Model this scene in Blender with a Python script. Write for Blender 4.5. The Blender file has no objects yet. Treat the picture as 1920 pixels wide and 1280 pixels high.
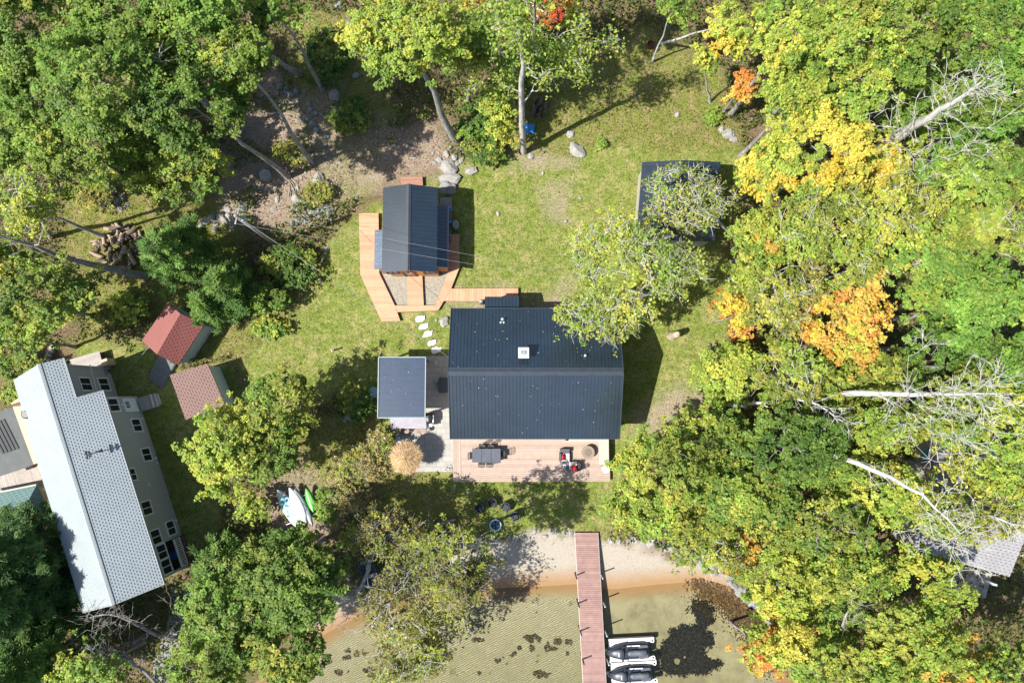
import bpy, bmesh, math, random
import numpy as np
from mathutils import Vector, noise as mnoise
random.seed(7); RNG = np.random.default_rng(11)
S = bpy.context.scene; COL = S.collection
# ------------------------------------------------------------------ camera (drone 51 m above the yard, almost straight down)
H = 51.2; FPX = 1280.0; TH = math.atan(100/1280); CT, ST = math.cos(TH), math.sin(TH)
cam_d = bpy.data.cameras.new('camera'); cam = bpy.data.objects.new('camera', cam_d); COL.objects.link(cam)
cam_d.sensor_width = 36; cam_d.lens = 24; cam_d.clip_start = 0.5; cam_d.clip_end = 2000
cam.location = (0, 0, H); cam.rotation_euler = (TH, 0, 0); S.camera = cam
def ray(px, py):
    dx = (px-960)/FPX; dy = (640-py)/FPX
    return (dx, dy*CT+ST, dy*ST-CT)
def P(px, py, z=0.0):
    w = ray(px, py); t = (z-H)/w[2]
    return (w[0]*t, w[1]*t, z)
def P2(px, py, z=0.0): return P(px, py, z)[:2]
def on_plane(px, py, p0, n):
    w = Vector(ray(px, py)); o = Vector((0, 0, H)); n = Vector(n)
    t = (Vector(p0)-o).dot(n)/w.dot(n)
    return o+w*t
# ------------------------------------------------------------------ light
SUN_AZ = math.radians(201); SUN_EL = math.radians(53.5)      # direction towards the sun
sd = Vector((math.cos(SUN_AZ)*math.cos(SUN_EL), math.sin(SUN_AZ)*math.cos(SUN_EL), math.sin(SUN_EL)))
sun_d = bpy.data.lights.new('sun', 'SUN'); sun = bpy.data.objects.new('sun', sun_d); COL.objects.link(sun)
sun_d.energy = 5.0; sun_d.angle = math.radians(0.5); sun_d.color = (1.0, 0.955, 0.88)
sun.rotation_euler = sd.to_track_quat('Z', 'Y').to_euler(); sun.location = (0, 0, 80)
W = bpy.data.worlds.new('World'); S.world = W; W.use_nodes = True
nt = W.node_tree; bg = nt.nodes['Background']; sky = nt.nodes.new('ShaderNodeTexSky')
sky.sky_type = 'NISHITA'; sky.sun_disc = False; sky.sun_elevation = SUN_EL; sky.sun_rotation = math.atan2(sd.x, sd.y) % (2*math.pi)
sky.air_density = 1.0; sky.dust_density = 1.2
nt.links.new(sky.outputs[0], bg.inputs[0]); bg.inputs[1].default_value = 0.095
S.view_settings.view_transform = 'Standard'; S.view_settings.look = 'None'; S.view_settings.exposure = 1.12; S.view_settings.gamma = 1
S.cycles.max_bounces = 6; S.cycles.diffuse_bounces = 3; S.cycles.glossy_bounces = 2; S.cycles.transparent_max_bounces = 6; S.cycles.transmission_bounces = 3
S.cycles.caustics_reflective = False; S.cycles.caustics_refractive = False
# ------------------------------------------------------------------ materials
MATS = {}
def nodes_of(m):
    m.use_nodes = True; t = m.node_tree; return t, t.nodes, t.links, t.nodes['Principled BSDF']
def N(t, typ, **kw):
    n = t.nodes.new(typ)
    for k, v in kw.items():
        if k in n.inputs.keys() if isinstance(k, str) else False: n.inputs[k].default_value = v
        else: setattr(n, k, v)
    return n
def noise_n(t, scale, detail=4, rough=0.6, vec=None, dim='3D'):
    n = t.nodes.new('ShaderNodeTexNoise'); n.inputs['Scale'].default_value = scale; n.inputs['Detail'].default_value = detail; n.inputs['Roughness'].default_value = rough
    if vec is not None: t.links.new(vec, n.inputs['Vector'])
    return n
def ramp(t, src, stops):
    r = t.nodes.new('ShaderNodeValToRGB'); e = r.color_ramp.elements
    while len(e) > 2: e.remove(e[-1])
    for i, (p, c) in enumerate(stops):
        el = e[i] if i < 2 else e.new(p)
        el.position = p; el.color = (c[0], c[1], c[2], 1) if len(c) == 3 else c
    t.links.new(src, r.inputs[0]); return r
def mixc(t, fac, a, b, typ='MIX'):
    m = t.nodes.new('ShaderNodeMix'); m.data_type = 'RGBA'; m.blend_type = typ
    for s_, v in ((m.inputs[0], fac), (m.inputs[6], a), (m.inputs[7], b)):
        if isinstance(v, (int, float)): s_.default_value = v
        elif isinstance(v, tuple): s_.default_value = (v[0], v[1], v[2], 1)
        else: t.links.new(v, s_)
    return m.outputs[2]
def math_n(t, op, a, b=None, c=None):
    m = t.nodes.new('ShaderNodeMath'); m.operation = op
    for i, v in enumerate((a, b, c)):
        if v is None: continue
        if isinstance(v, (int, float)): m.inputs[i].default_value = v
        else: t.links.new(v, m.inputs[i])
    return m.outputs[0]
def mat(name, col, rough=0.6, metal=0.0, var=0.25, scale=6.0, bump=0.0, bscale=None, use_col=False, spec=0.5, fine=0.0):
    col = tuple(c*.8 for c in col)
    """plain surface with two scales of wear; use_col multiplies by the mesh's own piece-to-piece tint"""
    if name in MATS: return MATS[name]
    m = bpy.data.materials.new(name); t, n, l, b = nodes_of(m); MATS[name] = m
    geo = n.new('ShaderNodeNewGeometry'); pos = geo.outputs['Position']
    n1 = noise_n(t, scale, 5, 0.65, pos); lo = tuple(c*(1-var) for c in col); hi = tuple(min(1, c*(1+var)) for c in col)
    c = ramp(t, n1.outputs[0], [(0.3, lo), (0.7, hi)]).outputs[0]
    if fine:
        n2 = noise_n(t, scale*9, 3, 0.7, pos); c = mixc(t, fine, c, ramp(t, n2.outputs[0], [(0.35, tuple(v*0.45 for v in col)), (0.65, tuple(min(1, v*1.5) for v in col))]).outputs[0])
    if use_col:
        a = n.new('ShaderNodeAttribute'); a.attribute_name = 'tint'; c = mixc(t, 1.0, c, a.outputs['Color'], 'MULTIPLY')
    l.new(c, b.inputs['Base Color']); b.inputs['Roughness'].default_value = rough; b.inputs['Metallic'].default_value = metal
    b.inputs['Specular IOR Level'].default_value = spec
    if bump:
        bn = n.new('ShaderNodeBump'); bn.inputs['Strength'].default_value = bump; bn.inputs['Distance'].default_value = 0.03
        l.new(noise_n(t, bscale or scale*5, 4, 0.7, pos).outputs[0], bn.inputs['Height']); l.new(bn.outputs[0], b.inputs['Normal'])
    return m
def leaf_mat():
    m = bpy.data.materials.new('leaf'); t, n, l, b = nodes_of(m)
    a = n.new('ShaderNodeAttribute'); a.attribute_name = 'tint'
    l.new(a.outputs['Color'], b.inputs['Base Color']); b.inputs['Roughness'].default_value = 0.55; b.inputs['Specular IOR Level'].default_value = 0.3
    tr = n.new('ShaderNodeBsdfTranslucent'); l.new(mixc(t, 1.0, a.outputs['Color'], (1.25, 1.2, 0.7), 'MULTIPLY'), tr.inputs['Color'])
    mx = n.new('ShaderNodeMixShader'); mx.inputs[0].default_value = 0.45
    l.new(b.outputs[0], mx.inputs[1]); l.new(tr.outputs[0], mx.inputs[2]); l.new(mx.outputs[0], n['Material Output'].inputs[0]); return m
LEAF = leaf_mat()
def bark(name, c1, c2, sc=7):
    m = bpy.data.materials.new(name); t, n, l, b = nodes_of(m); MATS[name] = m
    geo = n.new('ShaderNodeNewGeometry'); mp = n.new('ShaderNodeMapping'); mp.inputs['Scale'].default_value = (1, 1, 0.25); l.new(geo.outputs['Position'], mp.inputs[0])
    n1 = noise_n(t, sc, 6, 0.7, mp.outputs[0])
    l.new(ramp(t, n1.outputs[0], [(0.32, c1), (0.66, c2)]).outputs[0], b.inputs['Base Color']); b.inputs['Roughness'].default_value = 0.85
    bn = n.new('ShaderNodeBump'); bn.inputs['Strength'].default_value = 0.6; bn.inputs['Distance'].default_value = 0.04; l.new(n1.outputs[0], bn.inputs['Height']); l.new(bn.outputs[0], b.inputs['Normal']); return m
BARK = bark('bark_grey', (0.10, 0.09, 0.08), (0.33, 0.315, 0.29)); BARKD = bark('bark_dark', (0.05, 0.04, 0.03), (0.17, 0.14, 0.11)); DEADB = bark('bark_bleached', (0.20, 0.195, 0.18), (0.50, 0.485, 0.45), 5)
# ------------------------------------------------------------------ object helpers
def tag(o, label=None, cat=None, group=None, kind=None):
    if label: o['label'] = label
    if cat: o['category'] = cat
    if group: o['group'] = group
    if kind: o['kind'] = kind
    return o
def thing(name, label, cat, loc, group=None, rz=0):
    o = bpy.data.objects.new(name, None); COL.objects.link(o); o.location = loc; o.rotation_euler = (0, 0, rz); o.empty_display_size = 0.3
    return tag(o, label, cat, group)
def root_loc(o):
    while o.parent: o = o.parent
    return Vector(o.location) if o.type == 'EMPTY' else Vector((0, 0, 0))
def np_mesh(name, V, F, tint=None, mats=None, smooth=False):
    """V n x 3, F list of index arrays (m x k) of one k each"""
    me = bpy.data.meshes.new(name); V = np.asarray(V, np.float32)
    if not isinstance(F, list): F = [F]
    F = [np.asarray(f, np.int32) for f in F if len(f)]
    loops = np.concatenate([f.ravel() for f in F]); tot = np.concatenate([np.full(len(f), f.shape[1], np.int32) for f in F])
    start = np.concatenate([[0], np.cumsum(tot)[:-1]]).astype(np.int32)
    me.vertices.add(len(V)); me.vertices.foreach_set('co', V.ravel()); me.loops.add(len(loops)); me.loops.foreach_set('vertex_index', loops)
    me.polygons.add(len(tot)); me.polygons.foreach_set('loop_start', start); me.polygons.foreach_set('loop_total', tot)
    if smooth: me.polygons.foreach_set('use_smooth', np.ones(len(tot), bool))
    me.update(calc_edges=True)
    if tint is not None:
        a = me.attributes.new('tint', 'FLOAT_COLOR', 'POINT'); t4 = np.ones((len(V), 4), np.float32); t4[:, :3] = tint; a.data.foreach_set('color', t4.ravel())
    for m in (mats or []): me.materials.append(m)
    return me
def link(name, me, parent=None, world=True):
    o = bpy.data.objects.new(name, me); COL.objects.link(o)
    if parent: o.parent = parent
    return o
class MB:
    """collects shapes, links them as ONE mesh object"""
    def __init__(s): s.v = []; s.f = []; s.c = []; s.sm = []
    def add(s, vs, fs, c=(1, 1, 1), sm=False):
        b = len(s.v); s.v += [tuple(v) for v in vs]; s.c += [c]*len(vs); s.f += [tuple(i+b for i in f) for f in fs]; s.sm += [sm]*len(fs); return s
    def box(s, c, d, rz=0, col=(1, 1, 1), bev=0.0):
        hx, hy, hz = d[0]/2, d[1]/2, d[2]/2; ca, sa = math.cos(rz), math.sin(rz)
        b = min(bev, hx*.9, hy*.9, hz*.9)
        T = lambda x, y, z: (c[0]+x*ca-y*sa, c[1]+x*sa+y*ca, c[2]+z)
        if b <= 0:
            vs = [T(x, y, z) for z in (-hz, hz) for x, y in ((-hx, -hy), (hx, -hy), (hx, hy), (-hx, hy))]
            return s.add(vs, [(3, 2, 1, 0), (4, 5, 6, 7), (0, 1, 5, 4), (1, 2, 6, 5), (2, 3, 7, 6), (3, 0, 4, 7)], col)
        vs = []
        for z, k in ((-hz, b), (-hz+b, 0), (hz-b, 0), (hz, b)):
            x, y = hx-k, hy-k
            q = [(-x, -y+b*(k == 0)), (-x+b*(k == 0), -y), (x-b*(k == 0), -y), (x, -y+b*(k == 0)), (x, y-b*(k == 0)), (x-b*(k == 0), y), (-x+b*(k == 0), y), (-x, y-b*(k == 0))] if k == 0 else [(-x, -y), (-x, -y), (x, -y), (x, -y), (x, y), (x, y), (-x, y), (-x, y)]
            if k: q = [(-x, -y+.001), (-x+.001, -y), (x-.001, -y), (x, -y+.001), (x, y-.001), (x-.001, y), (-x+.001, y), (-x, y-.001)]
            vs += [T(px, py, z) for px, py in q]
        fs = [tuple(reversed(range(8))), tuple(range(24, 32))]
        for r in range(3):
            for i in range(8): j = (i+1) % 8; fs.append((r*8+i, r*8+j, r*8+8+j, r*8+8+i))
        return s.add(vs, fs, col)
    def prism(s, poly, z0, z1, col=(1, 1, 1)):
        a = sum(poly[i][0]*poly[(i+1) % len(poly)][1]-poly[(i+1) % len(poly)][0]*poly[i][1] for i in range(len(poly)))
        if a < 0: poly = poly[::-1]
        n = len(poly); zf0 = z0 if callable(z0) else (lambda x, y: z0); zf1 = z1 if callable(z1) else (lambda x, y: z1)
        vs = [(x, y, zf0(x, y)) for x, y in poly]+[(x, y, zf1(x, y)) for x, y in poly]
        return s.add(vs, [tuple(range(n-1, -1, -1)), tuple(range(n, 2*n))]+[(i, (i+1) % n, n+(i+1) % n, n+i) for i in range(n)], col)
    def tube(s, pts, r, n=8, col=(1, 1, 1), cap=True, sm=True):
        pts = [Vector(p) for p in pts]; rs = r if isinstance(r, (list, tuple)) else [r]*len(pts); vs = []
        for i, p in enumerate(pts):
            d = (pts[min(i+1, len(pts)-1)]-pts[max(i-1, 0)]).normalized(); u = d.orthogonal().normalized() if i == 0 else (u-d*u.dot(d)).normalized(); w = d.cross(u)
            vs += [p+(u*math.cos(2*math.pi*k/n)+w*math.sin(2*math.pi*k/n))*rs[i] for k in range(n)]
        fs = [(i*n+k, i*n+(k+1) % n, i*n+n+(k+1) % n, i*n+n+k) for i in range(len(pts)-1) for k in range(n)]
        if cap: fs += [tuple(range(n-1, -1, -1)), tuple(range(len(vs)-n, len(vs)))]
        return s.add(vs, fs, col, sm)
    def lathe(s, c, prof, n=24, col=(1, 1, 1), sx=1, sy=1, sm=False):
        vs = []
        for r, z in prof: vs += [(c[0]+r*sx*math.cos(2*math.pi*k/n), c[1]+r*sy*math.sin(2*math.pi*k/n), c[2]+z) for k in range(n)]
        fs = [(i*n+k, i*n+(k+1) % n, i*n+n+(k+1) % n, i*n+n+k) for i in range(len(prof)-1) for k in range(n)]
        fs += [tuple(range(n-1, -1, -1)), tuple(range(len(vs)-n, len(vs)))]
        return s.add(vs, fs, col, sm)
    def bar(s, a, b, w, h, col=(1, 1, 1)):
        """square bar from a to b"""
        a, b = Vector(a), Vector(b); d = (b-a).normalized(); up = Vector((0, 0, 1)) if abs(d.z) < .95 else Vector((1, 0, 0)); x = d.cross(up).normalized(); y = x.cross(d)
        vs = [p+x*i*w/2+y*j*h/2 for p in (a, b) for i, j in ((-1, -1), (1, -1), (1, 1), (-1, 1))]
        return s.add(vs, [(3, 2, 1, 0), (4, 5, 6, 7), (0, 1, 5, 4), (1, 2, 6, 5), (2, 3, 7, 6), (3, 0, 4, 7)], col)
    def build(s, name, m, parent=None, local=False):
        off = Vector((0, 0, 0)) if (local or not parent) else root_loc(parent)
        me = bpy.data.meshes.new(name); me.from_pydata([(v[0]-off.x, v[1]-off.y, v[2]-off.z) for v in s.v], [], s.f)
        a = me.attributes.new('tint', 'FLOAT_COLOR', 'POINT'); a.data.foreach_set('color', [k for c in s.c for k in (*c, 1.0)])
        me.polygons.foreach_set('use_smooth', s.sm); me.materials.append(m); me.update()
        return link(name, me, parent)
def solo(mb, name, m, label, cat, group=None, kind=None):
    """a thing that is one mesh, its origin moved to its base"""
    xs = np.array(mb.v); o = Vector((float(xs[:, 0].mean()), float(xs[:, 1].mean()), float(xs[:, 2].min())))
    mb.v = [(v[0]-o.x, v[1]-o.y, v[2]-o.z) for v in mb.v]; ob = mb.build(name, m); ob.location = o
    return tag(ob, label, cat, group, kind)
def copy_tree(o, parent=None):
    c = o.copy(); COL.objects.link(c); c.parent = parent
    for ch in list(o.children): copy_tree(ch, c)
    return c
def shade(v=0.12): k = 1+random.uniform(-v, v); return (k, k*random.uniform(.98, 1.02), k*random.uniform(.97, 1.03))
def clip_half(poly, a, b, c):
    out = []                                                       # keep a*x+b*y<=c
    for i in range(len(poly)):
        p, q = poly[i], poly[(i+1) % len(poly)]; dp, dq = a*p[0]+b*p[1]-c, a*q[0]+b*q[1]-c
        if dp <= 0: out.append(p)
        if (dp < 0) != (dq < 0) and dp != dq:
            t = dp/(dp-dq); out.append((p[0]+(q[0]-p[0])*t, p[1]+(q[1]-p[1])*t))
    return out
def planks(mb, poly, ang, w, z0, z1, gap=0.008, var=0.12):
    """boards laid along angle ang filling a convex outline"""
    nx, ny = -math.sin(ang), math.cos(ang); ds = [nx*x+ny*y for x, y in poly]; k = math.floor(min(ds)/w)
    while k*w < max(ds):
        q = clip_half(clip_half(poly, -nx, -ny, -(k*w+gap/2)), nx, ny, (k+1)*w-gap/2)
        if len(q) > 2: mb.prism(q, z0, z1, shade(var))
        k += 1
    return mb
# ------------------------------------------------------------------ ground
WATER_Z = -0.7
LAKE = [P2(x, y, WATER_Z) for x, y in ((380, 1560), (470, 1290), (560, 1225), (610, 1188), (680, 1150), (780, 1118), (900, 1104), (1080, 1094), (1150, 1104), (1240, 1094), (1310, 1090), (1362, 1106), (1420, 1146), (1462, 1200), (1482, 1245), (1490, 1330), (1560, 1560))]
def pip(x, y, poly):
    r = np.zeros(x.shape, bool); n = len(poly)
    for i in range(n):
        (x1, y1), (x2, y2) = poly[i], poly[(i+1) % n]
        if y1 == y2: continue
        r ^= ((y1 > y) != (y2 > y)) & (x < (x2-x1)*(y-y1)/(y2-y1)+x1)
    return r
def sdist(x, y, poly):
    d = np.full(x.shape, 1e9); n = len(poly)
    for i in range(n):
        (x1, y1), (x2, y2) = poly[i], poly[(i+1) % n]; ex, ey = x2-x1, y2-y1
        t = np.clip(((x-x1)*ex+(y-y1)*ey)/(ex*ex+ey*ey+1e-9), 0, 1); d = np.minimum(d, np.hypot(x-x1-t*ex, y-y1-t*ey))
    return np.where(pip(x, y, poly), -d, d)
def vnoise(x, y, s, seed=0):
    """smooth value noise, -1..1"""
    r = np.random.default_rng(seed); T = r.random((64, 64))*2-1; u, v = np.asarray(x)/s+500.3, np.asarray(y)/s+500.7
    i, j = np.floor(u).astype(int), np.floor(v).astype(int); f, g = u-i, v-j; f = f*f*(3-2*f); g = g*g*(3-2*g); a = lambda p, q: T[p % 64, q % 64]
    return (a(i, j)*(1-f)+a(i+1, j)*f)*(1-g)+(a(i, j+1)*(1-f)+a(i+1, j+1)*f)*g
def gz(x, y):
    x = np.asarray(x, float); y = np.asarray(y, float)
    d = sdist(x, y, LAKE)
    land = np.interp(d, [0, 1.2, 3.2, 5.0], [WATER_Z, -0.5, -0.22, 0.0]); bed = np.interp(-d, [0, 1.0, 4, 9, 40], [WATER_Z, -0.84, -1.15, -1.5, -4])
    z = np.where(d > 0, land, bed)
    bump = 0.05*vnoise(x, y, 2.3, 1)+0.025*vnoise(x, y, 0.7, 2)
    far = np.clip((np.hypot(x, y)-42)/60, 0, 1)
    return z+bump*np.clip(d/5, 0.12, 1)*0.7+np.where((y > 0) & (d > 5), far*far*9, 0)
def g1(x, y): return float(gz(np.array([x]), np.array([y]))[0])
def poly0(*pts): return [P2(x, y, 0) for x, y in pts]
LAWN = [poly0((452, 690), (520, 600), (590, 530), (640, 430), (700, 385), (870, 305), (1000, 292), (1180, 272), (1380, 280), (1400, 330), (1370, 470), (1400, 560), (1350, 640), (1310, 770), (1200, 830), (1100, 1000), (900, 1000), (860, 920), (800, 890), (720, 800), (640, 720), (520, 800)),
        poly0((140, 660), (262, 625), (330, 690), (440, 690), (470, 760), (380, 1000), (330, 1060), (230, 760))]
ROUGH = [poly0((900, 235), (1060, 120), (1200, 50), (1340, 120), (1385, 225), (1200, 280), (960, 300)), poly0((570, 20), (650, 20), (730, 200), (700, 320), (640, 400), (560, 250)),
         poly0((590, 790), (750, 780), (745, 900), (690, 975), (560, 970), (530, 880)), poly0((110, 320), (420, 330), (470, 420), (420, 560), (470, 640), (400, 690), (250, 560), (160, 660)), poly0((370, 640), (520, 560), (600, 470), (560, 560), (455, 690)),
         poly0((1300, 1010), (1450, 960), (1470, 1080), (1400, 1120)), poly0((690, 880), (1100, 900), (1120, 1005), (880, 1010), (700, 960)), poly0((1080, 255), (1390, 230), (1400, 300), (1090, 300))]
DIRT = [poly0((430, 215), (500, 150), (640, 170), (650, 400), (520, 430), (410, 420)), poly0((1020, 375), (1075, 360), (1085, 400), (1030, 410)), poly0((960, 300), (1060, 290), (1080, 320), (990, 330)), poly0((640, 230), (830, 230), (860, 330), (700, 350), (620, 340)), poly0((840, 545), (1060, 540), (1060, 590), (840, 590)), poly0((1180, 760), (1340, 720), (1340, 800), (1180, 830)), poly0((560, 870), (700, 920), (640, 1010), (500, 1000), (470, 950))]
SAND = [poly0((600, 1140), (900, 1010), (1080, 996), (1200, 1008), (1330, 1050), (1420, 1120), (1470, 1180), (1400, 1250), (1000, 1200), (700, 1250), (560, 1230))]
def soft(x, y, polys, w):
    d = np.full(x.shape, 1e9)
    for p in polys: d = np.minimum(d, sdist(x, y, p))
    return np.clip(0.5-d/w, 0, 1)
def zones(x, y):
    xw = x+0.8*vnoise(x, y, 2.6, 5)+0.35*vnoise(x, y, 0.8, 6); yw = y+0.8*vnoise(x, y, 2.6, 7)+0.35*vnoise(x, y, 0.8, 8)
    return soft(xw, yw, LAWN, 0.9), soft(xw, yw, ROUGH, 1.4), soft(xw, yw, SAND, 0.7), soft(xw, yw, DIRT, 1.6)
def axis(lo, hi, step, far, k=1.28):
    a = list(np.arange(lo, hi+1e-6, step)); s = step; p = hi
    while p < far: s *= k; p += s; a.append(p)
    s = step; p = lo; b = []
    while p > -far: s *= k; p -= s; b.append(p)
    return np.array(b[::-1]+a)
gx, gy = axis(-43, 43, 0.2, 420), axis(-29, 34, 0.2, 420); GX, GY = np.meshgrid(gx, gy); nx_, ny_ = len(gx), len(gy)
GZ = gz(GX, GY); zl, zr, zs, zd = zones(GX, GY)
idx = np.arange(nx_*ny_).reshape(ny_, nx_); quads = np.stack([idx[:-1, :-1], idx[:-1, 1:], idx[1:, 1:], idx[1:, :-1]], -1).reshape(-1, 4)
gme = np_mesh('ground', np.stack([GX, GY, GZ], -1).reshape(-1, 3), quads, np.stack([zl, zr, zs], -1).reshape(-1, 3), smooth=True)
a_ = gme.attributes.new('bare', 'FLOAT', 'POINT'); a_.data.foreach_set('value', zd.ravel().astype(np.float32))
ground = link('ground', gme); tag(ground, kind='structure')
gm = bpy.data.materials.new('ground'); gme.materials.append(gm); t, n, l, b = nodes_of(gm)
pos = n.new('ShaderNodeNewGeometry').outputs['Position']; at = n.new('ShaderNodeAttribute'); at.attribute_name = 'tint'; sp = n.new('ShaderNodeSeparateColor'); l.new(at.outputs['Color'], sp.inputs[0]); ab = n.new('ShaderNodeAttribute'); ab.attribute_name = 'bare'
fine = noise_n(t, 9, 5, 0.75, pos); mid = noise_n(t, 1.1, 5, 0.7, pos); big = noise_n(t, 0.28, 4, 0.6, pos); vfine = noise_n(t, 26, 3, 0.7, pos)
# leaf litter on bare woodland soil
lit = ramp(t, fine.outputs[0], [(0.30, (0.035, 0.024, 0.016)), (0.44, (0.11, 0.072, 0.043)), (0.56, (0.18, 0.13, 0.08)), (0.70, (0.32, 0.25, 0.17))]).outputs[0]
lit = mixc(t, ramp(t, mid.outputs[0], [(0.48, (0, 0, 0)), (0.66, (1, 1, 1))]).outputs[0], lit, ramp(t, fine.outputs[0], [(0.35, (0.035, 0.05, 0.012)), (0.65, (0.15, 0.16, 0.045))]).outputs[0])
# mown grass: green patches, straw patches, fine blades
gr1 = ramp(t, fine.outputs[0], [(0.28, (0.045, 0.075, 0.012)), (0.5, (0.145, 0.185, 0.034)), (0.72, (0.30, 0.31, 0.09))]).outputs[0]
gr2 = ramp(t, fine.outputs[0], [(0.28, (0.10, 0.10, 0.03)), (0.5, (0.255, 0.235, 0.09)), (0.72, (0.48, 0.42, 0.22))]).outputs[0]
pat = noise_n(t, 2.6, 4, 0.65, pos)
lawn = mixc(t, ramp(t, math_n(t, 'ADD', math_n(t, 'MULTIPLY', mid.outputs[0], 0.62), math_n(t, 'MULTIPLY', big.outputs[0], 0.38)), [(0.46, (0, 0, 0)), (0.62, (0.9, 0.9, 0.9))]).outputs[0], gr1, gr2)
ro1 = ramp(t, fine.outputs[0], [(0.3, (0.05, 0.065, 0.012)), (0.5, (0.14, 0.16, 0.032)), (0.7, (0.29, 0.285, 0.085))]).outputs[0]
ro2 = ramp(t, fine.outputs[0], [(0.3, (0.10, 0.075, 0.035)), (0.5, (0.25, 0.19, 0.09)), (0.7, (0.42, 0.34, 0.19))]).outputs[0]
lawn = mixc(t, 1.0, lawn, ramp(t, pat.outputs[0], [(0.34, (0.62, 0.70, 0.55)), (0.5, (1, 1, 1)), (0.66, (1.22, 1.15, 1.12))]).outputs[0], 'MULTIPLY')
rough = mixc(t, ramp(t, mid.outputs[0], [(0.48, (0, 0, 0)), (0.66, (0.9, 0.9, 0.9))]).outputs[0], ro1, ro2)
dirt = ramp(t, fine.outputs[0], [(0.3, (0.10, 0.07, 0.05)), (0.5, (0.27, 0.21, 0.16)), (0.68, (0.44, 0.37, 0.30))]).outputs[0]
# shore sand: pale dry, orange where wet, olive lake bed with wave glints painted in
sz = n.new('ShaderNodeSeparateXYZ'); l.new(pos, sz.inputs[0])
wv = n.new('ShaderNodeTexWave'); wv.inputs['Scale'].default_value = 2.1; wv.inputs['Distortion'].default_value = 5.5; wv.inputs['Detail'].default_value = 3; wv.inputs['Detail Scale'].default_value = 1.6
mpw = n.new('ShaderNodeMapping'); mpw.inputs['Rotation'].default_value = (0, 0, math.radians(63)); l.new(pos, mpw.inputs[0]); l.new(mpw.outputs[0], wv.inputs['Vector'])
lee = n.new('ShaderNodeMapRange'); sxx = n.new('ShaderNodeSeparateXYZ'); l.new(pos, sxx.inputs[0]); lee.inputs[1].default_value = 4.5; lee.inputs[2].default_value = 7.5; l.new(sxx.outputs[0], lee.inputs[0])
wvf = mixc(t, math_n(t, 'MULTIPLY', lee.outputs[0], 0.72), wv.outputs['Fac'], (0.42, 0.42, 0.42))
bedc = mixc(t, wvf, (0.155, 0.145, 0.10), (0.46, 0.425, 0.31)); bedc = mixc(t, ramp(t, mid.outputs[0], [(0.35, (0, 0, 0)), (0.7, (0.75, 0.75, 0.75))]).outputs[0], bedc, (0.25, 0.225, 0.155))  # light glints of the waves put into the bed colour as stripes
bedc = mixc(t, math_n(t, 'MULTIPLY', lee.outputs[0], 0.6), bedc, mixc(t, ramp(t, noise_n(t, 0.45, 5, 0.7, pos).outputs[0], [(0.4, (0, 0, 0)), (0.6, (1, 1, 1))]).outputs[0], (0.17, 0.14, 0.085), (0.34, 0.31, 0.21)))
bedc = mixc(t, ramp(t, noise_n(t, 0.75, 6, 0.72, pos).outputs[0], [(0.63, (0, 0, 0)), (0.68, (1, 1, 1))]).outputs[0], bedc, (0.12, 0.10, 0.055))
sandc = mixc(t, ramp(t, vfine.outputs[0], [(0.35, (0, 0, 0)), (0.7, (1, 1, 1))]).outputs[0], (0.28, 0.25, 0.205), (0.46, 0.41, 0.34))
sandc = mixc(t, ramp(t, fine.outputs[0], [(0.57, (0, 0, 0)), (0.66, (0.75, 0.75, 0.75))]).outputs[0], sandc, (0.20, 0.16, 0.115))
shore = n.new('ShaderNodeMapRange'); shore.inputs[1].default_value = -0.66; shore.inputs[2].default_value = -0.45; l.new(math_n(t, 'ADD', sz.outputs[2], math_n(t, 'MULTIPLY', math_n(t, 'SUBTRACT', mid.outputs[0], 0.5), 0.10)), shore.inputs[0])
shc = mixc(t, shore.outputs[0], (0.30, 0.185, 0.095), sandc)
dp = n.new('ShaderNodeMapRange'); dp.inputs[1].default_value = -0.85; dp.inputs[2].default_value = -1.6; l.new(sz.outputs[2], dp.inputs[0]); bedc = mixc(t, dp.outputs[0], bedc, mixc(t, 1.0, bedc, (0.74, 0.76, 0.66), 'MULTIPLY'))
und = n.new('ShaderNodeMapRange'); und.inputs[1].default_value = -0.86; und.inputs[2].default_value = -0.74; l.new(sz.outputs[2], und.inputs[0])
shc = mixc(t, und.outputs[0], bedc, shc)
c = mixc(t, sp.outputs[1], lit, rough); c = mixc(t, sp.outputs[0], c, lawn); c = mixc(t, math_n(t, 'MULTIPLY', ab.outputs['Fac'], math_n(t, 'MINIMUM', math_n(t, 'MULTIPLY', mid.outputs[0], 1.5), 1.0)), c, dirt)
under = n.new('ShaderNodeMapRange'); under.inputs[1].default_value = -0.66; under.inputs[2].default_value = -0.70; l.new(sz.outputs[2], under.inputs[0])
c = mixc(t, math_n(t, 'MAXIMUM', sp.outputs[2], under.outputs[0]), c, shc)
c = mixc(t, 1.0, c, (0.82, 0.82, 0.82), 'MULTIPLY')
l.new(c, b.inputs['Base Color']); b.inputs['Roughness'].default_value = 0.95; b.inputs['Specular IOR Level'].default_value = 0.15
bn = n.new('ShaderNodeBump'); bn.inputs['Strength'].default_value = 0.7; bn.inputs['Distance'].default_value = 0.06; l.new(mixc(t, 0.4, fine.outputs[0], vfine.outputs[0]), bn.inputs['Height']); l.new(bn.outputs[0], b.inputs['Normal'])
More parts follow.
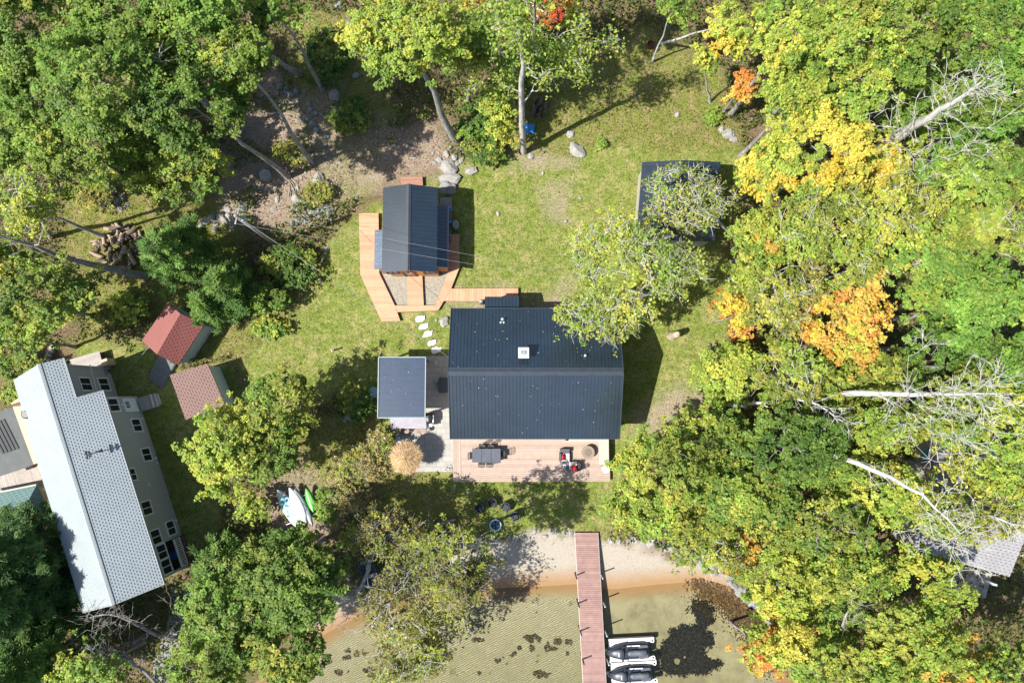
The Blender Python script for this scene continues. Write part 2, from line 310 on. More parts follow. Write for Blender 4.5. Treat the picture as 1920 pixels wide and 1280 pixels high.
# water: clear and shallow
wm = bpy.data.materials.new('lake_water'); t, n, l, b = nodes_of(wm); n.remove(b)
tr = n.new('ShaderNodeBsdfTransparent'); tr.inputs[0].default_value = (0.90, 0.91, 0.83, 1); gl = n.new('ShaderNodeBsdfGlossy'); gl.inputs['Roughness'].default_value = 0.08
fr = n.new('ShaderNodeFresnel'); fr.inputs[0].default_value = 1.33; mx = n.new('ShaderNodeMixShader'); l.new(fr.outputs[0], mx.inputs[0]); l.new(tr.outputs[0], mx.inputs[1]); l.new(gl.outputs[0], mx.inputs[2]); l.new(mx.outputs[0], n['Material Output'].inputs[0])
bn = n.new('ShaderNodeBump'); bn.inputs['Strength'].default_value = 0.35; bn.inputs['Distance'].default_value = 0.05; pos = n.new('ShaderNodeNewGeometry').outputs['Position']
l.new(noise_n(t, 3.2, 3, 0.6, pos).outputs[0], bn.inputs['Height']); l.new(bn.outputs[0], gl.inputs['Normal']); l.new(bn.outputs[0], fr.inputs['Normal'])
wme = np_mesh('water', [(-420, -420, WATER_Z), (420, -420, WATER_Z), (420, -9.5, WATER_Z), (-420, -9.5, WATER_Z)], np.array([[0, 1, 2, 3]]), None, [wm]); tag(link('water', wme), kind='structure')
# ------------------------------------------------------------------ building materials
M_ROOF = mat('charcoal_metal_roof', (0.011, 0.022, 0.036), 0.32, 0.0, 0.3, 0.6, spec=0.9, fine=0.16)
M_TRIM = mat('charcoal_trim', (0.035, 0.045, 0.06), 0.4, 0.0, 0.15, 3)
M_PROOF = mat('navy_metal_roof', (0.011, 0.032, 0.075), 0.35, 0.0, 0.2, 1.5, spec=0.7)
M_WTRIM = mat('white_paint', (0.72, 0.74, 0.74), 0.5, 0.0, 0.06, 4)
M_CEDAR = mat('cedar_siding', (0.50, 0.22, 0.065), 0.6, 0.0, 0.2, 8, fine=0.25)
M_BOARD = mat('boardwalk_cedar', (0.53, 0.275, 0.16), 0.65, 0.0, 0.10, 2.5, use_col=True, fine=0.15)
M_DECK = mat('deck_boards', (0.40, 0.30, 0.24), 0.65, 0.0, 0.10, 2.5, use_col=True, fine=0.15)
M_DOCK = mat('dock_boards', (0.285, 0.17, 0.145), 0.7, 0.0, 0.2, 2.5, use_col=True, fine=0.2)
M_GREYW = mat('weathered_boards', (0.36, 0.32, 0.29), 0.8, 0.0, 0.15, 4, use_col=True, fine=0.3)
M_DARKW = mat('dark_weathered_boards', (0.14, 0.148, 0.155), 0.8, 0.0, 0.25, 4, use_col=True, fine=0.4)
M_SIDING = mat('greige_siding', (0.36, 0.375, 0.355), 0.65, 0.0, 0.06, 0.5)
M_SAGE = mat('pale_blue_siding', (0.55, 0.64, 0.65), 0.6, 0.0, 0.08, 2)
M_GLASS = mat('dark_glass', (0.012, 0.017, 0.02), 0.12, 0.0, 0.3, 2, spec=0.8)
M_CREAM = mat('cream_wall', (0.42, 0.39, 0.33), 0.7, 0.0, 0.08, 3)
M_BLACK = mat('black_metal', (0.02, 0.022, 0.026), 0.45, 0.0, 0.2, 10)
M_BROWN = mat('brown_wood', (0.13, 0.062, 0.045), 0.7, 0.0, 0.25, 5, fine=0.3)
M_TAN = mat('tan_board', (0.50, 0.38, 0.25), 0.7, 0.0, 0.12, 2, fine=0.15)
M_GALV = mat('galvanised', (0.45, 0.52, 0.55), 0.35, 0.6, 0.1, 6)
def shingle(name, col, ang, course=0.17, tab=0.32, gapc=None, contrast=0.5):
    col = tuple(c*.70 for c in col)
    """asphalt shingles: staggered tabs, their shadow lines painted as dark dashes"""
    m = bpy.data.materials.new(name); t, n, l, b = nodes_of(m); MATS[name] = m
    pos = n.new('ShaderNodeNewGeometry').outputs['Position']; mp = n.new('ShaderNodeMapping'); mp.inputs['Rotation'].default_value = (0, 0, -ang); l.new(pos, mp.inputs[0])
    sx = n.new('ShaderNodeSeparateXYZ'); l.new(mp.outputs[0], sx.inputs[0]); rowv = math_n(t, 'DIVIDE', sx.outputs[1], course); row = math_n(t, 'FLOOR', rowv); fv = math_n(t, 'FRACT', rowv)
    wn = n.new('ShaderNodeTexWhiteNoise'); wn.noise_dimensions = '1D'; l.new(row, wn.inputs['W'])
    fu = math_n(t, 'FRACT', math_n(t, 'ADD', math_n(t, 'DIVIDE', sx.outputs[0], tab), math_n(t, 'ADD', math_n(t, 'MULTIPLY', row, 0.5), math_n(t, 'MULTIPLY', wn.outputs['Value'], 0.18))))
    dash = math_n(t, 'MULTIPLY', math_n(t, 'LESS_THAN', fv, 0.38), math_n(t, 'LESS_THAN', fu, 0.56))  # shadow lines of the tabs, put into the colour
    k = lambda f: tuple(min(1, c*f) for c in col)
    nz = noise_n(t, 14, 4, 0.75, pos); nb = noise_n(t, 0.8, 4, 0.7, pos); base = mixc(t, 0.5, ramp(t, nb.outputs[0], [(0.3, k(0.86)), (0.7, k(1.14))]).outputs[0], ramp(t, nz.outputs[0], [(0.3, k(0.7)), (0.7, k(1.3))]).outputs[0])
    l.new(mixc(t, dash, base, mixc(t, 1.0, base, (contrast, contrast, contrast), 'MULTIPLY')), b.inputs['Base Color']); b.inputs['Roughness'].default_value = 0.9
    bn = n.new('ShaderNodeBump'); bn.inputs['Strength'].default_value = 0.4; bn.inputs['Distance'].default_value = 0.02; l.new(fv, bn.inputs['Height']); l.new(bn.outputs[0], b.inputs['Normal']); return m
def gable_roof(mb, x0, x1, ye, yr, ze, zr, th=0.10, along='x', seam=None, seam_h=0.035, col=(1, 1, 1)):
    """one slope between eave line ye (height ze) and ridge line yr (height zr), running x0..x1; along='y' swaps the axes"""
    s = (lambda x, y, z: (x, y, z)) if along == 'x' else (lambda x, y, z: (y, x, z))
    def slab(xa, xb, ya, yb, lift, t_):
        za = ze+(zr-ze)*(ya-ye)/(yr-ye)+lift; zb = ze+(zr-ze)*(yb-ye)/(yr-ye)+lift
        v = [s(xa, ya, za-t_), s(xb, ya, za-t_), s(xb, yb, zb-t_), s(xa, yb, zb-t_), s(xa, ya, za), s(xb, ya, za), s(xb, yb, zb), s(xa, yb, zb)]
        f = [(3, 2, 1, 0), (4, 5, 6, 7), (0, 1, 5, 4), (1, 2, 6, 5), (2, 3, 7, 6), (3, 0, 4, 7)]
        if ((yr > ye) == (along != 'x')): f = [q[::-1] for q in f]
        mb.add(v, f, col)
    slab(x0, x1, ye, yr, 0, th)
    if seam:
        k = max(1, round((x1-x0)/seam))
        for i in range(1, k):
            xc = x0+(x1-x0)*i/k; slab(xc-0.019, xc+0.019, ye+(yr-ye)*0.003, yr-(yr-ye)*0.012, seam_h, seam_h+0.02)
def walls_gable(mb, x0, x1, y0, y1, z0, ze, yr=None, zr=None, along='x'):
    """closed wall body under a gable whose ridge runs along x"""
    s = (lambda x, y, z: (x, y, z)) if along == 'x' else (lambda x, y, z: (y, x, z))
    if yr is None: yr, zr = (y0+y1)/2, ze+0.001
    v = [s(*q) for q in ((x0, y0, z0), (x1, y0, z0), (x1, y1, z0), (x0, y1, z0), (x0, y0, ze), (x1, y0, ze), (x1, y1, ze), (x0, y1, ze), (x0, yr, zr), (x1, yr, zr))]
    f = [(3, 2, 1, 0), (0, 1, 5, 4), (1, 2, 6, 9, 5), (2, 3, 7, 6), (3, 0, 4, 8, 7), (4, 5, 9, 8), (6, 7, 8, 9)]
    if along != 'x': f = [q[::-1] for q in f]
    mb.add(v, f)
def wall_window(parent, name, c, out, w, h, frame_m=None, sub='pane', bars=1, glass=None, fw=0.09, depth=0.06):
    """a framed window standing 3 mm proud of the wall; c its centre on the wall, out the wall's outward direction (horizontal)"""
    o = Vector(out).normalized(); u = Vector((-o.y, o.x, 0)); z = Vector((0, 0, 1)); c = Vector(c)
    fr = MB(); bar = lambda du, dz, sw, sh, d0, d1, mbx: mbx.add([c+u*(du+i*sw/2)+z*(dz+j*sh/2)+o*d for d in (d0, d1) for i, j in ((-1, -1), (1, -1), (1, 1), (-1, 1))], [(3, 2, 1, 0), (4, 5, 6, 7), (0, 1, 5, 4), (1, 2, 6, 5), (2, 3, 7, 6), (3, 0, 4, 7)])
    for sx in (-1, 1): bar(sx*(w/2-fw/2), 0, fw, h, -0.02, depth, fr)
    for sz_ in (-1, 1): bar(0, sz_*(h/2-fw/2), w-2*fw, fw, -0.02, depth, fr)
    for i in range(1, bars+1): bar(-w/2+fw+(w-2*fw)*i/(bars+1), 0, 0.05, h-2*fw, -0.02, depth-0.012, fr)
    f = fr.build(name, frame_m or M_WTRIM, parent)
    g = MB(); bar(0, 0, w-2*fw, h-2*fw, -0.02, 0.015, g); g.build(sub, glass or M_GLASS, f); return f
MATS['charcoal_metal_roof'].node_tree.nodes['Principled BSDF'].inputs['IOR'].default_value = 1.62
# ================================================================== main house
HX0, HX1, HYS, HYR, HYN, HZE, HZR = -4.25, 7.42, -3.02, 1.55, 6.03, 3.6, 5.6
house = thing('house', 'long house with a black ribbed metal roof beside the lakefront deck', 'house', (1.6, 1.5, 0))
mb = MB(); walls_gable(mb, HX0+.3, HX1-.3, HYS+.35, HYN-.35, -.1, HZE-.02, HYR, HZR-.14); wall_h = mb.build('wall', M_CREAM, house)
mb = MB(); gable_roof(mb, HX0, HX1, HYN, HYR, HZE, HZR, seam=0.24); mb.build('roof_slope', M_ROOF, house)
mb = MB(); gable_roof(mb, HX0, HX1, HYS, HYR, HZE, HZR, seam=0.24); rs = mb.build('roof_slope', M_ROOF, house)
mb = MB()
for sgn, ye in ((1, HYN), (-1, HYS)):
    f = (HZR-HZE)/abs(ye-HYR)
    mb.add([(HX0-.01, HYR, HZR+.06), (HX1+.01, HYR, HZR+.06), (HX1+.01, HYR+sgn*.24, HZR+.06-f*.24), (HX0-.01, HYR+sgn*.24, HZR+.06-f*.24)], [(0, 1, 2, 3) if sgn < 0 else (3, 2, 1, 0)])
    mb.bar((HX0-.012, HYR+sgn*.24, HZR+.05-f*.24), (HX1+.012, HYR+sgn*.24, HZR+.05-f*.24), .03, .03)
mb.build('ridge_cap', M_TRIM, rs)
mb = MB()
for x in (HX0-.02, HX1+.02):
    for ye in (HYN, HYS): mb.bar((x, ye, HZE-.03), (x, HYR, HZR-.03), .05, .2)
for ye in (HYN+.02, HYS-.02): mb.bar((HX0, ye, HZE-.06), (HX1, ye, HZE-.06), .04, .14)
mb.build('fascia', M_TRIM, house)
# chimney with pale cap, vents
cx, cy = P2(982, 661, 5.9); rz_ = HZR-(HZR-HZE)*(cy-HYR)/(HYN-HYR)
ch = MB(); ch.box((cx, cy, rz_+.15), (.5, .5, 1.1)); chim = ch.build('chimney', mat('chimney_brick', (.42, .40, .38), .8), house)
c2 = MB(); c2.box((cx, cy, rz_+.75), (.72, .72, .14), bev=.03); c2.build('chimney_cap', M_WTRIM, chim); c2 = MB(); c2.box((cx-.02, cy+.02, rz_+.86), (.36, .28, .1), bev=.02); c2.build('flue', mat('flue', (.2, .24, .27), .5), chim)
for px, py, r, hgt, m_ in ((942, 597, .085, .34, M_GALV), (938.6, 603, .05, .16, M_WTRIM), (944.4, 603, .05, .16, M_WTRIM), (1095, 667.5, .06, .3, M_WTRIM)):
    x, y = P2(px, py, 4.6); zz = HZR-(HZR-HZE)*(y-HYR)/(HYN-HYR); v = MB(); v.lathe((x, y, zz-.05), [(r, 0), (r, hgt), (r*1.25, hgt+.01), (r*1.25, hgt+.05), (r*.6, hgt+.08)], 12); v.build('vent_pipe', m_, house)
# entry roof at the north side
ex0, ex1 = P2(909, 560, 2.7)[0], P2(973, 560, 2.7)[0]; ey0, ey1 = HYN-.05, P2(940, 555.5, 2.7)[1]
mb = MB(); gable_roof(mb, ex0, ex1, ey1, ey0, 2.55, 2.85, seam=0.24); po = mb.build('porch_roof', M_ROOF, house)
for x in (ex0+.12, ex1-.12): mb = MB(); mb.box((x, ey1-.15, 1.25), (.12, .12, 2.5)); mb.build('porch_post', M_BROWN, po)
wall_window(house, 'door', ((ex0+ex1)/2, HYN-.35, 1.35), (0, 1, 0), .95, 2.05, M_BLACK, bars=0, fw=.12)
for x in (-3, 3.2, 5.6): wall_window(house, 'window', (x, HYN-.35, 1.9), (0, 1, 0), 1.1, 1.2)
wall_window(house, 'sliding_door', (1.2, HYS+.35, 1.6), (0, -1, 0), 2.6, 2.1, M_BLACK, bars=1)
for x in (-2.6, 4.6): wall_window(house, 'window', (x, HYS+.35, 1.9), (0, -1, 0), 1.5, 1.3, M_BLACK)
for y in (-1, 3.4): wall_window(house, 'window', (HX1-.3, y, 1.9), (1, 0, 0), 1.1, 1.2, M_BLACK)
wall_window(house, 'window', (HX0+.3, 3.4, 1.9), (-1, 0, 0), 1.1, 1.2, M_BLACK)
# ------------------------------------------------------------------ lakefront deck
DZ = 0.42
deck = thing('deck', 'pinkish board deck along the lake side of the long house', 'deck', (*P2(996, 863, 0), -.05))
mb = MB(); pc = lambda x, y: P2(x, y, DZ)
planks(mb, [pc(864, 822), pc(1143, 820), pc(1144, 902), pc(865, 903)], 0, .145, DZ-.03, DZ); mb.build('decking', M_DECK, deck)
mb = MB(); planks(mb, [pc(849, 822), pc(863.5, 822), pc(864.5, 903), pc(850, 903)], math.pi/2, .145, DZ-.03, DZ); mb.build('border_boards', M_DECK, deck)
mb = MB(); q = [pc(850, 823), pc(1142, 822), pc(1143, 901), pc(851, 902)]; mb.prism(q, -.3, DZ-.034); mb.build('skirting', mat('deck_skirt', (.22, .15, .12), .8), deck)
mb = MB(); mb.box((*P2(1092, 824.5, DZ+.1), DZ+.1), (2.5, .3, .2), bev=.02); mb.build('step', M_CREAM, deck)
bench = thing('bench', 'pale bench along the tree-side edge of the deck', 'bench', (*pc(1132, 847), DZ))
mb = MB(); mb.box((*P2(1132.5, 846, .87), .85), (.72, 1.95, .07), bev=.015); mb.build('seat', M_CREAM, bench)
for py in (824, 846, 867): mb = MB(); mb.box((*P2(1132.5, py, .6), .615), (.6, .1, .38)); mb.build('support', M_CREAM, bench)
# ================================================================== guest cabin
CZE, CZR = 3.45, 4.25
cx0, cxr, cx1 = P2(717, 430, CZE)[0], P2(765.5, 430, CZR)[0], P2(820, 430, CZE)[0]; cy1, cy0 = P2(745, 351.5, CZE)[1], P2(745, 510.5, CZE)[1]
cab = thing('cabin', 'small cabin with a ribbed black metal roof and orange cedar walls', 'cabin', (cxr, (cy0+cy1)/2, 0))
mb = MB(); walls_gable(mb, cy0+.3, cy1-.3, cx0+.18, cx1-.18, -.1, CZE-.02, cxr, CZR-.14, 'y'); mb.build('wall', M_CEDAR, cab)
lw0, lw1 = P2(701.5, 470, 2.6)[0], P2(841, 440, 2.6)[0]
wy1, wy0 = P2(705, 431, 2.6)[1], P2(705, 504, 2.6)[1]; vy1, vy0 = P2(835, 386, 2.6)[1], P2(835, 501, 2.6)[1]
mb = MB(); walls_gable(mb, wy0+.1, wy1-.15, lw0+.2, cx0+.2, -.1, 2.5, None, None, 'y'); mb.build('wall', M_CEDAR, cab)
mb = MB(); walls_gable(mb, vy0+.1, vy1-.15, cx1-.2, lw1-.2, -.1, 2.5, None, None, 'y'); mb.build('wall', M_CEDAR, cab)
mb = MB(); gable_roof(mb, cy0, cy1, cx0, cxr, CZE, CZR, along='y', seam=.29); r1 = mb.build('roof_slope', M_ROOF, cab)
mb = MB(); gable_roof(mb, cy0, cy1, cx1, cxr, CZE, CZR, along='y', seam=.29); mb.build('roof_slope', M_ROOF, cab)
mb = MB()
for sgn in (-1, 1): mb.add([(cxr, cy0-.01, CZR+.05), (cxr, cy1+.01, CZR+.05), (cxr+sgn*.16, cy1+.01, CZR-.01), (cxr+sgn*.16, cy0-.01, CZR-.01)], [(0, 1, 2, 3) if sgn < 0 else (3, 2, 1, 0)])
mb.build('ridge_cap', M_TRIM, r1)
mb = MB(); gable_roof(mb, wy0, wy1, lw0, cx0+.1, 2.5, 2.75, along='y', seam=.2, seam_h=.05); mb.build('side_roof', mat('steel_blue_roof', (.10, .14, .19), .32, .3, .2, 2), cab)
mb = MB(); gable_roof(mb, vy0, vy1, lw1, cx1-.1, 2.5, 2.75, along='y', seam=.29); mb.build('side_roof', M_ROOF, cab)
dx_ = P2(767.5, 510, 1.3)[0]; dr = wall_window(cab, 'door', (dx_, cy0+.3, 1.35), (0, -1, 0), .95, 2.05, M_BROWN, bars=0, fw=.16)
mb = MB(); mb.lathe((dx_+.1, cy0+.16, 2.55), [(.05, 0), (.09, .05), (.09, .16), (.03, .2)], 10); mb.build('lamp', M_BLACK, cab)
for px in (736, 806): wall_window(cab, 'window', (P2(px, 508, 1.8)[0], cy0+.3, 1.9), (0, -1, 0), .9, 1.1, M_BLACK)
wall_window(cab, 'window', (cx1-.18, cy0+3, 3.0), (1, 0, 0), .9, .4, M_BLACK)
# boardwalk round the cabin
BZ = 0.30
walk = thing('boardwalk', 'orange cedar boardwalk wrapping round the small cabin', 'boardwalk', (*P2(760, 540, 0), -.05)); bp = lambda *q: [P2(x, y, BZ) for x, y in q]
for nm, q, a in (('walkway', bp((673, 400), (709.5, 400), (711, 512), (675.5, 515)), 0), ('walkway', bp((675.5, 515), (711, 512), (740, 572), (750.5, 601.5), (715.5, 602.5)), 0),
                 ('walkway', bp((740.5, 572.5), (815, 572.5), (821, 582), (745.5, 585)), 0), ('walkway', bp((763, 513), (791.5, 513), (794.5, 572), (764, 572)), 0),
                 ('walkway', bp((841, 439), (861, 439), (862, 500), (841, 507)), 0), ('walkway', bp((841, 507.3), (862, 500.3), (846, 540.7), (832.3, 564), (821.3, 582), (815.4, 572)), 0), ('connecting_walkway', bp((846.3, 541), (971.5, 540), (972, 566), (832.6, 564)), math.pi/2)):
    mb = MB(); planks(mb, q, a, .145, BZ-.035, BZ); w_ = mb.build(nm, M_BOARD, walk)
    cx_, cy_ = sum(p[0] for p in q)/len(q), sum(p[1] for p in q)/len(q)
    mb = MB(); mb.prism([(cx_+(x-cx_)*.985, cy_+(y-cy_)*.985) for x, y in q], -.2, BZ-.038); mb.build('joists', M_BROWN, w_)
land = thing('landing', 'small brown wooden landing at the back of the small cabin', 'landing', (*P2(772, 340, 0), -.05))
mb = MB(); planks(mb, [P2(x, y, .35) for x, y in ((751, 331.5), (792, 331), (793, 347.5), (752, 348))], 0, .145, .31, .35); mb.build('boards', mat('landing_boards', (.30, .15, .10), .7, use_col=True, fine=.3), land)
mb = MB(); mb.prism([P2(x, y, .2) for x, y in ((752, 332.5), (791, 332), (792, 346.5), (753, 347))], -.1, .30); mb.build('base', M_BROWN, land)
M_GRAV = mat('pea_gravel', (.30, .27, .215), .9, 0, .25, 2.2, 1.0, 30, fine=.9)
for q in (((711, 511), (763, 513), (764, 572), (740, 572)), ((791, 512), (842, 505), (815, 572), (794.5, 572))): mb = MB(); mb.prism([P2(x, y, .05) for x, y in q], .0, .07); tag(mb.build('gravel', M_GRAV), kind='structure')
# ================================================================== pavilion, patio
mb = MB(); mp_ = [P2(x, y, .03) for x, y in ((796, 667), (846, 667), (853, 884), (735, 884), (735, 800), (796, 796))]; mb.prism(mp_, -.15, .05)
pm = bpy.data.materials.new('patio_pavers'); t, n, l, b = nodes_of(pm); pos = n.new('ShaderNodeNewGeometry').outputs['Position']; br = n.new('ShaderNodeTexBrick'); l.new(pos, br.inputs['Vector'])
br.inputs['Scale'].default_value = 1; br.inputs['Brick Width'].default_value = .62; br.inputs['Row Height'].default_value = .41; br.inputs['Mortar Size'].default_value = .014; br.squash = 1.5; br.squash_frequency = 3
br.inputs['Color1'].default_value = (.31, .295, .265, 1); br.inputs['Color2'].default_value = (.24, .23, .215, 1); br.inputs['Mortar'].default_value = (.13, .125, .11, 1)
l.new(mixc(t, .3, br.outputs[0], ramp(t, noise_n(t, 5, 6, .75, pos).outputs[0], [(.3, (.21, .205, .19)), (.7, (.42, .40, .37))]).outputs[0]), b.inputs['Base Color']); b.inputs['Roughness'].default_value = .85
tag(mb.build('patio', pm), kind='structure')
PVZ = 2.62; pq = [P2(x, y, PVZ) for x, y in ((708.5, 669.5), (797, 669.5), (798, 783), (710, 783.5))]; px0, px1 = (pq[0][0]+pq[3][0])/2, (pq[1][0]+pq[2][0])/2; pyn, pys = pq[0][1], pq[2][1]
pav = thing('pavilion', 'open pavilion with a navy ribbed metal roof edged in white', 'pavilion', ((px0+px1)/2, (pyn+pys)/2, 0))
mb = MB(); mb.box(((px0+px1)/2, (pyn+pys)/2, PVZ-.03), (px1-px0-.1, pyn-pys-.1, .04)); kk = 24
for i in range(kk): yy = pys+.1+(pyn-pys-.2)*(i+.5)/kk; mb.box(((px0+px1)/2, yy, PVZ+.012), (px1-px0-.14, .05, .044))
prf = mb.build('roof', M_PROOF, pav); mb = MB()
for i in range(kk): yy = pys+.1+(pyn-pys-.2)*(i+.5)/kk; mb.box(((px0+px1)/2, yy, PVZ+.041), (px1-px0-.16, .02, .014))
mb.build('rib_glint', mat('glint_strip', (.11, .15, .20), .3, .3, .2, 3), prf); mb = MB()  # pale strips painted along the ribs in place of sun glints
for (a, b_) in (((px0, pyn), (px1, pyn)), ((px0, pys), (px1, pys)), ((px0, pys), (px0, pyn)), ((px1, pys), (px1, pyn))): mb.bar((*a, PVZ), (*b_, PVZ), .07, .12)
mb.build('edge_trim', mat('pale_trim', (.24, .30, .33), .45, .2, .1, 4), prf)
for x in (px0+.15, px1-.15):
    for y in (pys+.15, pyn-.15): mb = MB(); mb.box((x, y, 1.27), (.12, .12, 2.55)); mb.build('post', M_BLACK, pav)
for y in (pys+.15, pyn-.15): mb = MB(); mb.box(((px0+px1)/2, y, PVZ-.13), (px1-px0-.35, .08, .14)); mb.build('beam', M_BLACK, pav)
bar_ = thing('bar_counter', 'lavender-grey bar counter along the open end of the pavilion', 'bar counter', (*P2(766, 793, 0), .05))
mb = MB(); mb.prism([P2(x, y, 1.1) for x, y in ((731, 781), (799, 781), (799.5, 803), (733, 803.5))], 1.05, 1.11); mb.build('counter_top', mat('lavender_stone', (.30, .28, .32), .5, 0, .15, 3, fine=.1), bar_)
mb = MB(); mb.prism([P2(x, y, 1.0) for x, y in ((733, 783), (797, 783), (797, 797), (735, 797))], .03, 1.047); mb.build('front_panel', M_BROWN, bar_)
# ================================================================== two-storey shingled house (rotated 70 degrees)
SA = math.radians(-70); U = Vector((math.cos(SA), math.sin(SA), 0)); Vv = Vector((-U.y, U.x, 0))       # U along the ridge (down the picture), Vv towards the yard
def uv(u, v, z=0): q = U*u+Vv*v; return (q.x, q.y, z)
def to_uv(x, y): q = Vector((x, y, 0)); return q.dot(U), q.dot(Vv)
M_SHING = shingle('grey_shingles', (.335, .385, .42), SA, .15, .235, contrast=.22)
M_SHINGW = shingle('pale_shingles', (.325, .37, .385), SA, .15, .235, contrast=.80)  # sun-facing slope: same shingles, painted tab shadows much weaker
sh = thing('shingled_house', 'long two-storey house with grey shingle roof and greige siding', 'house', uv(-3, -28.6))
RU0, RU1, RV0, RVR, RV1, RZE, RZR = -9.72, 3.85, -31.42, -28.62, -25.85, 5.0, 6.3; NU0, NV1 = -12.55, -27.28
zat = lambda v: RZR-(RZR-RZE)*abs(v-RVR)/((RV1-RVR) if v > RVR else (RVR-RV0))
def uvslab(mb, quad, th=.12):
    top = [Vector(uv(u, v, zat(v))) for u, v in quad]; bot = [p-Vector((0, 0, th)) for p in top]; k = len(quad)
    mb.add(top+bot, [tuple(range(k)), tuple(range(2*k-1, k-1, -1))]+[(i, k+i, k+(i+1) % k, (i+1) % k) for i in range(k)])
mb = MB(); uvslab(mb, [(NU0, RVR), (RU1, RVR), (RU1, RV1), (RU0, RV1), (RU0, NV1), (NU0, NV1)]); rfe = mb.build('roof_slope', M_SHING, sh)
mb = MB(); uvslab(mb, [(NU0+.1, -31.3), (-10.2, -31.3), (-10.2, -31.0), (-9.6, -31.0), (-9.6, RV0), (RU1-.15, RV0), (RU1, RVR), (NU0, RVR)]); mb.build('roof_slope', M_SHINGW, sh)
mb = MB(); mb.add([uv(NU0, RVR, RZR+.045), uv(RU1, RVR, RZR+.045), uv(RU1, RVR+.16, RZR-.03), uv(NU0, RVR+.16, RZR-.03), uv(RU1, RVR-.16, RZR-.03), uv(NU0, RVR-.16, RZR-.03)], [(3, 2, 1, 0), (0, 1, 4, 5)]); mb.build('ridge_cap', M_SHINGW, rfe)
mb = MB()
for a, b_ in ((uv(NU0, NV1, zat(NV1)-.07), uv(RU0, NV1, zat(NV1)-.07)), (uv(RU0, RV1, RZE-.07), uv(RU1, RV1, RZE-.07)), (uv(RU0, NV1, zat(NV1)-.06), uv(RU0, RV1, RZE-.06)), (uv(RU1, RV1, RZE-.06), uv(RU1, RVR, RZR-.06)), (uv(RU1, RVR, RZR-.06), uv(RU1-.1, RV0, RZE-.06))): mb.bar(a, b_, .05, .16)
mb.build('gutter', M_SHINGW, rfe)
WV, NWV, WU0, WU1 = -26.35, -27.72, -9.44, 3.55
def body(mb, pts, z0, z1): mb.prism([uv(u, v)[:2] for u, v in pts], z0, z1)
PU0, PU1 = -0.05+0, 1.9                                              # porch recess along the wall, in u; set from the picture below
pa = on_plane(344, 1001, uv(0, WV), Vv); PU0 = to_uv(pa.x, pa.y)[0]; PU1 = PU0+2.15
mb = MB(); zw = lambda x, y: zat(to_uv(x, y)[1])-.16
mb.prism([uv(u, v)[:2] for u, v in ((WU0, RVR), (PU0, RVR), (PU0, WV), (WU0, WV))], -.1, zw)
mb.prism([uv(u, v)[:2] for u, v in ((PU1, RVR), (WU1, RVR), (WU1, WV), (PU1, WV))], -.1, zw)
mb.prism([uv(u, v)[:2] for u, v in ((PU0, RVR), (PU1, RVR), (PU1, WV-1.5), (PU0, WV-1.5))], -.1, zw)
mb.prism([uv(u, v)[:2] for u, v in ((PU0, WV-1.5), (PU1, WV-1.5), (PU1, WV), (PU0, WV))], 2.55, zw)
mb.prism([uv(u, v)[:2] for u, v in ((WU0, RVR), (WU1, RVR), (WU1, RV0+.4), (WU0, RV0+.4))], -.1, zw)
mb.prism([uv(u, v)[:2] for u, v in ((NU0+.3, RVR), (WU0, RVR), (WU0, NWV), (NU0+.3, NWV))], -.1, zw)
mb.prism([uv(u, v)[:2] for u, v in ((NU0+.3, RVR), (WU0, RVR), (WU0, -30.9), (NU0+.3, -30.9))], -.1, zw)
mb.build('wall', M_SIDING, sh)
for u, v in ((WU0+.05, WV), (WU1-.05, WV), (NU0+.35, NWV)): mb = MB(); mb.box((*uv(u, v+.0)[:2], 2.45), (.16, .10, 4.9), SA, bev=.01); mb.build('corner_trim', M_SIDING, sh)
def win_px(px0, py0, px1, py1, v, name='window', w=None, h=None, **k):
    p = on_plane((px0+px1)/2, (py0+py1)/2, uv(0, v), Vv); u_, _ = to_uv(p.x, p.y)
    a = on_plane(px0, (py0+py1)/2, uv(0, v), Vv); b_ = on_plane(px1, (py0+py1)/2, uv(0, v), Vv)
    return wall_window(sh, name, (*uv(u_, v)[:2], p.z), Vv, w, h, **k)
win_px(148, 706, 173, 734, NWV, w=1.05, h=1.3); win_px(183, 707, 206, 734, NWV, w=1.05, h=1.3)
win_px(201, 745, 224, 773, WV, w=1.05, h=1.3); win_px(244, 784, 268, 810, WV, w=1.05, h=1.25); win_px(263, 838, 286, 866, WV, w=1.05, h=1.25)
win_px(240, 876, 258, 902, WV, w=.95, h=.75); win_px(262, 937, 287, 967, WV, w=1.05, h=1.3); win_px(308, 974, 332, 1005, WV, w=1.1, h=1.2)
for q in ((281, 991, 303, 1021), (292, 1019, 314, 1049), (300, 1047, 323, 1076)): win_px(*q, WV, w=1.08, h=1.3)
dp = on_plane(247, 759, uv(0, WV), Vv); du = to_uv(dp.x, dp.y)[0]
df = wall_window(sh, 'door', (*uv(du, WV)[:2], 1.12), Vv, 1.0, 2.15, bars=0, glass=M_WTRIM, sub='door_panel', fw=.13)
wall_window(sh, 'door_window', (*uv(du, WV+.02)[:2], 1.75), Vv, .52, .62, bars=2, fw=.04)
for px, py, v in ((227, 759, WV), (265, 785, WV), (291, 859, WV), (294, 868, WV), (278, 909, WV), (329, 976, WV)):
    p = on_plane(px, py, uv(0, v), Vv); mb = MB(); mb.box((p+Vv*.05)[:], (.14, .12, .14), SA, bev=.02); mb.build('wall_lamp', M_WTRIM, sh)
a = on_plane(161, 686, uv(0, NWV), Vv); b_ = on_plane(173, 734, uv(0, NWV), Vv)
mb = MB(); mb.tube([a+Vv*.3, a.lerp(b_, .5)+Vv*.3, b_+Vv*.3], .035, 6); mb.build('conduit', M_WTRIM, sh)
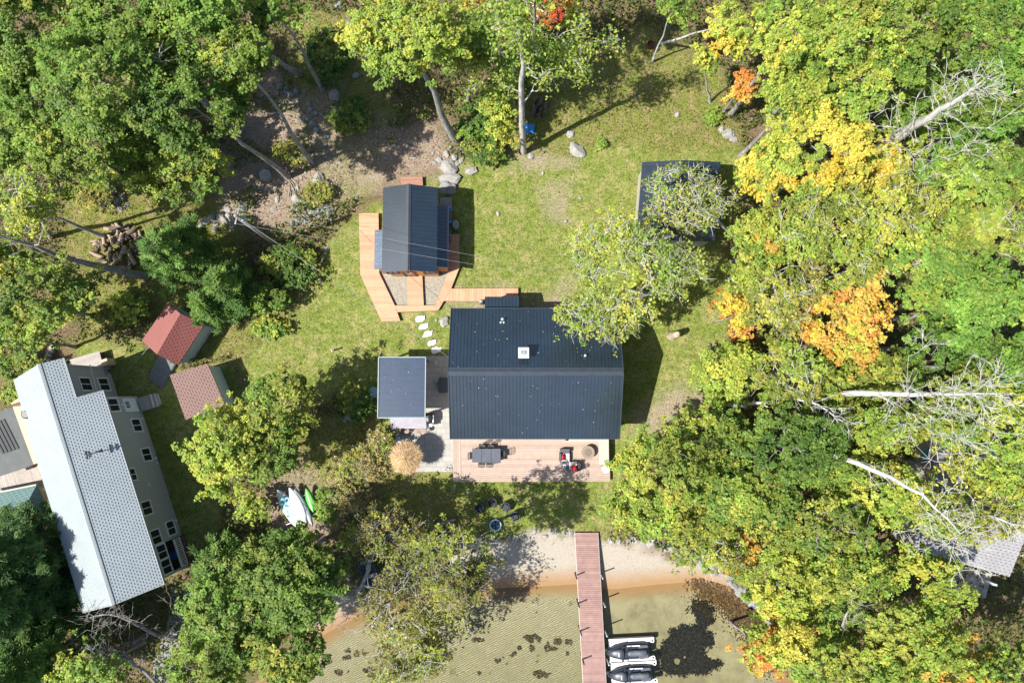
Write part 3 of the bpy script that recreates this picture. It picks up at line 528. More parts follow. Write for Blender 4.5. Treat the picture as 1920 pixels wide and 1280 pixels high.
# porch recess: floor, railing
mb = MB(); planks(mb, [uv(u, v)[:2] for u, v in ((PU0+.01, WV-1.48), (PU1-.01, WV-1.48), (PU1-.01, WV+.25), (PU0+.01, WV+.25))], SA, .14, .50, .54); pf = mb.build('porch_floor', M_BROWN, sh)
mb = MB(); mb.prism([uv(u, v)[:2] for u, v in ((PU0+.02, WV-1.4), (PU1-.02, WV-1.4), (PU1-.02, WV+.22), (PU0+.02, WV+.22))], -.1, .497); mb.build('porch_base', M_BROWN, pf)
mb = MB(); mb.bar(uv(PU0+.05, WV+.12, 1.5), uv(PU1-.05, WV+.12, 1.5), .12, .07); mb.bar(uv(PU0+.05, WV+.12, .66), uv(PU1-.05, WV+.12, .66), .06, .06)
for i in range(15): u = PU0+.1+(PU1-PU0-.2)*i/14; mb.bar(uv(u, WV+.12, .66), uv(u, WV+.12, 1.47), .05, .05)
mb.build('railing', M_WTRIM, pf)
pc_ = thing('porch_chair', 'blue slatted chair on the shingled house porch behind the white railing', 'chair', uv(PU0+1.15, WV-.5, .54)); M_BLUE = mat('blue_plastic', (.03, .12, .36), .4)
mb = MB(); mb.box(uv(PU0+1.15, WV-.5, .95), (.55, .55, .05), SA, bev=.02); mb.build('seat', M_BLUE, pc_)
mb = MB(); [mb.box(uv(PU0+.93+.11*i, WV-.8, 1.27), (.08, .04, .62), SA) for i in range(5)]; mb.build('backrest', M_BLUE, pc_)
for du_, dv_ in ((-.22, -.22), (.22, -.22), (.22, .22), (-.22, .22)): mb = MB(); mb.bar(uv(PU0+1.15+du_, WV-.5+dv_, .54), uv(PU0+1.15+du_, WV-.5+dv_, .93), .05, .05); mb.build('leg', M_BLUE, pc_)
# back landing, side steps, antenna
bl = thing('back_deck', 'pale weathered deck behind the grey shingled house', 'deck', (*P2(170, 672, .5), 0)); mb = MB(); planks(mb, [P2(x, y, .75) for x, y in ((130, 674), (186, 658), (193, 685), (205, 700), (150, 712))], math.radians(20), .14, .71, .75); mb.build('boards', M_GREYW, bl)
mb = MB(); mb.prism([P2(x, y, .6) for x, y in ((134, 675), (185, 660), (192, 685), (200, 698), (152, 708))], -.1, .707); mb.build('base', M_BROWN, bl); mb = MB(); q = P(198, 679, .9); mb.box((q[0], q[1], .55), (.5, .5, 1.0), math.radians(20), bev=.02); mb.build('post_box', M_TAN, bl)
st = thing('door_steps', 'weathered wooden steps leading up to the white door of the shingled house', 'steps', (*P2(280, 754, .3), 0))
for q, z in ((((259, 746), (281, 739), (287, 763), (266, 770)), .50), (((280.5, 741), (289, 738), (295, 761), (286, 764)), .33), (((288, 740), (295, 737.5), (301, 758), (293, 761)), .17)):
    mb = MB(); planks(mb, [P2(x, y, z) for x, y in q], math.radians(-70), .16, z-.04, z); tr_ = mb.build('tread', M_GREYW, st); mb = MB(); mb.prism([P2(x, y, z) for x, y in q], -.1, z-.05); mb.build('riser', M_WTRIM, tr_)
an = thing('antenna', 'dark metal antenna on the grey shingle slope', 'antenna', P(172, 850, 6.1)); q0, q1 = P(168, 852, 6.15), P(196, 843, 6.3); mb = MB(); mb.tube([(q0[0], q0[1], 5.95), (q0[0], q0[1], 6.5)], .03, 6); mb.build('mast', M_BLACK, an)
mb = MB(); mb.tube([(q0[0], q0[1], 6.47), (q1[0], q1[1], 6.55)], .06, 6); d_ = (Vector(q1)-Vector(q0)).normalized(); pr = Vector((-d_.y, d_.x, 0))
for s_, l_ in ((0, .28), (.18, .22), (.95, .1)): c_ = Vector(q0).lerp(Vector(q1), s_); c_.z = 6.48+.06*s_; mb.tube([c_-pr*l_, c_+pr*l_], .05, 6)
mb.build('boom', M_BLACK, an)
# ------------------------------------------------------------------ cottage beyond: flat dark roof, tan wall, teal hipped roof, sun deck
ck = thing('cottage', 'low cottage with a dark ribbed roof and tan wall behind the shingled house', 'cottage', P(30, 810, 0))
mb = MB(); mb.prism([P2(x, y, 3.0) for x, y in ((-60, 788), (23, 764), (78, 866), (-40, 905))], 2.88, 3.0); mb.build('roof', mat('dark_flat_roof', (.075, .085, .082), .75, 0, .2, 1.5), ck)
mb = MB()
for i in range(5): a0, b0 = P(-6+i*7, 796-i*2.5+i*0, 3.03), P(22+i*7, 850-i*2.2, 3.03); mb.bar((a0[0]-.6, a0[1], 3.03), (b0[0]-.6, b0[1], 3.03), .16, .05)
mb.build('roof_ribs', mat('pale_ribs', (.045, .05, .05), .8), ck)
mb = MB(); mb.prism([P2(x, y, 3.1) for x, y in ((23.5, 762), (50, 760), (69, 772), (75, 850), (79, 864), (63, 870))], -.1, 3.1); mb.build('tan_wall', M_TAN, ck)
mb = MB(); mb.prism([P2(x, y, 2.8) for x, y in ((-50, 800), (22, 774), (60, 862), (-30, 895))], -.1, 2.87); mb.build('wall', M_TAN, ck)
mb = MB(); mb.lathe((*P2(52, 775, 3.3), 3.08), [(.3, 0), (.36, .1), (.36, .4), (.28, .45)], 16); mb.build('flue_cap', M_BLACK, ck)
lp = thing('lumber_stack', 'stack of pale boards between the tan wall and the shingle roof', 'lumber', P(42, 752, .0)); mb = MB()
for i in range(9): a0 = P(22+i*3.4, 757-i*1.5, 2.2+.05*(i % 3)); b0 = P(46+i*2.2, 741+i*2.6, 2.25+.05*(i % 3)); mb.bar(a0, b0, .16, .07, shade(.25))
mb.build('boards', mat('raw_boards', (.52, .38, .24), .75, use_col=True, fine=.3), lp); mb = MB(); mb.prism([P2(x, y, 2.1) for x, y in ((22, 758), (42, 744), (62, 760), (50, 770))], -.1, 2.14); mb.build('rack', M_BROWN, lp)
sdk = thing('sun_deck', 'grey board sun deck beside the teal hipped roof', 'deck', P(35, 890, 0)); mb = MB(); planks(mb, [P2(x, y, .6) for x, y in ((-60, 900), (62, 855), (95, 900), (80, 915), (-60, 950))], SA, .14, .56, .6); mb.build('boards', M_GREYW, sdk)
mb = MB(); mb.prism([P2(x, y, .5) for x, y in ((-55, 905), (62, 862), (90, 900), (80, 910), (-55, 945))], -.1, .555); mb.build('base', M_BROWN, sdk)
mb = MB(); mb.bar(P(66, 846, 1.0), P(92, 895, 1.0), .2, .9, (1, 1, 1)); mb.build('side_wall', M_TAN, sdk)
tb = thing('patio_table', 'white rectangular table on the grey sun deck', 'table', P(55, 864, .6)); tq = [P2(x, y, 1.32) for x, y in ((40, 866), (65, 855), (73, 866), (47, 878))]
mb = MB(); mb.prism(tq, 1.28, 1.32); mb.build('table_top', M_WTRIM, tb)
for x, y in tq: mb = MB(); k_ = Vector((x, y, 0)).lerp(Vector((sum(p[0] for p in tq)/4, sum(p[1] for p in tq)/4, 0)), .12); mb.bar((k_.x, k_.y, .6), (k_.x, k_.y, 1.28), .05, .05); mb.build('leg', M_WTRIM, tb)
bc = thing('deck_chair', 'blue chair at the end of the white table on the sun deck', 'chair', P(37, 872, .6)); x, y = P2(36, 871, 1.05)
mb = MB(); mb.box((x, y, 1.05), (.5, .5, .06), .35, bev=.02); mb.build('seat', M_BLUE, bc); mb = MB(); mb.box((x-.22, y-.08, 1.32), (.05, .5, .5), .35, bev=.02); mb.build('backrest', M_BLUE, bc)
for a_, b2 in ((-.2, -.2), (.2, -.2), (.2, .2), (-.2, .2)): mb = MB(); mb.bar((x+a_, y+b2, .6), (x+a_, y+b2, 1.03), .04, .04); mb.build('leg', M_BLUE, bc)
rb = thing('picture_board', 'pale board propped on edge across the grey sun deck', 'board', P(30, 858, .6)); mb = MB(); mb.bar(P(-6, 867, 1.2), P(62, 846, 1.2), .08, 1.1); mb.build('panel', M_CREAM, rb); mb = MB(); mb.bar(P(10, 861, 1.78), P(34, 854, 1.78), .06, .05); mb.build('top_rail', M_BLACK, rb)
tr2 = thing('teal_roofed_wing', 'low wing with a teal hipped shingle roof', 'wing', P(20, 950, 0)); M_TEAL = shingle('teal_shingles', (.16, .27, .25), math.radians(20), .2, .33, contrast=.6)
mb = MB(); e = [P(x, y, 2.5) for x, y in ((-70, 936), (69, 908), (96, 962), (-70, 1015))]; rg = [P(-70, 968, 3.4), P(50, 944, 3.4)]
mb.add(e+rg, [(0, 4, 5, 1), (1, 5, 2), (2, 5, 4, 3), (3, 2, 1, 0), (0, 3, 4)]); mb.build('roof', M_TEAL, tr2); mb = MB(); mb.bar(P(-70, 936, 2.47), P(69, 908, 2.47), .1, .16); mb.build('gutter', M_CREAM, tr2)
mb = MB(); mb.prism([P2(x, y, 2.4) for x, y in ((-65, 940), (66, 914), (88, 958), (-65, 1005))], -.1, 2.46); mb.build('wall', M_TAN, tr2)
# ================================================================== red shed, brown shed, ramp
def quad_gable(name, label, cat, eL, eR, rdg, zE, zR, roof_m, wall_m, inset=.2):
    """gable from pixel pairs: eL, eR the two eaves (start, end), rdg the ridge"""
    t_ = thing(name, label, cat, (*P2(*rdg[0], 0), 0)); L = [Vector(P(*p, zE)) for p in eL]; R = [Vector(P(*p, zE)) for p in eR]; G = [Vector(P(*p, zR)) for p in rdg]; c_ = (L[0]+L[1]+R[0]+R[1])/4; t_.location = (c_.x, c_.y, 0)
    for a, k in ((L, 1), (R, -1)):
        mb = MB(); v = [a[0], a[1], G[1], G[0]]; v = v if ((v[1]-v[0]).cross(v[2]-v[0])).z > 0 else v[::-1]; w_ = [p-Vector((0, 0, .1)) for p in v]
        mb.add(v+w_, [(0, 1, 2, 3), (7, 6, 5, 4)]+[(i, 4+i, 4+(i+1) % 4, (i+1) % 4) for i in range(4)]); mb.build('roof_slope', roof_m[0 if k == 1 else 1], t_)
    mb = MB(); i_ = lambda p: Vector((c_.x, c_.y, p.z))+(p-Vector((c_.x, c_.y, p.z)))*(1-inset/ max(.1, (p-Vector((c_.x, c_.y, p.z))).length))
    b4 = [i_(p) for p in (L[0], L[1], R[1], R[0])]; q = [(p.x, p.y) for p in b4]; mb.prism(q, -.1, zE-.12)
    for (a, b2, g) in ((b4[0], b4[3], G[0]), (b4[1], b4[2], G[1])):
        gg = i_(g); gg.z = zR-.14; a2, b3 = Vector((a.x, a.y, zE-.12)), Vector((b2.x, b2.y, zE-.12)); ii = (c_-gg); ii.z = 0; ii = ii.normalized()*.06
        mb.add([a2, b3, gg, a2+ii, b3+ii, gg+ii], [(0, 1, 2), (5, 4, 3), (0, 3, 4, 1), (1, 4, 5, 2), (2, 5, 3, 0)])
    mb.build('wall', wall_m, t_); return t_, b4, G
ra = math.atan2(*(Vector(P(337, 583, 3))-Vector(P(294, 664, 3))).yx)
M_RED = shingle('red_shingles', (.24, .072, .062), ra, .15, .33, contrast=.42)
M_REDP = shingle('pale_red_shingles', (.29, .105, .092), ra, .15, .33, contrast=.85)  # lighter red with weaker dashes for the west slope
rshed, b4, G = quad_gable('shed', 'red shingled shed with pale blue walls and a dark ramp', 'shed', [(266, 638), (315, 568)], [(334, 683.5), (383.5, 608)], [(294, 664), (338, 588)], 2.05, 2.95, (M_REDP, M_RED), M_SAGE)
sdir = (b4[3]-b4[0]).normalized(); outd = Vector((sdir.y, -sdir.x, 0)); mid_ = b4[0].lerp(b4[3], .5); wall_window(rshed, 'door', (mid_.x, mid_.y, 1.0), outd, 1.3, 1.85, M_WTRIM, bars=1, glass=M_SAGE, sub='door_panel')
rp = thing('ramp', 'dark weathered board ramp sloping from the red shed door', 'ramp', (*P2(300, 695, 0), -.05)); mb = MB(); q = [P2(x, y, .2) for x, y in ((276, 709), (299.5, 665.5), (329.5, 681.5), (302, 727))]; rpd = math.atan2(q[1][1]-q[0][1], q[1][0]-q[0][0])
planks(mb, q, rpd+math.pi/2, .14, .08, .13); ax = Vector((math.cos(rpd), math.sin(rpd), 0)); mb.v = [(v[0], v[1], v[2]+max(0, (Vector(v)-Vector((*q[0], 0))).dot(ax))*.12) for v in mb.v]; mb.build('boards', M_DARKW, rp); mb = MB(); mb.bar((*q[0], .03), (*q[1], .25), .1, .1); mb.bar((*q[3], .03), (*q[2], .25), .1, .1); mb.build('rails', M_DARKW, rp)
M_PINK = shingle('faded_brown_shingles', (.25, .155, .135), math.atan2(*(Vector(P(414, 740, 2.3))-Vector(P(385, 681, 2.3))).yx), .17, .33, contrast=.45)
bs = thing('lean_to_shed', 'small shed with a single faded brown shingle slope', 'shed', (*P2(370, 735, 0), 0)); q = [(318, 702.5), (389, 681.5), (421, 757), (348, 787)]; zz = (2.5, 2.2, 2.2, 2.5); top = [Vector(P(*p, z)) for p, z in zip(q, zz)]
mb = MB(); mb.add(top+[p-Vector((0, 0, .1)) for p in top], [(3, 2, 1, 0), (4, 5, 6, 7)]+[(i, (i+1) % 4, 4+(i+1) % 4, 4+i) for i in range(4)]); mb.build('roof', M_PINK, bs)
c_ = sum(top, Vector())/4; ins = [c_+(p-c_)*.93 for p in top]; mb = MB(); q2 = [(p.x, p.y) for p in ins]; mb.prism(q2, -.1, 2.1); mb.build('wall', M_SAGE, bs)
e0, e1 = ins[1], ins[2]; od = Vector(((e1-e0).y, -(e1-e0).x, 0)).normalized(); od = od if od.x > 0 else -od
ld = thing('ladder', 'dark ladder leaning against the small brown shed', 'ladder', (*P2(408, 712, 0), 0)); A0, A1, B0, B1 = Vector(P(401, 692, .3)), Vector(P(417, 727, .3)), Vector(P(405, 690, .2)), Vector(P(421, 726, .2)); mb = MB(); A0.z = A1.z = 1.5; B0.z = B1.z = .15
mb.bar(A0, A1, .06, .06); mb.bar(B0, B1, .06, .06); mb.build('rails', M_BLACK, ld); mb = MB(); [mb.bar(A0.lerp(A1, i/6), B0.lerp(B1, i/6), .04, .04, (2.5, 2.5, 2.5)) for i in range(7)]; mb.build('rungs', M_GALV, ld)
# ================================================================== garage under the maple, house at the lower right
gx0, gx1 = P2(1206, 302, 2.9)[0], P2(1352, 302, 2.7)[0]; gy1, gy0 = P2(1280, 302, 2.8)[1], P2(1280, 452, 2.8)[1]
gar = thing('garage', 'dark metal roofed garage half hidden by the sparse maple', 'garage', ((gx0+gx1)/2, (gy0+gy1)/2, 0)); gm_ = (gx0+gx1)/2
ga = math.atan2(P2(1206, 302, 2.8)[0]-P2(1190, 430, 2.8)[0], gy1-gy0)
def skew(mb): mb.v = [(v[0]-(gy1-v[1])*math.tan(ga)*.8, v[1], v[2]) for v in mb.v]; return mb
mb = MB(); gable_roof(mb, gy0, gy1, gx0, gm_, 2.6, 3.0, along='y', seam=.36, seam_h=.05); skew(mb).build('roof_slope', mat('lit_slope_roof', (.03, .042, .06), .35, .2, .2, 2), gar)  # same black roof, its shine on this slope painted as a lighter colour
mb = MB(); gable_roof(mb, gy0, gy1, gx1, gm_, 2.6, 3.0, along='y', seam=.36); skew(mb).build('roof_slope', M_ROOF, gar)
mb = MB(); walls_gable(mb, gy0+.2, gy1-.2, gx0+.2, gx1-.2, -.1, 2.56, gm_, 2.86, 'y'); skew(mb).build('wall', M_CREAM, gar); wall_window(gar, 'garage_door', (gm_-1.9, gy0+.2, 1.15), (0, -1, 0), 2.6, 2.1, M_WTRIM, bars=0, glass=M_CREAM, sub='door_panel')
M_SH3 = shingle('lilac_grey_shingles', (.30, .295, .31), math.radians(-13), .2, .33, contrast=.6)
h2, b4, G = quad_gable('lake_cottage', 'grey shingled cottage showing through the trees at the shore', 'cottage', [(1712, 1030), (1893, 1081)], [(1765, 812), (1962, 866)], [(1735, 925), (1935, 978)], 3.4, 4.6, (M_SH3, M_SH3), M_CREAM, .35)
wall_window(h2, 'window', (*b4[0].lerp(b4[1], .3)[:2], 1.7), (Vector((b4[1]-b4[0])).yx[0]*1.0, -(b4[1]-b4[0]).x, 0), 1.2, 1.2)
pd_ = thing('porch_deck', 'grey-brown porch deck below the eave of the shore cottage', 'deck', P(1825, 1090, 0)); mb = MB(); planks(mb, [P2(x, y, .5) for x, y in ((1795, 1058), (1860, 1075), (1848, 1121), (1775, 1112))], math.radians(-13), .14, .46, .5); mb.build('boards', M_GREYW, pd_)
mb = MB(); mb.prism([P2(x, y, .4) for x, y in ((1797, 1060), (1857, 1076), (1845, 1117), (1780, 1108))], -.1, .455); mb.build('base', M_BROWN, pd_); a0 = P(1847, 1088, .5); mb = MB(); mb.box((a0[0], a0[1], 1.1), (.16, .16, 1.2)); mb.build('post', M_WTRIM, pd_)
mb = MB(); mb.prism([P2(x, y, .05) for x, y in ((322, 1098), (362, 1108), (360, 1150), (338, 1190), (335, 1230), (348, 1300), (285, 1300), (288, 1240), (312, 1180))], -.2, .075); tag(mb.build('gravel_path', mat('grey_gravel', (.25, .245, .235), .9, 0, .2, 3, .9, 40, fine=.7)), kind='structure')
# lumber at the top edge
lum = thing('plank_pile', 'pile of pale pink planks under the bare trees at the wood edge', 'planks', P(965, 22, 0)); mb = MB()
for i in range(26): x = 918+random.uniform(0, 92); y = 2+random.uniform(-14, 52); a_ = math.radians(random.choice((-38, -35, -32, 40))+random.uniform(-7, 7)); c_ = Vector(P(x, y, .12+.035*i*.5)); d_ = Vector((math.cos(a_), math.sin(a_), 0))*random.uniform(.6, 1.4); mb.bar(c_-d_, c_+d_, random.uniform(.1, .2), .05, shade(.2))
mb.build('boards', mat('pink_planks', (.55, .42, .37), .75, use_col=True, fine=.3), lum)
# ================================================================== dock, watercraft
dk = thing('dock', 'pinkish board dock reaching from the beach into the lake', 'dock', P(1105, 1100, -.7)); KZ = .12
dq = [P2(x, y, KZ) for x, y in ((1078, 998), (1121, 998), (1144, 1420), (1101, 1420))]; mb = MB(); da = math.atan2(dq[1][1]-dq[0][1], dq[1][0]-dq[0][0]); planks(mb, dq, da, .14, KZ-.035, KZ, .012, .14); mb.build('decking', M_DOCK, dk)
mb = MB()
for a, b_ in ((dq[0], dq[3]), (dq[1], dq[2])): mb.bar((*a, KZ-.1), (*b_, KZ-.1), .05, .18)
mb.build('edge_beam', mat('dock_edge', (.55, .5, .47), .6), dk)
for side, lst in ((0, ((1081, 1078), (1085.5, 1130), (1089.5, 1182), (1094, 1235), (1098, 1288))), (1, ((1125.5, 1078), (1130, 1130), (1133.5, 1184), (1137, 1237)))):
    for px, py in lst:
        x, y = P2(px, py, KZ); x += (-.06 if side == 0 else .07); mb = MB(); mb.tube([(x, y, -1.7), (x, y, 1.0)], .055, 8); mb.lathe((x, y, 1.0), [(.06, 0), (.06, .03), (.02, .05)], 8); mb.build('post', M_BLACK if side == 0 else M_GALV, dk)
M_PAD = mat('white_float', (.74, .73, .71), .45, 0, .08, 2.5); M_HULL = mat('graphite_hull', (.03, .038, .055), .3, 0, .2, 3, spec=.6); M_SEAT = mat('slate_seat', (.08, .09, .11), .55, 0, .2, 5); M_RUB = mat('black_rubber', (.012, .013, .016), .6)
def outline(pts, n=10):
    """mirror a half outline (x, halfwidth) into a closed loop"""
    return [(x, w) for x, w in pts]+[(x, -w) for x, w in reversed(pts)]
def make_float(label, px, py):
    f_ = thing('floating_dock', label, 'floating dock', (*P2(px, py, -.45), WATER_Z-.1), 'floating docks for watercraft', math.radians(2.5))
    mb = MB(); L, Wd = 3.35, .84
    for s_ in (-1, 1): mb.add([(x, s_*y, z) for z in (.0, .36) for x, y in ((-1.65, .84), (-1.55, .42), (-.5, .62), (.9, .64), (1.62, .45), (1.7, .55), (1.7, .84))], [tuple(range(6, -1, -1)), tuple(range(7, 14))]+[(i, (i+1) % 7, 7+(i+1) % 7, 7+i) for i in range(7)])
    mb.build('float_arm', M_PAD, f_, True); mb = MB(); mb.box((-.2, 0, .14), (2.9, 1.3, .2), bev=.05); mb.build('cradle', M_PAD, f_, True)
    for s_ in (-1, 1): mb = MB(); mb.lathe((1.55, s_*.6, .355), [(.07, 0), (.07, .03), (.03, .035)], 12); mb.build('cleat', M_RUB, f_, True)
    mb = MB(); mb.box((-1.86, .05, .3), (.42, .22, .06)); mb.build('link_plate', M_WTRIM, f_, True); return f_
def loft(mb, secs, col=(1, 1, 1)):
    """secs: list of rings with equal point counts"""
    k = len(secs[0]); vs = [p for s_ in secs for p in s_]; mb.add(vs, [(i*k+j, i*k+(j+1) % k, (i+1)*k+(j+1) % k, (i+1)*k+j) for i in range(len(secs)-1) for j in range(k)]+[tuple(range(k-1, -1, -1)), tuple(range(len(vs)-k, len(vs)))], col, True)
def make_pwc(label, px, py):
    w_ = thing('watercraft', label, 'jet ski', (*P2(px, py, -.1), WATER_Z+.14), 'jet skis on the floating docks', math.radians(2.5)); ring = lambda x, wd, z0, z1, sq=.8: [(x, wd*math.copysign(abs(math.cos(a))**sq, math.cos(a)), (z0+z1)/2+(z1-z0)/2*math.copysign(abs(math.sin(a))**sq, math.sin(a))) for a in [2*math.pi*i/16 for i in range(16)]]
    mb = MB(); loft(mb, [ring(x, a, z0, z1) for x, a, z0, z1 in ((-1.72, .04, .34, .42), (-1.5, .2, .2, .52), (-1.15, .38, .1, .58), (-.6, .54, .05, .6), (.2, .6, .04, .56), (1.0, .59, .05, .5), (1.42, .54, .1, .46), (1.52, .48, .14, .42))]); hull = mb.build('hull', M_HULL, w_, True)
    mb = MB(); loft(mb, [ring(x, a, z0, z1) for x, a, z0, z1 in ((-1.45, .1, .45, .56), (-1.1, .26, .5, .72), (-.7, .36, .52, .84), (-.42, .3, .52, .86), (-.38, .1, .55, .8))]); hd = mb.build('hood', mat('hood_grey', (.05, .056, .075), .45), w_, True)
    mb = MB(); mb.box((-1.42, .0, .56), (.42, .14, .03), bev=.01); mb.build('hatch', M_RUB, hd, True)
    mb = MB(); loft(mb, [ring(x, a, z0, z1) for x, a, z0, z1 in ((-.15, .12, .5, .82), (.05, .21, .5, .86), (.55, .23, .5, .84), (.7, .22, .5, .9), (1.15, .25, .48, .9), (1.3, .18, .48, .8))]); mb.build('seat', M_SEAT, w_, True)
    mb = MB(); mb.box((1.05, 0, .5), (.7, .96, .06), bev=.03); mb.build('rear_platform', M_SEAT, w_, True); mb = MB(); mb.box((1.28, .02, .56), (.16, .3, .22), bev=.04); mb.build('grab_handle', M_RUB, w_, True)
    mb = MB(); mb.tube([(-.1, -.38, 1.0), (-.3, -.12, .98), (-.3, .12, .98), (-.1, .38, 1.0)], .035, 8); mb.build('handlebar', M_RUB, w_, True)
    for s_ in (-1, 1): mb = MB(); mb.box((.35, s_*.47, .575), (.95, .075, .035), bev=.01); mb.build('side_stripe', M_WTRIM, hull, True); mb = MB(); mb.box((-.5, s_*.44, .78), (.12, .16, .1), .4*s_, bev=.03); mb.build('mirror', M_RUB, w_, True)
    mb = MB(); mb.box((-.78, -.02, .845), (.05, .3, .02)); mb.build('hood_badge', M_WTRIM, hd, True); return w_
make_float('white floating dock nearer the beach, under the first jet ski', 1184, 1218); make_float('white floating dock farther from the beach, at the photo edge', 1188, 1260.5)
make_pwc('graphite jet ski nearer the beach with white side stripes', 1179, 1222); make_pwc('graphite jet ski farther out, cut by the photo edge', 1184, 1264.5)
# ================================================================== boards and kayaks on their rack
bx = P(555, 950, 0); bz = g1(bx[0], bx[1]); rk = thing('board_rack', 'low white tube rack holding the paddle boards and kayaks', 'rack', (bx[0], bx[1], bz))
for a, b_ in (((518, 943.5), (582, 925)), ((537, 983), (596, 962))): mb = MB(); A, B = Vector(P(*a, .5)), Vector(P(*b_, .5)); mb.tube([A, B], .03, 8); [mb.tube([p, Vector((p.x, p.y, bz))], .03, 8) for p in (A, B)]; mb.build('rail', M_WTRIM, rk)
def board(name, label, cat, tip, tail, wpx, z, m_, kind='board', group='boards and kayaks on the rack'):
    A, B = Vector(P(*tip, z)), Vector(P(*tail, z)); L = (B-A).length; c_ = (A+B)/2; ang = math.atan2((A-B).y, (A-B).x); hw = wpx*(H-z)/FPX/2
    o = thing(name, label, cat, (c_.x, c_.y, z), group, ang); prof = ((-1, .30), (-.93, .55), (-.7, .83), (-.3, 1), (.1, 1), (.5, .86), (.78, .58), (.93, .27), (1, .04)) if kind == 'board' else ((-1, .05), (-.9, .3), (-.6, .78), (-.2, 1), (.2, 1), (.6, .78), (.9, .3), (1, .05))
    ring = lambda s_, w, rock: [(s_*L/2, w*hw*y, zz*k_+rock) for y, zz in ((0, 1), (.7, .9), (1, .2), (.75, -.75), (0, -1), (-.75, -.75), (-1, .2), (-.7, .9))]
    k_ = .06 if kind == 'board' else .15; mb = MB(); loft(mb, [ring(s_, w, .08*abs(s_)**3) for s_, w in prof]); mb.build('hull', m_, o, True); return o, L, hw, k_
M_SUP = mat('pale_board', (.70, .74, .76), .35, 0, .06, 3); M_TEALB = mat('turquoise_pad', (.035, .36, .46), .5, 0, .25, 1.5)
o, L, hw, k_ = board('paddle_board', 'white paddle board with a turquoise deck pad', 'paddle board', (521, 918), (562, 986), 24, .62, M_SUP)
mb = MB(); mb.prism([(-L*.38, -hw*.6), (-L*.2, -hw*.88), (L*.1, -hw*.9), (L*.27, -hw*.74), (L*.22, 0), (L*.27, hw*.74), (L*.1, hw*.9), (-L*.2, hw*.88), (-L*.38, hw*.6)], .03, .07); mb.build('deck_pad', mat('pale_turquoise', (.25, .55, .62), .5, 0, .15, 1), o, True)
mb = MB(); mb.prism([(L*.27, -hw*.74), (L*.30, -hw*.7), (L*.26, 0), (L*.30, hw*.7), (L*.27, hw*.74), (L*.2, 0)], .04, .078); mb.build('pad_edge', M_TEALB, o, True); mb = MB(); mb.lathe((-L*.40, -.05, .055), [(.2, 0), (.2, .03), (.1, .035)], 16, sx=1.1); mb.build('emblem', M_TEALB, o, True)
o, L, hw, k_ = board('kayak', 'white kayak with faded decals lying between board and grey kayak', 'kayak', (543.5, 913), (575, 981), 20, .72, mat('white_kayak', (.66, .69, .72), .35, 0, .1, 4, fine=.2), 'kayak')
mb = MB(); mb.lathe((0, 0, .11), [(.2, 0), (.26, .05), (.22, .05), (.16, .0)], 18, sx=1.9); mb.build('cockpit', M_GALV, o, True)
for s_ in (-.1, .1): mb = MB(); mb.lathe((L*.12, s_, .145), [(.03, 0), (.03, .02)], 8); mb.build('hatch_knob', M_BLACK, o, True)
o, L, hw, k_ = board('kayak', 'slim grey kayak beside the white one', 'kayak', (553, 916), (587, 984), 14, .62, mat('grey_kayak', (.30, .36, .40), .4, 0, .15, 4), 'kayak'); mb = MB(); mb.lathe((0, 0, .11), [(.14, 0), (.19, .05), (.15, .05), (.1, .0)], 18, sx=2); mb.build('cockpit', M_BLACK, o, True)
o, L, hw, k_ = board('kayak', 'short bright green kayak', 'kayak', (574.5, 914.5), (589, 959), 15, .55, mat('green_kayak', (.07, .42, .035), .4, 0, .15, 3), 'kayak')
mb = MB(); mb.prism([(-L*.35, -hw*.55), (L*.2, -hw*.6), (L*.33, -hw*.3), (L*.33, hw*.3), (L*.2, hw*.6), (-L*.35, hw*.55)], .1, .145); mb.build('seat_well', mat('dark_green', (.03, .22, .02), .5), o, True); mb = MB(); mb.tube([(-L*.4, -hw*.75, .13), (0, -hw*.86, .13), (L*.36, -hw*.5, .13)], .02, 6); mb.build('grab_line', M_BLACK, o, True)
# ================================================================== deck furniture
M_WICK = mat('taupe_wicker', (.26, .20, .15), .7, 0, .15, 20, .6, 60, fine=.3); M_DWICK = mat('grey_wicker', (.085, .08, .09), .7, 0, .2, 20, .6, 60, fine=.3); M_CUSH = mat('cream_cushion', (.66, .61, .53), .85, 0, .06, 4); M_REDC = mat('red_fabric', (.48, .012, .03), .8, 0, .15, 6); M_TTOP = mat('slate_table', (.085, .095, .12), .35, 0, .15, 4, fine=.1)
TZ = DZ+.74; tq = [P2(x, y, TZ) for x, y in ((885, 840.8), (938.5, 840.8), (939, 866.4), (885.5, 866.8))]; tcx, tcy = sum(p[0] for p in tq)/4, sum(p[1] for p in tq)/4
dt = thing('dining_table', 'dark slatted dining table on the pink deck', 'table', (tcx, tcy, DZ)); tw, td = tq[1][0]-tq[0][0], tq[0][1]-tq[3][1]
for i in range(3): mb = MB(); mb.box((tcx-tw/2+tw*(i+.5)/3, tcy, TZ-.02), (tw/3-.012, td, .035), bev=.01); mb.build('top_panel', M_TTOP, dt)
mb = MB(); [mb.bar((tcx-tw/2+.08, tcy+s_*(td/2-.06), TZ-.07), (tcx+tw/2-.08, tcy+s_*(td/2-.06), TZ-.07), .04, .05) for s_ in (-1, 1)]; mb.build('apron', M_BLACK, dt)
for sx in (-1, 1):
    for sy in (-1, 1): mb = MB(); mb.bar((tcx+sx*(tw/2-.1), tcy+sy*(td/2-.1), DZ), (tcx+sx*(tw/2-.1), tcy+sy*(td/2-.1), TZ-.04), .06, .06); mb.build('leg', M_BLACK, dt)
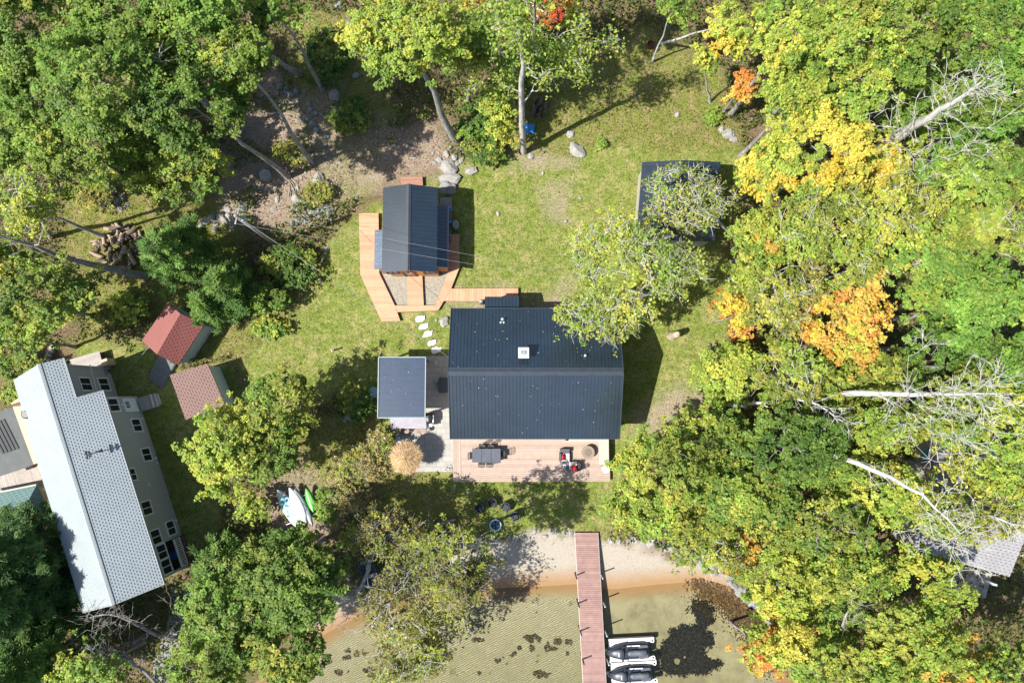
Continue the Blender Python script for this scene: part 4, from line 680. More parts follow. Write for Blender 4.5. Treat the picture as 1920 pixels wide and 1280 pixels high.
def make_dchair():
    o = thing('dining_chair', 'black lattice-back dining chair', 'chair', (0, 0, 0), 'lattice-back chairs round the dining table'); mb = MB(); mb.box((0, 0, .43), (.46, .46, .03), bev=.02); mb.build('seat', M_BLACK, o, True)
    mb = MB(); A = [(-.23, -.24, .42), (-.24, -.30, .80), (-.14, -.335, .90), (.14, -.335, .90), (.24, -.30, .80), (.23, -.24, .42)]; mb.tube(A, .016, 6)
    for k in range(-3, 4): mb.tube([(k*.06, -.25, .44), (k*.06+.05, -.32, .86)], .008, 5); mb.tube([(k*.06, -.25, .44), (k*.06-.05, -.32, .86)], .008, 5)
    mb.build('backrest', M_BLACK, o, True)
    for sx in (-1, 1):
        for sy in (-1, 1): mb = MB(); mb.tube([(sx*.2, sy*.2, .42), (sx*.22, sy*.23, 0)], .015, 6); mb.build('leg', M_BLACK, o, True)
        mb = MB(); mb.tube([(sx*.23, -.26, .62), (sx*.25, -.05, .65), (sx*.24, .18, .62), (sx*.21, .2, .43)], .014, 6); mb.build('armrest', M_BLACK, o, True)
    return o
dc = make_dchair()
for i, (x, y, r, lb) in enumerate(((tcx-.31, tcy+td/2+.02, 180, 'black lattice chair on the house side of the dining table, nearer the patio'), (tcx+.31, tcy+td/2+.02, 180, 'black lattice chair on the house side of the dining table, nearer the sofa'), (tcx-.35, tcy-td/2+.02, 0, 'black lattice chair on the lake side of the dining table, nearer the patio'), (tcx+.25, tcy-td/2+.02, 0, 'black lattice chair on the lake side of the dining table, nearer the sofa'), (tcx-tw/2+.03, tcy-.03, -90, 'black lattice chair at the patio end of the dining table'), (tcx+tw/2+.12, tcy+.1, 90, 'black lattice chair at the sofa end of the dining table'))):
    o = dc if i == 0 else copy_tree(dc); o.location = (x, y, DZ); o.rotation_euler = (0, 0, math.radians(r)); o['label'] = lb
sz0 = DZ+.36; so = thing('sectional_sofa', 'corner wicker sofa with cream seat cushions on the deck', 'sofa', (*P2(1066, 866, DZ), DZ)); sp_ = lambda x, y, z=sz0: P2(x, y, z)
for q in (((1050.5, 849), (1068.5, 849), (1068.5, 865), (1050.5, 865)), ((1066.5, 865.2), (1085, 865.2), (1085, 883), (1066.5, 883))): mb = MB(); mb.prism([sp_(*p) for p in q], DZ+.03, sz0-.08); mb.build('base', M_DWICK, so)
ccx, ccy = sp_(1066.5, 865); mb = MB(); R_ = sp_(1066.5, 865)[0]-sp_(1050.5, 865)[0]; mb.prism([(ccx, ccy)]+[(ccx+R_*math.cos(a), ccy+R_*1.08*math.sin(a)) for a in [math.pi+math.pi/2*i/10 for i in range(11)]], DZ+.03, sz0+.06); mb.build('corner_table', mat('grey_tabletop', (.12, .105, .125), .5, 0, .1, 6), so)
for q in (((1051.8, 849.2), (1068.3, 849.2), (1068.3, 864.7), (1051.8, 864.7)), ((1067, 865.3), (1082.3, 865.3), (1083.5, 882.3), (1067, 882.3))): mb = MB(); xs = [sp_(*p, sz0+.05) for p in q]; mb.box((sum(p[0] for p in xs)/4, sum(p[1] for p in xs)/4, sz0), (xs[1][0]-xs[0][0], xs[0][1]-xs[2][1], .15), bev=.04); mb.build('seat_cushion', M_CUSH, so)
for q in (((1050.5, 841.5), (1068, 841.5), (1068, 848.5), (1050.5, 848.5)), ((1083.5, 866), (1089, 866), (1089, 883), (1083.5, 883))): mb = MB(); mb.prism([sp_(*p, sz0+.15) for p in q], DZ+.03, sz0+.14); mb.build('armrest', M_DWICK, so)
for q in (((1049.5, 849.3), (1052, 849.3), (1052, 864.8), (1049.5, 864.8)), ((1067.5, 882), (1084, 882), (1084, 884.3), (1067.5, 884.3))): mb = MB(); mb.prism([sp_(*p, sz0+.4) for p in q], DZ+.03, sz0+.32); mb.build('backrest', M_DWICK, so)
def pillow(label, px, py, rz, ti):
    bm = bmesh.new(); bmesh.ops.create_grid(bm, x_segments=8, y_segments=8, size=.22); top = list(bm.verts)
    for v in top: d = (1-(abs(v.co.x)/.22)**3)*(1-(abs(v.co.y)/.22)**3); v.co.z = .085*d
    g2 = bmesh.ops.duplicate(bm, geom=bm.faces[:]+bm.verts[:]+bm.edges[:])['geom']
    for v in [e for e in g2 if isinstance(e, bmesh.types.BMVert)]: v.co.z *= -1
    bmesh.ops.reverse_faces(bm, faces=[e for e in g2 if isinstance(e, bmesh.types.BMFace)]); bmesh.ops.remove_doubles(bm, verts=bm.verts[:], dist=.001); me = bpy.data.meshes.new('pillow'); bm.to_mesh(me); bm.free(); me.materials.append(M_REDC); me.polygons.foreach_set('use_smooth', [True]*len(me.polygons))
    o = link('pillow', me); o.location = (*P2(px, py, sz0+.25), sz0+.2); o.rotation_euler = (ti[0], ti[1], rz); tag(o, label, 'pillow', 'red pillows on the corner sofa')
pillow('red pillow on the sofa cushion nearest the house', 1057, 856.5, 0, (0, .85)); pillow('red pillow on the sofa cushion nearest the lake', 1077, 877, 0, (-.7, 0))
mb = MB(); q = P2(1058, 873, sz0+.1); mb.lathe((*q, sz0+.062), [(.07, 0), (.11, .03), (.12, .045), (.1, .045), (.06, .015)], 18); dsh = solo(mb, 'dish', M_WTRIM, 'small white dish on the dark corner table of the sofa', 'dish'); mb = MB(); mb.lathe((*q, sz0+.078), [(.05, 0), (.05, .02)], 12); mb.v = [(v[0]-dsh.location.x, v[1]-dsh.location.y, v[2]-dsh.location.z) for v in mb.v]; mb.build('dish_centre', M_BLUE, dsh, True)
wt = thing('wicker_table', 'round taupe wicker table near the deck bench', 'table', (*P2(1102.5, 848, DZ+.5), DZ)); x, y = wt.location[:2]
mb = MB(); mb.lathe((x, y, DZ), [(.34, 0), (.40, .1), (.43, .40), (.43, .44)], 32); mb.build('base', M_WICK, wt); mb = MB(); mb.lathe((x, y, DZ+.44), [(.44, 0), (.485, .01), (.485, .055), (.46, .06), (.31, .06), (.30, .045), (.28, .045), (.27, .055)], 40); mb.build('table_top', M_WICK, wt); mb = MB(); mb.lathe((x, y, DZ+.49), [(.26, 0), (.26, .02), (.18, .025), (.17, .01), (.06, .012)], 32); mb.build('centre_disc', mat('dark_taupe', (.17, .13, .10), .7, 0, .15, 20), wt)
sd_ = thing('side_table', 'small round white table on thin legs at the deck corner', 'table', (*P2(1136, 879, DZ+.6), DZ)); x, y = sd_.location[:2]; mb = MB(); mb.lathe((x, y, DZ+.55), [(.26, 0), (.285, .01), (.285, .03), (.27, .04), (.2, .03)], 32); mb.build('table_top', M_WTRIM, sd_)
for k in range(3): a = k*2.1+.5; mb = MB(); mb.tube([(x, y, DZ+.55), (x+.5*math.cos(a), y+.5*math.sin(a), DZ)] if k == 1 else [(x+.1*math.cos(a), y+.1*math.sin(a), DZ+.55), (x+.24*math.cos(a), y+.24*math.sin(a), DZ)], .015, 6); mb.build('leg', M_GALV, sd_)
lw = thing('white_lantern', 'small white lantern on the deck under the house eave', 'lantern', (*P2(1062.5, 823.5, DZ+.2), DZ)); x, y = lw.location[:2]; mb = MB(); mb.box((x, y, DZ+.15), (.16, .2, .3), bev=.03); mb.build('body', M_WTRIM, lw); mb = MB(); mb.lathe((x, y, DZ+.3), [(.11, 0), (.05, .08), (.02, .1)], 8); mb.build('cap', M_BLACK, lw)
# ================================================================== patio furniture
M_THATCH = mat('straw_thatch', (.42, .25, .11), .9, 0, .3, 9, .9, 22, fine=.6); UZ = 2.15; ux, uy = P2(760, 858, 2.3); um = thing('thatched_umbrella', 'round straw thatched umbrella on the paver patio', 'umbrella', (ux, uy, .05)); mb = MB(); kk = 44
prof = ((.0, 2.62), (.12, 2.58), (.45, 2.42), (.8, 2.25), (1.08, 2.10)); vs = []; rr = random.Random(4)
for r, z in prof: vs += [(ux+r*(1+.03*(rr.random()-.5)*(r > .2))*math.cos(2*math.pi*k/kk), uy+r*math.sin(2*math.pi*k/kk), z+.05*(rr.random()-.5)) for k in range(kk)]
mb.add(vs, [(i*kk+(k+1) % kk, i*kk+k, (i+1)*kk+k, (i+1)*kk+(k+1) % kk)[::-1] for i in range(len(prof)-1) for k in range(kk)])
for k in range(1500):
    a = rr.uniform(0, 6.283); r = 1.08*math.sqrt(rr.random()); z = 2.63-.49*r; d_ = Vector((math.cos(a+rr.uniform(-.35, .35)), math.sin(a+rr.uniform(-.35, .35)), -.42)); p_ = Vector((ux+r*math.cos(a), uy+r*math.sin(a), z+.015)); e_ = p_+d_*rr.uniform(.14, .34)+Vector((0, 0, rr.uniform(.0, .07))); w_ = Vector((-d_.y, d_.x, 0))*rr.uniform(.008, .02); s_ = rr.uniform(.45, 1.9); mb.add([p_-w_, p_+w_, e_+w_*.3], [(0, 1, 2)], (s_, s_*rr.uniform(.9, 1.12), s_*rr.uniform(.8, 1.3)))
MATS.pop('straw_thatch'); mb.build('canopy', mat('straw_thatch', (.38, .25, .125), .9, 0, .35, 7, .6, 22, use_col=True, fine=.4), um); mb = MB(); mb.tube([(ux, uy, .05), (ux, uy, 2.5)], .05, 8); mb.build('pole', M_BROWN, um); mb = MB(); mb.lathe((ux, uy, .05), [(.3, 0), (.3, .06), (.08, .1)], 16); mb.build('base', M_BLACK, um)
kg = thing('kettle_grill', 'round black kettle grill on the patio near the bar stools', 'grill', (*P2(733.5, 823.5, .9), .05)); x, y = kg.location[:2]; mb = MB(); mb.lathe((x, y, .75), [(.08, -.22), (.24, -.1), (.29, .0), (.3, .02), (.28, .1), (.18, .22), (.05, .27)], 22, sm=True); mb.build('bowl', mat('grill_enamel', (.008, .009, .012), .2, spec=.7), kg)
for k in range(3): mb = MB(); a = k*2.09; mb.tube([(x+.15*math.cos(a), y+.15*math.sin(a), .6), (x+.28*math.cos(a), y+.28*math.sin(a), .05)], .015, 6); mb.build('leg', M_GALV, kg)
mb = MB(); mb.tube([(x-.06, y, 1.02), (x, y, 1.07), (x+.06, y, 1.02)], .014, 6); mb.build('handle', M_GALV, kg); mb = MB(); mb.box((x+.48, y+.02, .75), (.3, .3, .03), .2); mb.build('side_shelf', M_GALV, kg)
gg = thing('gas_grill', 'black gas grill beside the bar counter with a pale side shelf', 'grill', (*P2(805, 784, .8), .05)); x, y = gg.location[:2]; mb = MB(); mb.box((x, y, .5), (.5, .8, .8), bev=.03); mb.build('cabinet', M_BLACK, gg); mb = MB(); mb.lathe((x-.02, y, .9), [(.36, 0), (.36, .1), (.25, .24), (.05, .28)], 18, sx=.65, sy=1.05); mb.build('lid', M_BLACK, gg); mb = MB(); mb.box((x+.28, y-.05, .88), (.08, .55, .04)); mb.build('front_shelf', M_WTRIM, gg); mb = MB(); mb.box((x, y-.5, .84), (.44, .22, .03)); mb.build('side_shelf', M_WTRIM, gg)
def make_stool():
    o = thing('bar_stool', 'bar stool', 'stool', (0, 0, 0), 'bar stools along the counter'); mb = MB(); mb.lathe((0, 0, .70), [(.17, 0), (.19, .02), (.19, .05), (.15, .06)], 18); mb.build('seat', mat('stool_seat', (.30, .19, .13), .6), o, True)
    for sx in (-1, 1):
        for sy in (-1, 1): mb = MB(); mb.tube([(sx*.11, sy*.11, .7), (sx*.18, sy*.18, 0)], .014, 6); mb.build('leg', M_BLACK, o, True)
    mb = MB(); mb.tube([(.17*math.cos(a), .17*math.sin(a), .25) for a in [6.283*i/12 for i in range(13)]], .01, 5, cap=False); mb.build('footrest', M_GALV, o, True); return o
s0 = make_stool()
for i, (px, py, lb) in enumerate(((747, 807, 'bar stool nearest the kettle grill'), (763, 807.5, 'second bar stool from the kettle grill'), (781, 808, 'third bar stool from the kettle grill'), (795, 808, 'bar stool closest to the gas grill'))): o = s0 if i == 0 else copy_tree(s0); o.location = (*P2(px, py, .75), .05); o['label'] = lb
x, y = P2(831, 722, .5); sb = thing('storage_box', 'black storage box against the patio wall of the long house', 'box', (x, y, .05)); mb = MB(); mb.box((x, y, .28), (.62, 1.08, .46), bev=.02); mb.build('body', M_BLACK, sb); mb = MB(); mb.box((x, y, .54), (.66, 1.12, .05), bev=.02); mb.build('lid', mat('box_lid', (.03, .034, .045), .4), sb)
for px, py, w_, h_, lb in ((818, 680, .30, .42, 'pale square paver lying on the dark patio near the stepping stones'), (824.5, 682, .12, .4, 'narrow pale strip of stone beside the square paver on the patio'), (819, 710, .5, .5, 'pale flat slab beside the black storage box')): mb = MB(); mb.box((*P2(px, py, .08), .075), (w_, h_, .05), .05, bev=.01); solo(mb, 'paving_slab', M_CREAM, lb, 'slab', 'loose pale slabs on the patio')
mb = MB(); mb.lathe((*P2(701, 735.5, .5), .0), [(.36, 0), (.38, .05), (.38, .55), (.40, .57), (.40, .62), (.35, .63), (.34, .56)], 26); solo(mb, 'round_tub', mat('pale_teal_tub', (.26, .43, .43), .5, 0, .1, 4), 'round pale teal tub half hidden by the navy pavilion roof', 'tub')
# fire pit and lawn chairs
fx, fy = P2(929, 984, .2); fz = g1(fx, fy); fp = thing('fire_ring', 'round pale blue fire ring on the grass between lawn chairs and beach', 'fire ring', (fx, fy, fz)); mb = MB(); kk = 32
mb.add([(fx+r*math.cos(2*math.pi*k/kk), fy+r*math.sin(2*math.pi*k/kk), z) for r, z in ((.43, fz-.03), (.43, fz+.3), (.36, fz+.3), (.35, fz+.02)) for k in range(kk)], [(i*kk+k, i*kk+(k+1) % kk, (i+1)*kk+(k+1) % kk, (i+1)*kk+k) for i in range(3) for k in range(kk)]); mb.build('rim', mat('pale_blue_ring', (.50, .66, .72), .4, 0, .1, 6), fp)
mb = MB(); mb.lathe((fx, fy, fz), [(.352, 0), (.352, .05), (.1, .09)], 24); mb.build('ash_bed', mat('blue_ash', (.13, .22, .30), .9, 0, .5, 9, fine=.6), fp); mb = MB(); [mb.tube([(fx+.3*math.cos(a), fy+.3*math.sin(a), fz+.1), (fx-.3*math.cos(a), fy-.3*math.sin(a), fz+.13)], .035, 7) for a in (.3, 1.6)]; mb.build('charred_sticks', M_BLACK, fp)
M_LAWNC = mat('black_wicker', (.05, .055, .065), .6, 0, .25, 25, .5, 70)
def make_lchair():
    o = thing('lawn_chair', 'black wicker lawn chair', 'chair', (0, 0, 0), 'black lawn chairs beside the fire ring'); mb = MB(); mb.box((0, .03, .40), (.5, .48, .09), bev=.03); mb.build('seat', mat('dark_cushion', (.035, .037, .045), .8), o, True); mb = MB(); mb.box((0, .03, .30), (.56, .54, .1), bev=.02); mb.build('seat_frame', M_LAWNC, o, True)
    mb = MB(); mb.tube([(-.3, .3, .6), (-.31, -.1, .63), (-.24, -.30, .74), (0, -.36, .78), (.24, -.30, .74), (.31, -.1, .63), (.3, .3, .6)], .035, 8); mb.build('top_rail', M_LAWNC, o, True); mb = MB(); V_ = [(-.29, .28), (-.3, -.1), (-.23, -.28), (0, -.34), (.23, -.28), (.3, -.1), (.29, .28)]; mb.add([(x, y, z) for z in (.28, .64) for x, y in V_]+[(x*.9, y*.9, z) for z in (.28, .64) for x, y in V_], [(i, i+1, i+8, i+7) for i in range(6)]+[(14+i+7, 14+i+8, 14+i+1, 14+i) for i in range(6)]); mb.build('backrest', M_LAWNC, o, True)
    for sx in (-1, 1):
        for sy in (-1, 1): mb = MB(); mb.bar((sx*.25, sy*.24, 0), (sx*.25, sy*.24, .27), .045, .045); mb.build('leg', M_LAWNC, o, True)
    return o
lc = make_lchair()
for i, (px, py, lb) in enumerate(((900, 952, 'black wicker lawn chair at the patio-side end of the arc round the fire ring'), (923, 942.5, 'black wicker lawn chair nearest the deck, second in the arc from the patio'), (948, 950, 'black wicker lawn chair third in the arc, its back towards the sofa'), (965, 967, 'black wicker lawn chair at the dock-side end of the arc round the fire ring'))):
    o = lc if i == 0 else copy_tree(lc); x, y = P2(px, py, .5); o.location = (x, y, g1(x, y)); o.rotation_euler = (0, 0, math.atan2(fy-y, fx-x)-math.pi/2); o['label'] = lb
# small yard things
def at_ground(px, py): x, y = P2(px, py, 0); return x, y, g1(x, y)
x, y, z = at_ground(626, 657); stk = thing('garden_stake', 'short pale stake casting a thin shadow on the sunny lawn', 'stake', (x, y, z)); mb = MB(); mb.bar((x, y, z-.1), (x+.03, y, z+.85), .09, .09); mb.build('stake', M_TAN, stk); mb = MB(); mb.box((x-.08, y+.02, z+.03), (.3, .22, .08), .4, bev=.02); mb.build('foot_stone', M_CREAM, stk)
x, y, z = at_ground(1259, 630); mb = MB(); mb.lathe((x, y, z-.1), [(.36, 0), (.30, .25), (.26, .8), (.25, 1.5), (.22, 1.75), (.12, 1.88)], 14); mb.v = [(v[0]+.06*mnoise.noise(Vector(v)*3), v[1]+.06*mnoise.noise(Vector(v)*3+Vector((5, 0, 0))), v[2]) for v in mb.v]; solo(mb, 'tree_stump', mat('bleached_stump', (.46, .38, .27), .8, 0, .2, 6, .5, fine=.4), 'tall bleached tree stump on the grass east of the long house', 'stump')
x, y, z = at_ground(1218, 88); mb = MB(); mb.lathe((x, y, z-.05), [(.26, 0), (.27, .5), (.29, .52), (.29, .56), (.25, .56), (.24, .3), (.02, .28)], 20); solo(mb, 'burn_barrel', mat('rusty_barrel', (.16, .05, .035), .7, .2, .4, 6), 'rusty open barrel in the dappled grass at the wood edge', 'barrel')
x, y, z = at_ground(903, 568); mb = MB(); mb.lathe((x, y, z), [(.14, 0), (.17, .05), (.17, .75), (.12, .9), (.05, .95)], 18, sm=True); solo(mb, 'gas_bottle', M_GALV, 'pale gas bottle beside the entry roof of the long house', 'gas bottle')
x, y, z = at_ground(855, 425); mb = MB(); mb.lathe((x, y, z), [(.2, 0), (.25, .1), (.25, .7), (.27, .72), (.2, .8)], 16, sy=1.3); solo(mb, 'waste_bin', mat('sage_bin', (.22, .27, .24), .6), 'sage green bin beside the boardwalk at the cabin wall', 'bin')
mb = MB(); mb.box((*P2(836, 380, .1), .08), (.9, .8, .12), bev=.02); solo(mb, 'paving_slab', mat('grey_slab', (.25, .25, .23), .8, fine=.3), 'grey slab against the north end of the cabin side roof', 'slab')
tr_ = MB(); x, y = P2(843.5, 418, .8)
for i in range(9): tr_.box((x+random.uniform(-.1, .1), y+random.uniform(-1.2, 1.2), .4+random.uniform(0, .5)), (.16, .22, .2), random.random()*3, random.choice(((.8, .1, .1), (.1, .25, .8), (1, 1, 1), (.1, .4, .9))), .02)
tr_.box((x-.05, y, .2), (.3, 2.7, .4), 0, (.3, .25, .2)); solo(tr_, 'toy_shelf', mat('painted_toys', (.7, .7, .7), .5, use_col=True), 'low shelf of red, white and blue toys along the cabin wall', 'shelf')
x, y, z = at_ground(990, 243); mb = MB(); r2 = random.Random(3); g_ = [(x+(i-3)*.16, y+(j-3)*.13) for j in range(7) for i in range(7)]; mb.add([(a, b_, z+.05+.32*math.exp(-((a-x)**2+(b_-y)**2)*3)+r2.uniform(-.06, .06)) for a, b_ in g_], [(j*7+i, j*7+i+1, j*7+i+8, j*7+i+7) for j in range(6) for i in range(6)]); solo(mb, 'tarp', mat('blue_tarp', (.02, .22, .62), .4), 'crumpled blue tarp at the foot of the bare trunk', 'tarp')
for px, py, z0, lb in ((1749, 857, .3, 'teal parasol at the corner of the shore cottage behind the yellow-green crowns'), (1712, 1033, 1.2, 'small teal and white parasol below the bare branch beside the shore cottage')):
    x, y = P2(px, py, 2.2); o = thing('parasol', lb, 'parasol', (x, y, g1(x, y)), 'teal parasols by the shore cottage'); mb = MB(); kk = 8; mb.lathe((x, y, 2.1), [(.75, 0), (.45, .16), (.05, .3)], 8); mb.build('canopy', mat('teal_canvas', (.03, .26, .31), .7), o); mb = MB(); mb.tube([(x, y, -.05), (x, y, 2.15)], .025, 6); mb.build('pole', M_GALV, o)
for px, py, rz, lb in ((690, 1060, .3, 'blue boat bench under the fallen branches at the waterline'),):
    x, y, z = at_ground(px, py); o = thing('rowing_boat', 'dark blue rowing boat under the fallen branches on the beach', 'boat', (x, y, z+.2), None, 1.9); prof = ((-1.5, .35), (-1.2, .5), (-.3, .6), (.6, .52), (1.2, .3), (1.6, .04)); mb = MB(); k = 5
    ring = lambda s_, w: [(s_, w, .42), (s_, w*.8, .1), (s_, 0, -.08), (s_, -w*.8, .1), (s_, -w, .42), (s_, -w*.86, .42), (s_, -w*.66, .14), (s_, 0, -.0), (s_, w*.66, .14), (s_, w*.86, .42)]; loft(mb, [ring(*p) for p in prof]); mb.build('hull', mat('navy_paint', (.015, .05, .14), .5, 0, .3, 4), o, True)
    for s_ in (-.7, .4): mb = MB(); mb.box((s_, 0, .3), (.25, .95, .04)); mb.build('thwart', M_GREYW, o, True)
# ------------------------------------------------------------------ utility pole and wires
pb = P(521, 460, 0); up = thing('utility_pole', 'weathered wooden utility pole leaning over the rock pile', 'utility pole', (pb[0], pb[1], g1(*pb[:2]))); pt = P(441, 404, 8.0); mb = MB(); mb.tube([(pb[0], pb[1], -.2), ((pb[0]+pt[0])/2, (pb[1]+pt[1])/2, 4.0), pt], [.16, .14, .115], 12); mb.build('shaft', BARK, up)
mb = MB(); mb.lathe((pt[0]+.2, pt[1], 6.7), [(.03, 0), (.16, .05), (.16, .55), (.05, .6)], 12); mb.build('transformer', M_GALV, up); mb = MB(); mb.bar((pt[0]-.1, pt[1]-.5, 7.7), (pt[0]+.1, pt[1]+.5, 7.7), .09, .1); mb.build('crossarm', BARK, up)
def wire(label, a, b_, sag, r=.018, m_=None, n=18):
    a, b_ = Vector(a), Vector(b_); mb = MB(); mb.tube([a.lerp(b_, i/n)-Vector((0, 0, sag*4*(i/n)*(1-i/n))) for i in range(n+1)], r, 5); o = solo(mb, 'overhead_wire', m_ or M_GALV, label, 'wire', 'overhead wires from the utility pole'); return o
M_WIRE = mat('aluminium_wire', (.25, .26, .27), .5)
wire('thick twisted cable from the utility pole to the gable of the long house', (pt[0], pt[1], 7.8), (HX0-.02, HYR+1.0, 4.9), .5, .014, M_WIRE); wire('upper of the two thin wires crossing over the cabin roof', (pt[0]+.1, pt[1]+.45, 7.7), P(1240, 545, 6.0), .25, .008, M_WIRE); wire('lower of the two thin wires crossing over the cabin roof', (pt[0]-.1, pt[1]-.45, 7.7), P(1235, 552, 5.8), .35, .008, M_WIRE)
wire('thin cable from the shingled house wall to the red shed', on_plane(215, 718, uv(0, NWV), Vv)+Vv*.05, P(281, 648, 2.3), .1, .014, M_WIRE)
# ================================================================== rocks, logs, stepping stones
def rock_mesh(seed):
    bm = bmesh.new(); bmesh.ops.create_icosphere(bm, subdivisions=3, radius=1); o = Vector((seed*7.3, seed*3.1, seed))
    for v in bm.verts:
        n_ = v.co.normalized(); k = 1+.38*mnoise.noise(n_*1.3+o)+.16*mnoise.noise(n_*3.1+o); c_ = n_*k
        for j in range(5):                                          # flat broken faces
            d_ = Vector((math.sin(seed+j*2.4), math.cos(seed*1.7+j*2.4), math.sin(j*1.3+seed)*.9)).normalized(); q = c_.dot(d_); c_ = c_-d_*max(0, q-.74)
        v.co = Vector((c_.x, c_.y, c_.z*.72))
    me = bpy.data.meshes.new('rock'); bm.to_mesh(me); bm.free(); return me
M_ROCK = mat('granite', (.22, .22, .215), .85, 0, .35, 2.2, .9, 9, fine=.55); M_ROCKB = mat('pale_granite', (.29, .28, .26), .85, 0, .3, 2.2, .8, 9, fine=.45)
RM = [rock_mesh(i+1) for i in range(7)]; RMP = [m.copy() for m in RM]
for m in RM: m.materials.append(M_ROCK)
for m in RMP: m.materials.append(M_ROCKB)
rr = random.Random(21); nrock = 0
def rock(px, py, r, label, group=None, pale=False, sq=None):
    global nrock
    x, y = P2(px, py, 0); z = g1(x, y); s_ = r/25.0; o = bpy.data.objects.new('boulder' if r > 9 else 'rock', (RMP if pale else RM)[nrock % 7]); COL.objects.link(o); nrock += 1
    h = s_*rr.uniform(.55, .85) if s_ > .2 else s_*.8; a = rr.uniform(0, 6.28); o.scale = (s_*rr.uniform(.95, 1.15), s_*(sq or rr.uniform(.72, .98)), h); o.rotation_euler = (rr.uniform(-.15, .15), rr.uniform(-.15, .15), a); o.location = (x, y, z+h*.30)
    tag(o, label, 'boulder' if r > 9 else 'rock', group)
for px, py, r, p_, lb in ((628, 180, 13, 1, 'pale boulder on the mossy grass between the bare trunks and the yellow-green tree'), (667, 143, 7.5, 1, 'small pale rock alone in the deep shade of the mossy strip'), (677, 75, 7, 0, 'grey rock under the outstretched bare twig of the yellow-green tree'), (657, 46, 9, 0, 'grey boulder at the edge of the yellow-green crown near the frame top'), (636, 10, 9, 0, 'dark boulder at the very top of the mossy strip'), (842, 316, 19, 1, 'big pale slab boulder, upper of the two behind the cabin'), (843, 336, 18, 1, 'big pale slab boulder, lower of the two behind the cabin'), (839, 353, 15, 0, 'shaded grey boulder touching the cabin shadow'), (883, 321, 12, 1, 'round tan boulder beside the two big slabs'), (1082, 283, 16, 1, 'broad tan boulder half sunk in the lawn below the long trunk shadow'), (1070, 252, 8.5, 1, 'pale rock just above the broad tan boulder on the trunk shadow'), (995, 294, 7, 1, 'small pale rock at the foot of the tall bare trunk'), (1366, 252, 12, 1, 'pale boulder at the lawn edge below the orange sapling'), (1375, 262, 8, 1, 'rock leaning on the pale boulder at the lawn edge'), (1352, 243, 6, 1, 'small rock beside the ferns at the lawn edge'), (1270, 216, 6, 1, 'small white rock in the shadow band of the rough lawn'), (833, 603, 10, 1, 'pale boulder against the corner of the long house'), (818, 600, 4, 1, 'small pale rock between stepping stones and house corner'), (500, 330, 13, 1, 'pale angular boulder under the bare trunk fork'), (598, 338, 13, 1, 'pale boulder on the slope below the second bare trunk'), (614, 345, 7, 0, 'rock touching the pale boulder on the slope'), (555, 372, 9, 1, 'tan rock in the dry leaves above the wire'), (520, 374, 7, 1, 'pale stone in dry leaves near the utility pole top'), (455, 390, 12, 0, 'dark rounded boulder next to the utility pole top'), (449, 250, 9, 1, 'pale rock by the green crown edge at the shadow of the trunk'), (595, 525, 9, 1, 'pale rock at the wood edge where the lawn begins'), (582, 515, 5, 0, 'small rock beside the pale one at the lawn corner'), (492, 490, 13, 0, 'grey boulder in shade under the wires'), (612, 468, 6, 0, 'small grey rock in shade near the boardwalk'), (742, 228, 6, 1, 'small pale rock in the bare soil below the leaning trunk'), (658, 778, 12, 1, 'whitish rock in the tree shade beside the pavilion'), (648, 785, 7, 0, 'small rock next to the whitish one by the pavilion'), (208, 356, 12, 1, 'white boulder at the top of the heap in the meadow'), (934, 401, 5, 1, 'flat pale stone in the lawn east of the cabin'), (1110, 424, 6, 0, 'small dark rock in the lawn between cabin and garage'), (1088, 372, 4, 0, 'tiny dark stone in the middle of the big lawn'), (1061, 415, 4, 1, 'tiny pale stone low in the big lawn'), (1018, 325, 4, 1, 'tiny pale stone high in the big lawn'), (668, 372, 5, 0, 'small rock behind the boardwalk corner'), (853, 420, 6, 0, 'rock beside the toy shelf of the cabin')):
    rock(px, py, r, lb, None, bool(p_))
def rocks(label, group, pts, pale=False):
    for px, py, r in pts: rock(px, py, r, label, group, pale)
rocks('grey rock in the rubble row between bare trunks and mossy strip', 'rubble row rocks', [(525, 163, 8), (538, 170, 7), (547, 178, 7), (556, 172, 8), (570, 178, 5), (520, 178, 6), (560, 190, 5), (583, 205, 6), (590, 214, 7), (575, 222, 8), (587, 233, 8), (604, 215, 5), (594, 246, 9), (612, 256, 7), (609, 270, 6), (568, 225, 6), (580, 196, 6), (580, 282, 7)])
rocks('grey rock in the heap beside the utility pole top', 'pole heap rocks', [(385, 415, 9), (397, 409, 8), (405, 419, 8), (413, 405, 8), (421, 413, 8), (430, 405, 7), (378, 424, 7), (436, 420, 8), (404, 430, 6), (428, 392, 8)], True)
rocks('bluish rock in the cluster on the slope right behind the boardwalk', 'slope cluster rocks', [(586, 398, 10), (600, 396, 8), (616, 393, 12), (618, 409, 8), (575, 412, 9), (560, 415, 8), (600, 408, 6), (548, 420, 7)])
rocks('small rock ringed behind the big slabs north of the cabin', 'cabin heap rocks', [(824, 301, 7), (837, 289, 7), (852, 295, 7), (865, 301, 6), (846, 303, 5), (861, 281, 5), (828, 315, 5), (870, 285, 5), (857, 308, 5), (845, 278, 5), (816, 305, 5)], True)
rocks('grey rock heaped below the white boulder in the meadow', 'meadow heap rocks', [(212, 371, 9), (222, 378, 8), (204, 380, 7), (230, 369, 7), (215, 388, 6), (238, 385, 6), (226, 392, 6)])
pts = []; sh_pts = [(900, 1012), (960, 1008), (1030, 1002), (1075, 1000), (1140, 1018), (1200, 1013), (1255, 1028), (1300, 1048), (1340, 1068), (1372, 1092), (1402, 1118), (1432, 1146), (1456, 1180)]
